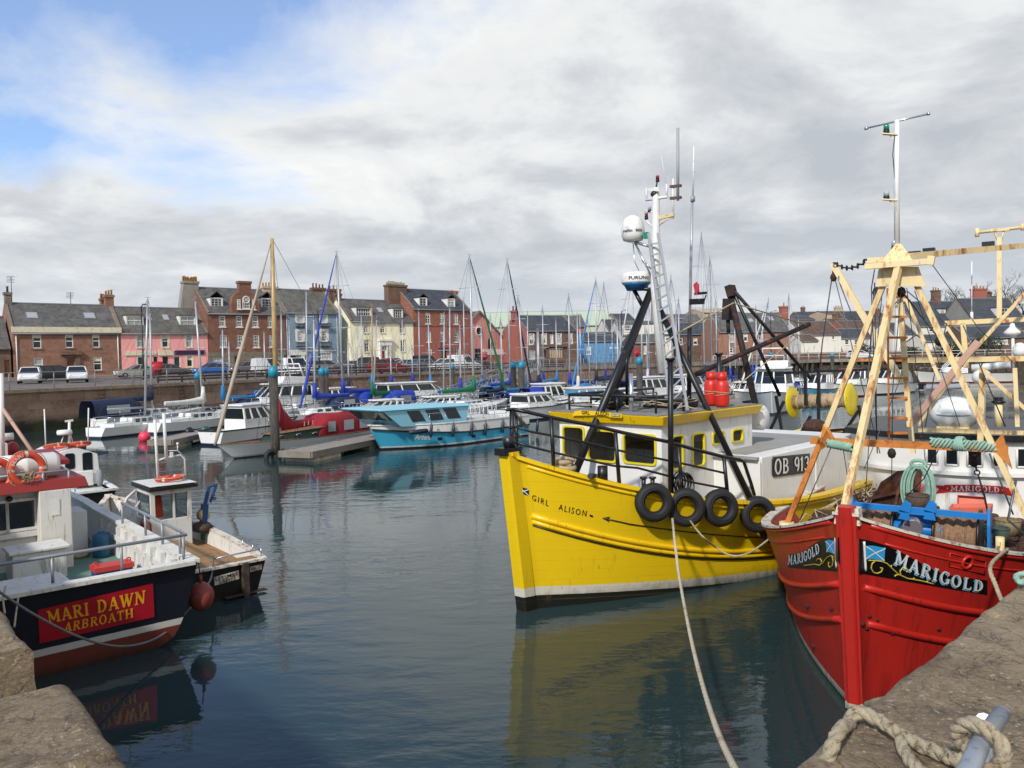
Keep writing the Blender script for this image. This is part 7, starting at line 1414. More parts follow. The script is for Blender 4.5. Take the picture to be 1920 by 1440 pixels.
for a, b, xa_, xb_ in [((1690,540),(1672,900),-1.8,-2.6),((1700,540),(1735,870),-2,-4),((1715,545),(1800,800),-2,-5),((1640,540),(1600,900),-1.8,-2.2),((1655,540),(1622,940),-1.9,-2.4),((1563,500),(1530,760),-4.5,-6),((1745,492),(1920,700),-1.6,-5),((1775,606),(1735,800),-6,-5),((1806,610),(1885,800),-6,-6.4),((1874,600),(1838,690),-7,-6.6),((1580,835),(1610,940),-1.6,-2),((1760,842),(1700,930),-1.6,-2.6),((1700,680),(1620,880),-4,-3)]:
    p0, p1 = B(*a, xa_), B(*b, xb_); wm.tube([p0, p0.lerp(p1,.5)+V((0,r7.uniform(-.05,.05),-.06)), p1], r7.choice([.006,.008,.011]), 5)
wm.build('wires', m_wire, rt_)
for px_, py_, x in [(1690,548,-1.9),(1644,548,-1.9),(1760,640,-4),(1672,850,-2.4),(1563,520,-4.5)]: MB().ball(B(px_,py_,x), .06, (.6,1,1.3), 8).build('pulley_block', m_rustk, rt_)
# wheelhouse: round front
xw = -8.3; W2 = lambda x, y: B(x, y, xw); zr1 = W2(1800,826).z; zbw = .8
def front(y): return xw-.9*(abs(y)/2.05)**2.4
ys2 = [2.05*(-1+2*i/24) for i in range(25)]
def band(z0, z1, off0, off1, name, mat, par, tk=0): return MB().loft([[V((front(y)+off0, y*(1+off0*.5), z0)), V((front(y)+off1, y*(1+off1*.5), z1))] for y in ys2], sm=True).build(name, mat, par)
wz = [W2(1790,y).z for y in (838,872)]
wr = band(zbw, wz[1]-.05, .0, .0, 'wheelhouse', m_ywh, rt_); band(wz[1]-.05, zr1, 0, .03, 'wheelhouse_front', m_ywh, wr)
sm_ = MB()
for y, s_ in ((2.05,1),(-2.05,-1)): sm_.add([(front(y),y,zbw),(front(y)-3.2,y,zbw),(front(y)-3.2,y,zr1),(front(y),y,zr1)], [(0,1,2,3)])
sm_.add([(front(2.05)-3.2,2.05,zbw),(front(2.05)-3.2,-2.05,zbw),(front(2.05)-3.2,-2.05,zr1),(front(2.05)-3.2,2.05,zr1)], [(0,1,2,3)]); sm_.build('wheelhouse_sides', m_ywh, wr)
rfm = MB(); lo = [V((front(y)+.14, y*1.06, zr1)) for y in ys2]+[V((front(2.05)-3.3,2.15,zr1)), V((front(-2.05)-3.3,-2.15,zr1))]; rfm.hexa(lo, [v+V((0,0,.13)) for v in lo]); rfm.build('roof', m_blk, wr)
MB().sweep([V((front(y)+.05, y*1.02, wz[1]-.16)) for y in ys2], .1, .07).build('window_ledge', m_ywh, wr)
wy = []
for x0, x1 in [(1738,1758),(1773,1797),(1814,1842),(1861,1886),(1907,1935)]:
    a, b = W2(x0,850), W2(x1,850)
    for _ in range(3): a = B(x0,850,front(a.y)); b = B(x1,850,front(b.y))
    m = MB(); k = 3; lo = [V((front(a.y+(b.y-a.y)*i/k)+.014+.0, a.y+(b.y-a.y)*i/k, wz[1])) for i in range(k+1)]; hi = [v+V((.028,0,wz[0]-wz[1])) for v in lo]
    m.loft([lo, hi]); wo_ = m.build('window', m_dglass, wr)
    fr_ = MB(); fr_.tube(lo, .02, 5).tube(hi, .02, 5).tube([lo[0],hi[0]], .022, 5).tube([lo[-1],hi[-1]], .022, 5); fr_.build('window_surround', m_ywh, wo_)
# banner
def BD(u, v, off):
    q = B(1752+(1905-1752)*u, 914, front(0)); y = q.y
    for _ in range(4): q = B(1752+(1905-1752)*u, 914-.0+(5*u), front(y)); y = q.y
    c_ = -.03*4*(u-.5)**2+.06*(1-u)*0; return V((front(y)+.012+off, y, q.z-.07+.15*v+c_))
bn = MB(); bn.loft([[BD(u, v, 0) for v in (0,.33,.66,1)] for u in [.12+.76*i/20 for i in range(21)]])
for u0, u1 in ((.0,.14),(1.0,.86)): bn.add([BD(u1,-.1,-.004), BD(u1,.85,-.004), BD(u0,1.0,-.004), BD(u0+(u1-u0)*.4,.42,-.004), BD(u0,-.2,-.004)], [(0,1,2,3),(0,3,4)])
bo_ = bn.build('name_banner', m_redr, wr); sign(lambda u, v, o: BD(.2+.6*u, .14+.7*v, o), 'MARIGOLD', .006, gap=.1).build('name_lettering', m_wht, bo_)
for u in (.16,.84): MB().ball(BD(u,.5,.006), .014, (.4,1,1), 8).build('painted_dot', m_wht, bo_)
q = B(1790,790,-9.2); lr = MB().ball((q.x,q.y,zr1+.48), .42, (1,1.15,.85), 20).tube([(q.x,q.y-.48,zr1+.48),(q.x,q.y+.48,zr1+.48)], .05, 8); lr.torus((q.x,q.y,zr1+.48), .43, .025, (0,0,1), 26, 6); lr.build('liferaft_canister', m_wht, rt_); MB().box((q.x-.3,q.y-.3,zr1+.12),(q.x+.3,q.y+.3,zr1+.22)).build('liferaft_cradle', m_crm, rt_)
# ---- winch and deck gear
m_bluew = paint('blue_winch_paint', '#1372b5', .45, .12, 2, '#53606a', .2, 6); m_wire2 = paint('rusty_warp_wire', '#8a6a4c', .75, .3, 30, '#4a3526', .45, 40, (.3,8,.3), bump=.6, bsc=50)
wa, wbb = RF.on(1597,946,0,-1.9), RF.on(1852,969,0,-1.9); wt_ = MB().bar(wa, wbb, .075, .075); wt_.build('winch_bar', m_bluew, rt_)
for q, s_ in ((wa,0),(wbb,1)): MB().prism([q+V((.06,0,.12)), q+V((.1,0,-.1)), q+V((.05,0,-1.1)), q+V((-.25,0,-1.1)), q+V((-.2,0,-.05))], (0,.035,0)).build('winch_end_plate', m_bluew, rt_)
xr = -2.25
for (x0, x1, yc) in ((1612,1680,985),(1756,1838,1008)):
    a, b = RF.on(x0,yc,0,xr), RF.on(x1,yc,0,xr); z_ = (wa.z+wbb.z)/2-.36; a.z = b.z = z_; n_ = 14; pr_ = [(.26+.035*sin(i*1.9)+.02*(i % 2), (b-a).length*i/n_) for i in range(n_+1)]
    MB().lathe(pr_, a, (b-a), 24).build('wire_reel', m_wire2, rt_)
    for q in (a, b): MB().lathe([(.38,-.015),(.38,.015)], q, (b-a), 26).build('reel_flange', m_blk, rt_)
for px_ in (1698,1745):
    q = RF.on(px_,955,0,-1.9); MB().prism([q+V((.045,-.07,.0)), q+V((.045,.0,.14)), q+V((.045,.08,.09)), q+V((.045,.07,-.03))], (.03,0,0)).prism([q+V((.06,-.04,-.03)), q+V((.06,-.08,-.12)), q+V((.06,.07,-.13)), q+V((.06,.05,-.03))], (.03,0,0)).build('winch_bracket', m_bluew, rt_)
q = RF.on(1720,985,0,-2.1); MB().box((q.x-.2,q.y-.25,.9),(q.x,q.y+.25,q.z+.15)).tube([(q.x,q.y-.3,q.z-.05),(q.x,q.y+.3,q.z-.05)], .1, 10).build('winch_gearbox', m_bluew, rt_, bevel=.02); MB().lathe([(.12,-.06),(.16,0),(.12,.06)], (q.x+.08,q.y-.05,q.z-.03), (1,.2,0), 14).build('winch_warping_head', m_steel, rt_)
m_dirty = paint('grimy_machinery', '#3b322b', .8, .4, 5, '#6d4426', .35, 7)
r8 = random.Random(12); 
for k in range(26): c_ = V((-2.6-4.6*r8.random(), r8.uniform(-1.9,1.7), .9+.5*r8.random())); s_ = .1+.22*r8.random(); MB().bar(c_-V((s_,0,.1)), c_+V((s_*.5,s_,.15)), .12+.14*r8.random(), .1+.2*r8.random()).build('deck_machinery', m_dirty, rt_, bevel=.02)
nh = MB()
for k in range(150): nh.ball(V((-2.6-4.6*r8.random(), -1.4+.7*r8.random()**1.5, 1.05+.45*r8.random())), .07+.12*r8.random(), (1.3,1,.7), 8)
top_ = lambda mb, name, mat, label, cat, **k: (lambda o: (setattr(o, 'matrix_world', RF.M), tag(o, label, cat, **k))[1])(mb.build(name, mat))
top_(nh, 'fishing_net', m_net, 'heap of brown fishing net along the red boat starboard side', 'net')
nt2 = MB()
for k in range(90):
    a = V((-2.6-4.6*r8.random(), -1.4+.7*r8.random(), 1.25+.4*r8.random())); nt2.tube([a, a+V((r8.uniform(-.2,.2),r8.uniform(-.15,.15),.1)), a+V((r8.uniform(-.4,.4),r8.uniform(-.3,.3),-.05))], .012, 4)
top_(nt2, 'net_rope', m_rope, 'loose tan ropes strewn over the brown net heap', 'rope')
np_ = MB()
for k in range(110): np_.ball(V((-2.9-3.6*r8.random(), .75+.85*r8.random(), .95+.35*r8.random())), .07+.11*r8.random(), (1.3,1,.7), 8)
top_(np_, 'fishing_net', m_net, 'dark net heap on the red boat deck against the quay side bulwark', 'net')
for k, (px_, py_, x) in enumerate([(1868,1000,-3.0),(1890,985,-3.6),(1720,938,-3.4)]):
    q = RF.on(px_, py_, 0, x); bk = MB(); bk.lathe([(.13,-.14),(.17,.08),(.15,.08),(.12,-.1)], q, n=16); bk.torus(q+V((0,0,.08)), .16, .015, (0,0,1), 18, 6)
    top_(bk, 'basket', paint('worn_basket', ['#3c4a3f','#7b6a48','#4a3b30'][k], .85, .3, 16), ['green basket on the red boat deck by the quay','tan basket behind the green one on the red boat','dark basket under the hanging green rope coil'][k], 'basket')
td = MB(); q = RF.on(1672,915,0,-4.4); td.hexa([q+V((0,-.4,-.45)),q+V((-.1,.35,-.4)),q+V((-.25,.35,-.4)),q+V((-.15,-.4,-.45))], [q+V((.1,-.15,.1)),q+V((.05,.1,.3)),q+V((-.1,.45,.34)),q+V((-.05,-.15,.1))]); td.bar(q+V((.08,-.35,-.2)), q+V((.05,.4,.05)), .05); td.bar(q+V((.1,.05,-.4)), q+V((.1,.15,.2)), .04)
top_(td, 'trawl_door', paint('rusty_brown_steel','#4a2c1e',.8,.35,3,'#7a4420',.4,4), 'rusty brown trawl door leaning on the red boat deck', 'trawl door')
m_fbox = paint('salmon_plastic', '#c9664d', .5, .1, 2, '#8a4a36', .25, 5)
def fbox(px, py, x, lab, up=False):
    q = RF.on(px, py, 0, x); mb = MB(); w_, d_, h_ = (.2, .12, .09) if up else (.28, .17, .12)
    A_ = [(-d_,-w_,0),(d_,-w_,0),(d_,w_,0),(-d_,w_,0)]; Bq = [(-d_*1.1,-w_*1.06,h_),(d_*1.1,-w_*1.06,h_),(d_*1.1,w_*1.06,h_),(-d_*1.1,w_*1.06,h_)]
    for i in range(4): j = (i+1)%4; mb.hexa([A_[i],A_[j],V(A_[j])*.93,V(A_[i])*.93], [Bq[i],Bq[j],V(Bq[j])*.93+V((0,0,.015)),V(Bq[i])*.93+V((0,0,.015))])
    mb.hexa(A_, [(x_,y_,.02) for x_,y_,_ in A_]); M_ = Matrix.Translation(q) @ (Matrix.Rotation(R(75), 4, 'Y') if up else Matrix.Rotation(R(6), 4, 'X')); mb.xf(M_); return top_(mb, 'fish_box', m_fbox, lab, 'fish box', group='salmon fish boxes on the red boat')
fbox(1822,962,-4.9,'salmon pink fish box lying flat before the red banner'); fbox(1822,945,-5.6,'faded salmon fish box standing on edge under the banner', True); fbox(1697,925,-5.4,'bright orange fish box beside the green rope coil')
gc = MB(); q = RF.on(1723,872,0,-3.6)
for k in range(9): dy = .10+.05*r8.random(); ph = r8.uniform(-.06,.06); gc.tube([q+V((.03*k*.3, dy*sin(a)*1.5+ph, -.38*(1+ .15*r8.random()*0)*(1-cos(a)))) for a in [2*pi*i/26 for i in range(26)]], .017, 6, closed=True)
gc.tube([q+V((.05,.1*cos(a),.02+.06*sin(a))) for a in [2*pi*i/12 for i in range(12)]], .03, 6, closed=True)
top_(gc, 'rope_coil', m_ropeg, 'hanging coil of pale green rope on the red boat gantry', 'rope')
for (xa_, xb_, lab) in ((1552,1598,'pale green rope lashed round the gantry tie, left end'),(1745,1868,'pale green rope knotted round the gantry tie, right end')):
    g_ = MB(); a, b = B(xa_,827,-1.5), B(xb_,836,-1.5)
    for s_ in range(4): g_.tube([a.lerp(b, i/24)+V((.06*cos(i*1.1+s_*1.57), 0, .06*sin(i*1.1+s_*1.57)-.02)) for i in range(25)], .016, 6)
    if xa_ > 1700: c_ = B(1800,832,-1.45); [g_.torus(c_+V((0,.02*k,0)), .08, .018, (.2,1,.1*k), 16, 6) for k in range(-2,3)]
    top_(g_, 'lashed_rope', m_ropeg, lab, 'rope')
hk = MB(); hk.tube([B(1812,840,-1.6), B(1826,862,-1.8)], .01, 5).tube([B(1840,845,-1.6), B(1826,862,-1.8)], .01, 5).ball(B(1826,864,-1.8), .06, (.8,1,1.4), 10).tube([B(1829,872,-1.8), B(1832,884,-1.8)], .012, 5).torus(B(1832,886,-1.8), .03, .01, (1,0,0), 12, 5).tube([B(1834,890,-1.8), B(1846,930,-1.9), B(1860,1000,-2)], .012, 5).build('hook_block', m_rustk, rt_)
MB().tube([B(1560,835,-1.5), B(1500,975,-1.5)], .008, 5).tube([B(1855,850,-1.5), B(1900,965,-1.5)], .01, 5).tube([B(1905,900,-1.5), B(1890,975,-1.4), B(1930,1010,-1.4)], .016, 5).build('stay_wires', m_wire, rt_)
# bow fittings
q = rh.pt(.875, rh.zs(.875), 1); MB().tube([q+V((0,-.05,-.05)), q+V((0,-.05,.2))], .05, 10).bar(q+V((-.15,-.05,.14)), q+V((.18,-.05,.14)), .03).build('bitt', m_crm, rt_)
MB().ball(V((-2.2,1.5,1.4)), .2, (1.2,1,.7)).ball(V((-2.6,1.3,1.4)), .25, (1.2,1,.7)).build('yellow_cloth', paint('ochre_oilskin','#a98a4a',.7,.2,4), rt_)
# ------------------------------------------------------------------ boats by the left quay
HL = V((-.66,.75)).normalized(); PL = V((-HL.y, HL.x))
def stern_frame(px, py, z, B, L):          # from the top starboard corner of the transom
    c = G(px, py, z); s_ = c.to_2d()+PL*(B/2); st_ = s_+HL*L; return Frame((st_.x, st_.y, 0), (HL.x, HL.y))
m_wplank = paint('flaking_white_boards', '#cfccc2', .6, .06, 2, '#8d7f62', .3, 3, (6,6,.5), bump=.25, bsc=8); m_wcab = paint('weathered_white', '#cdccc6', .55, .06, 1, '#9b9079', .3, 3, (3,3,.5)); m_redrf = paint('oxide_red_roof', '#8a2420', .55, .12, 2, '#4f1a17', .25, 4)
m_grn = paint('green_deck_paint', '#56786c', .7, .15, 2, '#8a8672', .35, 3); m_ply = paint('plywood_deck', '#8f6d45', .75, .15, 1.2, '#5e452b', .35, 3, (1,4,1))
def lifebuoy(F, c, ax, r, label, txt=None):
    mb = MB().torus((0,0,0), r*.8, r*.2, (0,0,1), 32, 10, squash=.75); o = mb.build('lifebuoy', m_orange); ax = V(ax).normalized(); o.matrix_world = F.M @ Matrix.Translation(c) @ ax.to_track_quat('Z', 'Y').to_matrix().to_4x4()
    b = MB()
    for k in range(4): b.torus((0,0,0), r*.8, r*.207, (0,0,1), 4, 10, a0=R(45+90*k)-.09, a1=R(45+90*k)+.09, squash=.75)
    b.build('reflective_band', m_capw, o)
    b = MB(); b.tube([(cos(a)*(r*1.0+.02*abs(sin(2*a))), sin(a)*(r*1.0+.02*abs(sin(2*a))), .02) for a in [2*pi*i/32 for i in range(32)]], .008, 5, closed=True); b.build('grab_line', m_rope, o)
    if txt:
        for t_, a0, a1 in txt: letter(lambda u, v, off: V((cos(a0+(a1-a0)*u)*(r*.72+v*r*.17), sin(a0+(a1-a0)*u)*(r*.72+v*r*.17), r*.152+off)), t_, .004, .02).build('lettering', m_wht, o)
    return tag(o, label, 'lifebuoy', 'orange lifebuoys on the boats')
# -- navy boat with the red name board
MB_ = 3.9; ML = 10.0; MF = stern_frame(374,1051,1.22,MB_,ML)
mh = Hull(ML, MB_, 1.9, 1.25, 1.22, draft=.7, run=.4, pd=2.3, pw=1.8, bw=.9, tr=.97, trw=.74, rake=.35, srake=.06, stem=.08, fl=.42, pe=2)
mt = MF.thing('fishing_boat', 'navy hulled fishing boat with a red and yellow name board and white cabin', 'fishing boat')
m_nhull = bandmat('navy_hull_paint', [(.3,'#6e3226'),(.4,'#c4c2b8'),(9,'#0e131f')], .38, .08, '#3a3d44', .16, rust=.05, scum=.08)
mh.outer(30, 10).build('hull', m_nhull, mt); dkm = lambda t: .62 if t < .7 else mh.zs(t)-.3
mh.deck(z=dkm, n=24, off=-.1).build('deck', m_grn, mt); mh.inner(dkm, .13, 26).build('bulwark_lining', m_wcab, mt); m_capm = paint('chipped_white_cap', '#cfcbc0', .6, .1, 4, '#8b8270', .3, 12); mh.cap(.2, .06, .02, -.06, 30).build('cap_rail', m_capm, mt)
xs = -ML+.02; MB().box((xs+.1,-1.8,.62),(xs+.16,1.8,1.2)).build('transom_lining', m_wplank, mt)
fr_m = MB()
for k in range(9): x = -ML+.5+k*.55; y = mh.pt((x+ML)/ML, 1.0, -1).y+.15; fr_m.bar((x,y,.62),(x,y-.0,1.2), .07, .06)
fr_m.sweep([V((-ML+.2+k*.6, mh.pt((.2+k*.6)/ML, 1.0, -1).y+.16, .98)) for k in range(9)], .03, .09); fr_m.build('bulwark_frames', m_wcab, mt)
D = Decal(MF, mh.tree, (70,1143),(286,1093),(289,1156),(74,1206)); nb_ = patch(D, lambda u: (0,1), .018, nu=6, nv=3).build('name_board', paint('signal_red','#9e1022',.4,.04), mt)
m_yl = paint('letter_yellow', '#dd9a1a', .45, .05); D = Decal(MF, mh.tree, (86,1145.5),(273,1105.5),(272,1130),(90,1168)); sign(D, 'MARI DAWN', .024, gap=.08, fat=.014).build('name_lettering', m_yl, nb_)
D = Decal(MF, mh.tree, (120,1168),(249,1139.5),(250,1156.5),(118,1185)); sign(D, 'ARBROATH', .024, gap=.08, fat=.012).build('name_lettering', m_yl, nb_)
# stern rail
rz = 1.22+.42; yv = MB_/2*.97-.1; rp = [(-ML+.08,yv,rz),(-ML+.08,-yv,rz),(-ML+1.2,-yv-.03,rz+.01),(-ML+3.6,-yv-.02,rz+.05)]; rr = MB().tube(rp, .026, 8)
for y in (yv, .9, .05, -.85, -yv+.05): rr.tube([(-ML+.08,y,1.22),(-ML+.08,y,rz)], .022, 6)
for x in (.45,1.3,2.2,3.6): rr.tube([(-ML+x,-yv-.02,1.22),(-ML+x,-yv-.02,rz+.03)], .022, 6)
rr.build('stern_rail', m_galv, mt)
# cabin, casing, hatch
mq = lambda x, y, xl: MF.on(x, y, 0, xl)
XA = -6.0; wins = [mq(2,945,XA), mq(60,938,XA)]; op = [(-1.15-0, 1.42, -.35, 1.95)]
cz = 2.16; c0 = mq(69,930,XA).y; t_ = MB(); aw, bw_ = mq(63,937,XA), mq(18,1000,XA); cw, dw = mq(13,950,XA), mq(-36,1008,XA); zt_, zb_ = aw.z, mq(40,990,XA).z
ops = [(-aw.y, zb_, -bw_.y-.02, zt_), (-cw.y, zb_, -dw.y, zt_)]; holes(t_, -c0-.0 if False else -c0, 1.6, .62, cz, 0, [(o[0],o[1],o[2],o[3]) for o in ops], 0) if False else None
cab = MB(); cab.box((XA,c0,.62),(-3.0,1.75,cz)); cb_ = cab.build('wheelhouse', m_wcab, mt, bevel=.02)
for y0, y1 in ((aw.y, bw_.y), (bw_.y+.05, bw_.y+.6)):
    w_ = MB(); lo_, hi_ = min(y0,y1), max(y0,y1); g_ = .05
    w_.box((XA-.035,lo_-g_,zb_-g_),(XA-.002,lo_,zt_+g_)).box((XA-.035,hi_,zb_-g_),(XA-.002,hi_+g_,zt_+g_)).box((XA-.035,lo_,zb_-g_),(XA-.002,hi_,zb_)).box((XA-.035,lo_,zt_),(XA-.002,hi_,zt_+g_)); wo_ = w_.build('window_frame', m_wcab, cb_); MB().box((XA-.012,lo_,zb_),(XA-.004,hi_,zt_)).build('window_pane', m_dglass, wo_)
MB().box((XA-.07,c0,zb_-.16),(XA-.002,1.7,zb_-.07)).build('window_ledge', m_wcab, cb_); q = mq(17,935,XA); MB().lathe([(.05,0),(.05,.06),(.03,.1)], (XA-.002,q.y,q.z), (-1,0,0), 12).build('deck_light', m_blk, cb_)
XC = -6.35; k0, k1 = mq(73,922,XC), mq(133,915,XC); zc_ = k1.z; MB().box((XC,k1.y,.62),(-4.6,k0.y,zc_)).build('casing', m_wplank, cb_, bevel=.015)
pz = MB()
for j in range(1, 8): y = k1.y+(k0.y-k1.y)*j/8; pz.box((XC-.004,y-.004,.64),(XC+.001,y+.004,zc_-.03))
pz = None
for (a, b, c, d) in [(93,937,112,952),(95,953,112,965)]: u0, u1 = mq(a,b,XC), mq(c,d,XC); MB().box((XC-.012,min(u0.y,u1.y),min(u0.z,u1.z)),(XC-.005,max(u0.y,u1.y),max(u0.z,u1.z))).build('notice', m_wht, cb_)
MB().box((-5.6,k1.y-.42,.62),(-4.9,k1.y-.02,1.5)).build('side_locker', paint('grey_white_panel','#b9bdbd',.5,.05), cb_, bevel=.015)
rf_ = MB(); y0, y1 = k1.y-.3, 1.95; rf_.hexa([(XA-.35,y0,zc_+.0),(-2.9,y0,zc_+.1),(-2.9,y1,zc_+.1),(XA-.35,y1,zc_+.0)], [(XA-.3,y0+.05,zc_+.18),(-2.9,y0+.05,zc_+.24),(-2.9,y1,zc_+.24),(XA-.3,y1,zc_+.18)]); rf_.hexa([(-4.2,y0-.15,zc_+.2),(-2.7,y0-.15,zc_+.3),(-2.7,y1,zc_+.3),(-4.2,y1,zc_+.2)], [(-4.2,y0-.15,zc_+.3),(-2.7,y0-.15,zc_+.42),(-2.7,y1,zc_+.42),(-4.2,y1,zc_+.3)]); rf_.build('roof', m_redrf, cb_, bevel=.012)
zq = zc_+.2; MB().lathe([(.001,-.55),(.18,-.53),(.23,-.46),(.23,-.02),(.24,0),(.23,.02),(.23,.46),(.18,.53),(.001,.55)], (XA+.25,mq(48,878,XA+.25).y,zq+.2), (0,1,0), 20).build('liferaft_canister', m_wht, mt)
q = mq(51,880,XA-.2); lifebuoy(MF, q, (-1,-.25,.12), .33, 'orange lifebuoy with white lettering on the red cabin roof', [('ARBROATH', R(-15), R(-100)), ('MARI', R(160), R(105))]); q = mq(-9,893,XA-.1); lifebuoy(MF, q, (-1,-.2,.1), .33, 'orange lifebuoy cut off by the left edge')
rr = MB(); a, b = mq(-40,905,XA-.28), mq(128,868,XA-.28); a.z = b.z = zq+.12; rr.tube([a,b,V((-3.5,b.y,b.z+.05))], .022, 6)
for f in (0,.35,.7,1): q = a.lerp(b, f); rr.tube([q, q-V((0,0,.26))], .02, 6)
rr.build('roof_rail', m_galv, mt); q = mq(52,893,XA-.33); cw_ = MB()
for k in range(12): cw_.tube([q+V((rnd.uniform(-.03,.03),rnd.uniform(-.12,.12),rnd.uniform(-.12,.1))) for _ in range(5)], .006, 4)
cw_.build('rope_tangle', m_rope, mt)
# mast and scanner at the frame edge
q0, q1 = mq(4,872,-4.6), mq(1,700,-4.6); MB().tube([q0-V((0,0,.2)), q1], .05, 8).build('mast', m_ywh, mt); MB().tube([mq(4,765,-4.6), mq(64,852,-5.5)], .035, 6).build('mast_stay', m_pinkb, mt); MB().tube([mq(-22,822,-3.8), mq(25,818,-3.8)], .075, 10).build('radar_scanner', m_wht, mt); MB().box(mq(-10,832,-3.9)-V((.1,.2,.5)), mq(12,840,-3.9)+V((.1,.1,.1))).build('radar_pedestal', m_wcab, mt); MB().ball(mq(24,842,-3.6), .12, (1,1,1.3)).build('red_lamp', m_redrf, mt)
# aft deck
MB().box((-ML+.2,-.45,.62),(-7.9,1.3,.93)).build('hatch_coaming', m_wcab, mt, bevel=.015); hl = MB()
for j in range(3): hl.box((-ML+.28+.6*j,-.38,.934),(-ML+.84+.6*j,1.2,.965))
hl.build('hatch_boards', m_wplank, mt, bevel=.008)
a, b = mq(18,1012,-6.9), mq(122,1052,-6.9); ch_ = MB().box((-7.05,a.y,.62),(-6.45,b.y,1.14)).build('deck_chest', m_wcab, mt, bevel=.02); MB().box((-7.1,a.y+.05,1.143),(-6.42,b.y-.05,1.2)).build('chest_lid', m_wcab, ch_, bevel=.015)
def topl(mb, F, name, mat, label, cat, **k): o = mb.build(name, mat); o.matrix_world = F.M; return tag(o, label, cat, **k)
q = MF.l(G(191,1043,.63)); dm_ = MB().lathe([(.14,0),(.155,.03),(.155,.4),(.15,.44),(.06,.46),(.06,.5),(.03,.5)], (q.x,q.y,.62), n=18); dm_.torus((q.x,q.y,.78), .157, .012, (0,0,1), 20, 6).torus((q.x,q.y,.93), .157, .012, (0,0,1), 20, 6); topl(dm_, MF, 'plastic_drum', paint('blue_plastic','#1f5878',.5,.1), 'blue plastic drum standing inside the navy boat bulwark', 'drum')
q = MF.l(G(152,1030,.63)); topl(MB().lathe([(.13,0),(.17,.18),(.15,.2)], (q.x,q.y,.62), n=14).torus((q.x,q.y,.82), .12, .04), MF, 'basket', paint('cane_basket','#8a7a52',.9,.3,20), 'round basket on the navy boat deck beside the casing', 'basket'); q = MF.l(G(148,1044,.63)); topl(MB().torus((q.x,q.y,.68), .14, .05).torus((q.x+.02,q.y,.75), .12, .04), MF, 'rope_coil', m_rope, 'pale rope coil on the deck by the casing', 'rope')
q = MF.l(G(209,1076,.7)); fb_ = MB().box((q.x-.18,q.y-.3,.62),(q.x+.15,q.y+.28,.8)); topl(fb_, MF, 'fish_box', paint('blue_box','#24407a',.5,.1), 'blue fish box on the navy boat deck', 'fish box'); topl(MB().box((q.x-.2,q.y-.32,.803),(q.x+.17,q.y+.3,.88)).torus((q.x,q.y-.28,.9), .035, .012, (1,0,0), 12, 6).torus((q.x,q.y+.25,.9), .04, .015, (1,0,0), 12, 6), MF, 'fish_box', paint('red_box','#b8352a',.5,.1), 'red fish box stacked on the blue one', 'fish box')
q = P(377,1118,12.45); topl(MB().ball((q.x,q.y,q.z), .2, (1,1,1.15), 18).tube([(q.x,q.y,q.z+.2),(q.x,q.y,q.z+.34)], .03, 6).tube([(q.x,q.y,q.z+.3),(q.x-.05,q.y+.05,1.2)], .01, 5), W0, 'fender_buoy', paint('faded_red_buoy','#83382b',.6,.15,3,'#5e2a20',.3,4), 'faded red ball fender hung between the two left boats', 'fender')
# -- black creel boat with a plywood deck
LB, LL = 2.05, 6.6; LF = stern_frame(506,1046,.6,LB,LL)
lh = Hull(LL, LB, 1.1, .72, .6, draft=.5, run=.5, pd=2.2, pw=1.8, bw=.92, tr=.92, trw=.8, rake=.3, stem=.06, fl=1, pe=1.8); lt = LF.thing('creel_boat', 'small black creel boat with a plywood deck and tiny white wheelhouse', 'creel boat')
lh.outer(24, 7).build('hull', bandmat('black_hull_paint', [(.05,'#2a1a14'),(9,'#101113')], .4, .1, '#34352f', .15, scum=.04), lt); ldk = lambda t: .42
lh.deck(z=ldk, n=16, off=-.08).build('deck', m_ply, lt); lh.inner(ldk, .09, 20).build('bulwark_lining', m_wplank, lt); lh.cap(.13, .04, .012, -.04, 24).build('gunwale', m_capw, lt)
MB().box((-LL+.05,-.35,.45),(-LL+2.75,LB*.43,.63)).build('deck_boards', m_ply, lt); MB().box((-LL+.05,-LB*.45,.45),(-LL+.45,-.37,.6)).build('stern_locker', m_ply, lt)
lq = lambda x, y, xl: LF.on(x, y, 0, xl); XL = -LL+2.7; a, b = lq(285,1004,XL), lq(361,1004,XL); y1, y0 = a.y, b.y; zt_ = 1.72
lw = MB(); lw.box((XL,y0,.5),(XL+1.0,y1,1.1)); lc = lw.build('wheelhouse', m_wcab, lt, bevel=.012); fr2 = MB()
for (x, y) in ((XL,y0),(XL,y1),(XL+1,y0),(XL+1,y1),(XL,(y0+y1)/2-.03)): fr2.box((x-.001 if x == XL else x-.08, y-.0 if y == y0 else y-.08 if y == y1 else y-.04, 1.1), (x+.08 if x == XL else x, y+.08 if y == y0 else y, zt_))
fr2.box((XL-.002,y0,zt_-.1),(XL+1,y1,zt_)); fr2.build('window_posts', m_wcab, lc); MB().box((XL+.03,y0+.02,1.1),(XL+.04,y1-.02,zt_-.1)).build('window_pane', m_glz, lc); MB().box((XL+.96,y0+.02,1.1),(XL+.97,y1-.02,zt_-.1)).build('window_pane', m_glz, lc)
for y in (y0+.01,y1-.02): MB().box((XL+.08,y,1.1),(XL+.92,y+.01,zt_-.1)).build('window_pane', m_glz, lc)
MB().hexa([(XL+.3,y1-.35,.9),(XL+.5,y1-.35,.9),(XL+.5,y1-.1,.9),(XL+.3,y1-.1,.9)], [(XL+.3,y1-.3,1.55),(XL+.5,y1-.3,1.55),(XL+.5,y1-.12,1.55),(XL+.3,y1-.12,1.55)]).build('hanging_oilskin', m_orange, lc)
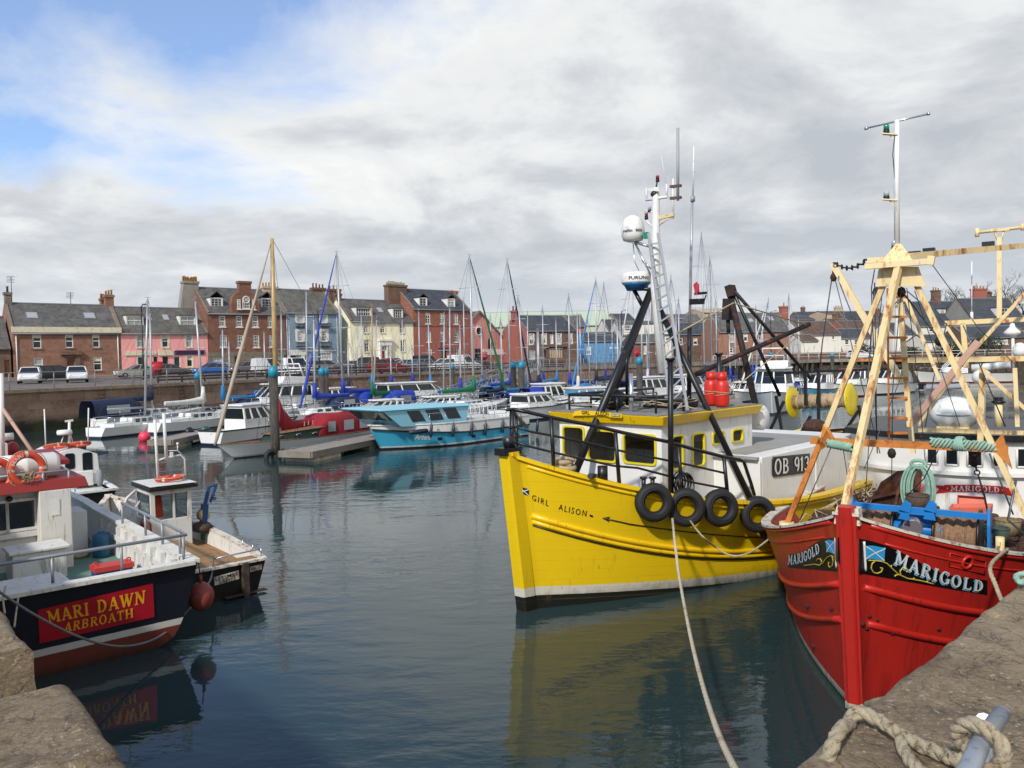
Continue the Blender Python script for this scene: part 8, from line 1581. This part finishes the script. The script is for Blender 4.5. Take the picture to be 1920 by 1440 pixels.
rl = MB().hexa([(XL-.14,y0-.1,zt_+.0),(XL+1.1,y0-.1,zt_),(XL+1.1,y1+.06,zt_),(XL-.14,y1+.06,zt_)], [(XL-.14,y0-.1,zt_+.07),(XL+1.1,y0-.1,zt_+.09),(XL+1.1,y1+.06,zt_+.09),(XL-.14,y1+.06,zt_+.07)]); ro2 = rl.build('roof', m_blk, lc, bevel=.01); MB().box((XL-.12,y0-.08,zt_+.092),(XL+1.08,y1+.04,zt_+.1)).build('roof_top', m_wplank, ro2)
q = lq(318,906,XL+.5); lifebuoy(LF, V((XL+.45,q.y,zt_+.16)), (.05,.05,1), .3, 'orange lifebuoy lying flat on the creel boat roof'); q = lq(273,984,XL+.2); lifebuoy(LF, V((XL+.15,y1+.1,.85)), (0,1,.1), .28, 'orange lifebuoy hung on the creel boat wheelhouse side')
ml = lambda x, y: lq(x, y, XL+.5)
MB().tube([ml(297,908), ml(290,787)], .03, 8).build('mast', m_wcab, lt); MB().tube([ml(312,862), ml(307,775)], .035, 8).build('mast', m_wcab, lt); MB().tube([ml(297,863), ml(311,858), ml(338,853), ml(346,860), ml(349,905)], .018, 6).tube([ml(311,861), ml(309,845), ml(333,845), ml(346,857)], .012, 6).tube([ml(333,845), ml(333,835)], .012, 5).ball(ml(333,832), .03).box(ml(318,855)-V((.05,.06,.03)), ml(324,850)+V((.05,.06,.03))).build('aerial_frame', m_wcab, lt)
MB().tube([(XL+.9,y1+.35,.5),(XL+.9,y1+.38,1.1),(XL+.9,y1+.2,1.5),(XL+.9,y1+.02,1.65)], .03, 8).tube([(XL+.6,y1+.3,.6),(XL+.6,y1+.3,1.1),(XL+.6,y1+.03,1.45)], .02, 6).tube([(XL+.6,y1+.3,1.05),(XL+.9,y1+.36,1.05)], .018, 6).build('side_hoops', m_wcab, lt)
hq = lambda x, y: LF.on(x, y, 0, XL+.3); m_bl2 = paint('hauler_blue', '#234a78', .5, .15, 4, '#4a3a2a', .2, 6)
hm_ = MB().bar(hq(381,985), hq(384,945), .11, .16).bar(hq(384,948), hq(392,912), .05, .07).bar(hq(391,914), hq(407,908), .04, .05).bar(hq(406,909), hq(394,942), .035, .05).build('hauler_davit', m_bl2, lt); MB().tube([hq(402,912), hq(402,930)], .008, 5).torus(hq(402,935), .03, .012, (1,0,0), 14, 6).build('hauler_hook', m_blk, hm_); c_ = hq(381,965); MB().lathe([(.03,-.06),(.13,-.05),(.1,0),(.13,.05),(.03,.06)], c_, (1,.2,0), 18).build('hauler_drum', m_crm, hm_)
MB().ball(hq(378,988), .2, (1.3,1.1,.6)).ball(hq(388,991), .16, (1.2,1,.6)).build('hauler_base', m_dirty, lt)
D = Decal(LF, lh.tree, (401,1082),(447,1069),(448,1085),(402,1098)); nbl = patch(D, lambda u: (0,1), .012, nu=3, nv=2).build('name_board', m_capw, lt); letter(D, 'LEYSMILL', .02, .005, box=(.05,.5,.97,.92)).build('name_lettering', m_blk, nbl); letter(D, 'LASSES', .02, .005, box=(.2,.08,.85,.46)).build('name_lettering', m_blk, nbl)
D = Decal(LF, lh.tree, (468.5,1062.5),(491,1057.5),(490,1067),(468.5,1072.5)); nbl = patch(D, lambda u: (0,1), .012, nu=3, nv=2).build('port_board', m_capw, lt); letter(D, 'ARBROATH', .02, .01, box=(.05,.12,.95,.88)).build('name_lettering', m_blk, nbl)
q, n_ = hit(LF, lh.tree, 457, 1075); MB().box((q.x-.14,q.y-.05,-.4),(q.x-.01,q.y+.05,.62)).build('rudder', m_dirty, lt); MB().bar((q.x-.1,q.y+.4,.05),(q.x-.02,q.y-.4,.04), .12, .02).build('trim_tab', m_dirty, lt)
rr = MB(); y_ = -LB*.44; rr.tube([(-LL+.1,.0,.75),(-LL+.1,y_,.78),(-LL+1.0,y_-.02,.85)], .016, 6)
for p_ in [(-LL+.1,0),(-LL+.1,y_),(-LL+1.0,y_-.02),(-LL+.5,y_-.01)]: rr.tube([(p_[0],p_[1],.6),(p_[0],p_[1],.8)], .014, 5)
rr.build('stern_rail', m_steel, lt); q = LF.l(G(413,1018,.5)); MB().ball((q.x,q.y,.55), .1, (1,.6,1.4)).build('rusty_anchor', m_org, lt); q = LF.l(G(386,1008,.5)); MB().box((q.x-.1,q.y-.08,.45),(q.x+.1,q.y+.08,.7)).build('green_crate', paint('green_plastic','#1c7a55',.5,.1), lt)
# -- black and white workboat beyond
BB, BL = 2.7, 8; BF = stern_frame(222,917,.68,BB,BL); bh = Hull(BL, BB, 1.2, .75, .68, draft=.5, run=.45, pd=2.2, pw=1.8, bw=.93, tr=.95, trw=.9, rake=.35, stem=.06, fl=1); bt = BF.thing('workboat', 'black hulled workboat with a rounded white cabin and orange lifebuoys on top', 'workboat')
bh.outer(22, 7).build('hull', bandmat('black_gelcoat', [(.07,'#7a6a28'),(.1,'#101113'),(9,'#0d0e10')], .3, .06, '#2c2d2b', .12), bt); bh.deck(dz=-.1, n=14).build('deck', m_gel, bt); bh.cap(.14, .06, .02, 0, 22).build('gunwale', m_gel, bt)
D = Decal(BF, bh.tree, (127,935),(168,933),(168,941),(127,943.5)); letter(D, 'BADGER', .012, .03).build('name_lettering', m_wht, bt); D = Decal(BF, bh.tree, (131,945),(161.5,943),(161.5,947.5),(131,950)); letter(D, 'DUNDEE', .012, .03).build('name_lettering', m_wht, bt)
XB = -BL+1.5; bq = lambda x, y: BF.on(x, y, 0, XB); a, b = bq(92,905), bq(189,905); yA, yB = a.y, b.y; z0, z1 = .7, bq(140,842).z
cbm = MB(); rg = []
for x, k in ((XB,1),(XB+2.6,1),(XB+3.3,.82)): rg.append([V((x,yA*1+0,z0))]+[V((x+(z1-z0)*.0, yA+(yB-yA)*u, z0+(z1-z0)*(.82+.18*sin(pi*u))*k)) for u in [i/12 for i in range(13)]]+[V((x,yB,z0))])
for r_ in rg:
    for v in r_[1:-1]: m_ = (yA+yB)/2; v.y = m_+(v.y-m_)*.9
cbm.loft(rg, closed=True); cbm.add(rg[0], [tuple(range(15))]); cbm.add(rg[-1], [tuple(range(15))]); bc_ = cbm.build('cabin', m_gel, bt, bevel=.03)
for (x0, y0, x1, y1) in ((92,853,108,880),(121,851,141,879),(154,849,174,882)):
    p0, p1 = bq(x0,y0), bq(x1,y1); g_ = MB(); r_ = .06; lo_, hi_, zl_, zh_ = min(p0.y,p1.y), max(p0.y,p1.y), min(p0.z,p1.z), max(p0.z,p1.z); g_.prism([(XB-.012, cy_+sx*r_*c, cz_+sz*r_*s_) for cy_, cz_, sx, sz in ((hi_-r_,zh_-r_,1,1),(lo_+r_,zh_-r_,-1,1),(lo_+r_,zl_+r_,-1,-1),(hi_-r_,zl_+r_,1,-1)) for c, s_ in (((1,0),(.7,.7),(0,1)) if sx*sz > 0 else ((0,1),(.7,.7),(1,0)))], (.01,0,0)); g_.build('window', m_dglass, bc_)
MB().box((XB-.25,yB+.25,.7),(XB-.05,yA-.6,1.15)).build('cabin_locker', m_gel, bt, bevel=.02)
for px_, lab in ((105,'orange lifebuoy on the left of the white cabin roof'),(148,'orange lifebuoy on the right of the white cabin roof')): q = BF.on(px_,838,0,XB+.5); lifebuoy(BF, V((XB+.5,q.y,z1+.09)), (.25,0,1), .34, lab)
bm = lambda x, y: BF.on(x, y, 0, XB+.8)
MB().tube([bm(130,842), bm(130,790)], .04, 8).bar(bm(122,790), bm(137,788), .05, .06).tube([bm(112,838),bm(119,818)], .015, 5).tube([bm(138,836),bm(132,812)], .015, 5).build('mast', m_gel, bt); MB().lathe([(.2,0),(.22,.05),(.2,.14),(.001,.15)], bm(121,815), n=16).build('radar_dome', m_gel, bt); MB().tube([bm(86,842), bm(83,767)], .02, 6).build('whip_antenna', m_gel, bt); MB().tube([bm(165,834), bm(166,765)], .02, 6).build('whip_antenna', m_gel, bt)
rr = MB(); rr.tube([(-BL+.1,.9,1.15),(-BL+.1,-.2,1.17),(-BL+.1,-.25,.7)], .018, 6).tube([(-BL+.1,.9,1.15),(-BL+.1,.9,.7)], .018, 6).tube([(-BL+.1,.9,.95),(-BL+.1,-.2,.95)], .012, 6).build('stern_rail', m_steel, bt); MB().ball((-BL+.9,-BB*.4,.95), .18, (.8,.6,1.5)).build('canvas_bag', CV['grey'], bt)
# ------------------------------------------------------------------ ropes and mooring bar on the near quay
def rope(name, pts, r, label, mat=None, n=10, twist=True, par=None):
    Q = [V(p) for p in pts]; C_ = []
    for i in range(len(Q)-1):
        p0, p1, p2, p3 = Q[max(i-1,0)], Q[i], Q[i+1], Q[min(i+2,len(Q)-1)]; k = max(4, int((p2-p1).length/(r*1.2))); k = min(k, 60)
        for j in range(k): t = j/k; C_.append(.5*((2*p1)+(-p0+p2)*t+(2*p0-5*p1+4*p2-p3)*t*t+(-p0+3*p1-3*p2+p3)*t**3))
    C_.append(Q[-1]); mb = MB()
    if twist:
        ref = V((0,0,1)); L = 0
        S = [[], [], []]
        for i, p in enumerate(C_):
            t = (C_[min(i+1,len(C_)-1)]-C_[max(i-1,0)]).normalized(); x = ref-t*ref.dot(t); x = x.normalized() if x.length > 1e-4 else t.orthogonal().normalized(); y = t.cross(x); L += (p-C_[max(i-1,0)]).length
            for s_ in range(3): a = L/(r*6)*2*pi+s_*2.094; S[s_].append(p+(x*cos(a)+y*sin(a))*r*.45)
        for s_ in S: mb.tube(s_, r*.62, 7)
    else: mb.tube(C_, r, n)
    o = mb.build(name, mat or m_rope); return tag(o, label, 'rope')
m_tan = paint('tan_mooring_rope', '#a3957a', .95, .2, 12, '#5c5136', .4, 30, bump=.9, bsc=110)
Q = lambda px, py, z=2.73: G(px, py, z)
rope('mooring_rope', [P(1540,1440,3.0)-V((.1,-.1,.5)), P(1560,1400,3.05), Q(1590,1358,2.72), Q(1610,1336,2.76), Q(1650,1352,2.75), Q(1700,1385,2.74), Q(1760,1412,2.74), Q(1800,1425,2.75), Q(1850,1418,2.78)], .03, 'thick tan mooring rope lying across the right quay edge', m_tan)
rope('mooring_rope', [Q(1688,1388,2.735), Q(1702,1420,2.73), Q(1730,1450,2.73), Q(1780,1490,2.73)], .027, 'second strand of tan rope running down the quay to the frame bottom', m_tan)
m_gal2 = paint('galvanised_bar', '#8f949a', .45, .1, 6, '#6b6a66', .3, 14, metal=.35, bump=.15)
a, b = Q(1785,1475,2.86), Q(1878,1338,2.92); mr = MB().tube([a-V((.05,.1,0)), a.lerp(b,.5), b], [.034,.033,.03], 16).ball(b, .03, (1,1,1), 12).tube([Q(1845,1352,2.9), Q(1838,1375,2.72)], .03, 10).tube([a.lerp(b,.55), a.lerp(b,.55)-V((0,0,.25))], .04, 12); tag(mr.build('mooring_bar', m_gal2), 'grey galvanised mooring bar set in the right quay', 'mooring bar')
c_ = a.lerp(b, .52); d_ = (b-a).normalized(); x_ = d_.cross(V((0,0,1))).normalized(); y_ = x_.cross(d_)
lp = []
for k in range(22): t = k/21; an = -2.6+t*7.0; lp.append(c_+d_*(-.05+.1*t)+x_*cos(an)*.078+y_*sin(an)*.072)
rope('rope_hitch', lp+[c_-x_*.05+V((0,.02,-.14)), c_-x_*.12+V((.0,-.05,-.17))],   .028, 'tan rope hitched round the grey mooring bar', m_tan)
# long line from the yellow trawler down to the quay foot
rope('mooring_line', [YF.w(hit(YF, yh.tree, 1254, 925)[0])+V((0,-.08,.03)), P(1262,985,12.6), P(1272,1070,11.2), P(1290,1170,9.2), P(1312,1265,7.3), P(1345,1370,5.4), P(1395,1475,3.9)], .022, 'long pale mooring line sagging from the yellow trawler to the quay', paint('pale_line','#b5a88c',.9,.15,8,'#8a6f55',.3,4))
rope('mooring_line', [YF.w(hit(YF, yh.tree, 1266, 925)[0])+V((0,-.1,.0)), P(1300,985,12.8), P(1345,1028,12.6), P(1375,1042,12.5), P(1405,1036,12.3), P(1440,1012,12.1), P(1468,986,11.9)], .016, 'thin slack line looped between the yellow and red boats', m_rope)
rope('mooring_line', [P(-15,1100,9.6), P(60,1150,9.9), P(150,1195,10.3), P(230,1212,10.9), P(300,1193,11.7), P(352,1145,12.6), P(388,1098,13.1), LF.w((-LL-.12,.12,.52)), LF.w((-LL+.1,.0,.79)), LF.w((-LL+.16,-.02,.72))], .018, 'slack grey line drooping across the navy stern', paint('grey_line','#6f7068',.9,.2,8))
rope('mooring_line', [RF.w(rh.pt(.873, rh.zs(.873), 1))+V((0,-.02,.06)), P(1858,1060,7.6), P(1868,1100,7.2), P(1880,1130,6.9), P(1890,1160,6.4)], .02, 'short tan line from the red bow down to the right quay', m_rope)
rope('mooring_line', [P(9,1150,9.1), P(6,1125,9.6), P(10,1100,10)], .012, 'thin line tied down the navy hull at the left edge', m_rope); rope('mooring_line', [P(27,1175,9.1), P(30,1150,9.6), P(34,1122,10)], .012, 'second thin line tied down the navy hull', m_rope)
q = Q(3,1268,2.1); tag(MB().torus((q.x,q.y,q.z+.06), .05, .03, (.6,.2,1)).tube([(q.x-.2,q.y-.05,q.z+.05),(q.x,q.y,q.z+.1),(q.x+.08,q.y+.02,q.z+.04)], .035, 8).build('orange_float', m_orange), 'orange float end lying in the notch at the left edge', 'float')
rope('mooring_rope', [Q(1925,1088,2.74), Q(1912,1092,2.75), Q(1906,1080,2.74), Q(1925,1075,2.74)], .02, 'pale green rope end on the quay at the right edge', m_ropeg)

for k, (px_, d_) in enumerate([(165,56),(300,62),(705,79)]):
    p = P(px_, 720, d_); a, b = min(zip(QP, QP[1:]), key=lambda ab: ((V(ab[0])+V(ab[1]))/2-p.to_2d()).length); A_, B_ = V(a), V(b); t_ = (B_-A_).normalized(); q = A_+t_*(p.to_2d()-A_).dot(t_); nn_ = V((t_.y,-t_.x)); F = Frame((q.x+nn_.x*.12, q.y+nn_.y*.12, 0), (t_.x,t_.y)); lt_ = F.thing('quay_ladder', ['rusty iron ladder down the wall before the brown house','rusty iron ladder down the wall before the pink house','rusty iron ladder down the wall below the yellow house'][k], 'ladder', 'iron ladders on the harbour wall')
    for x in (-.22,.22): MB().tube([(x,0,.1),(x,0,2.7)], .03, 5).build('rail', m_rustb, lt_)
    for j in range(9): MB().tube([(-.22,0,.3+.28*j),(.22,0,.3+.28*j)], .022, 5).build('rung', m_rustb, lt_)
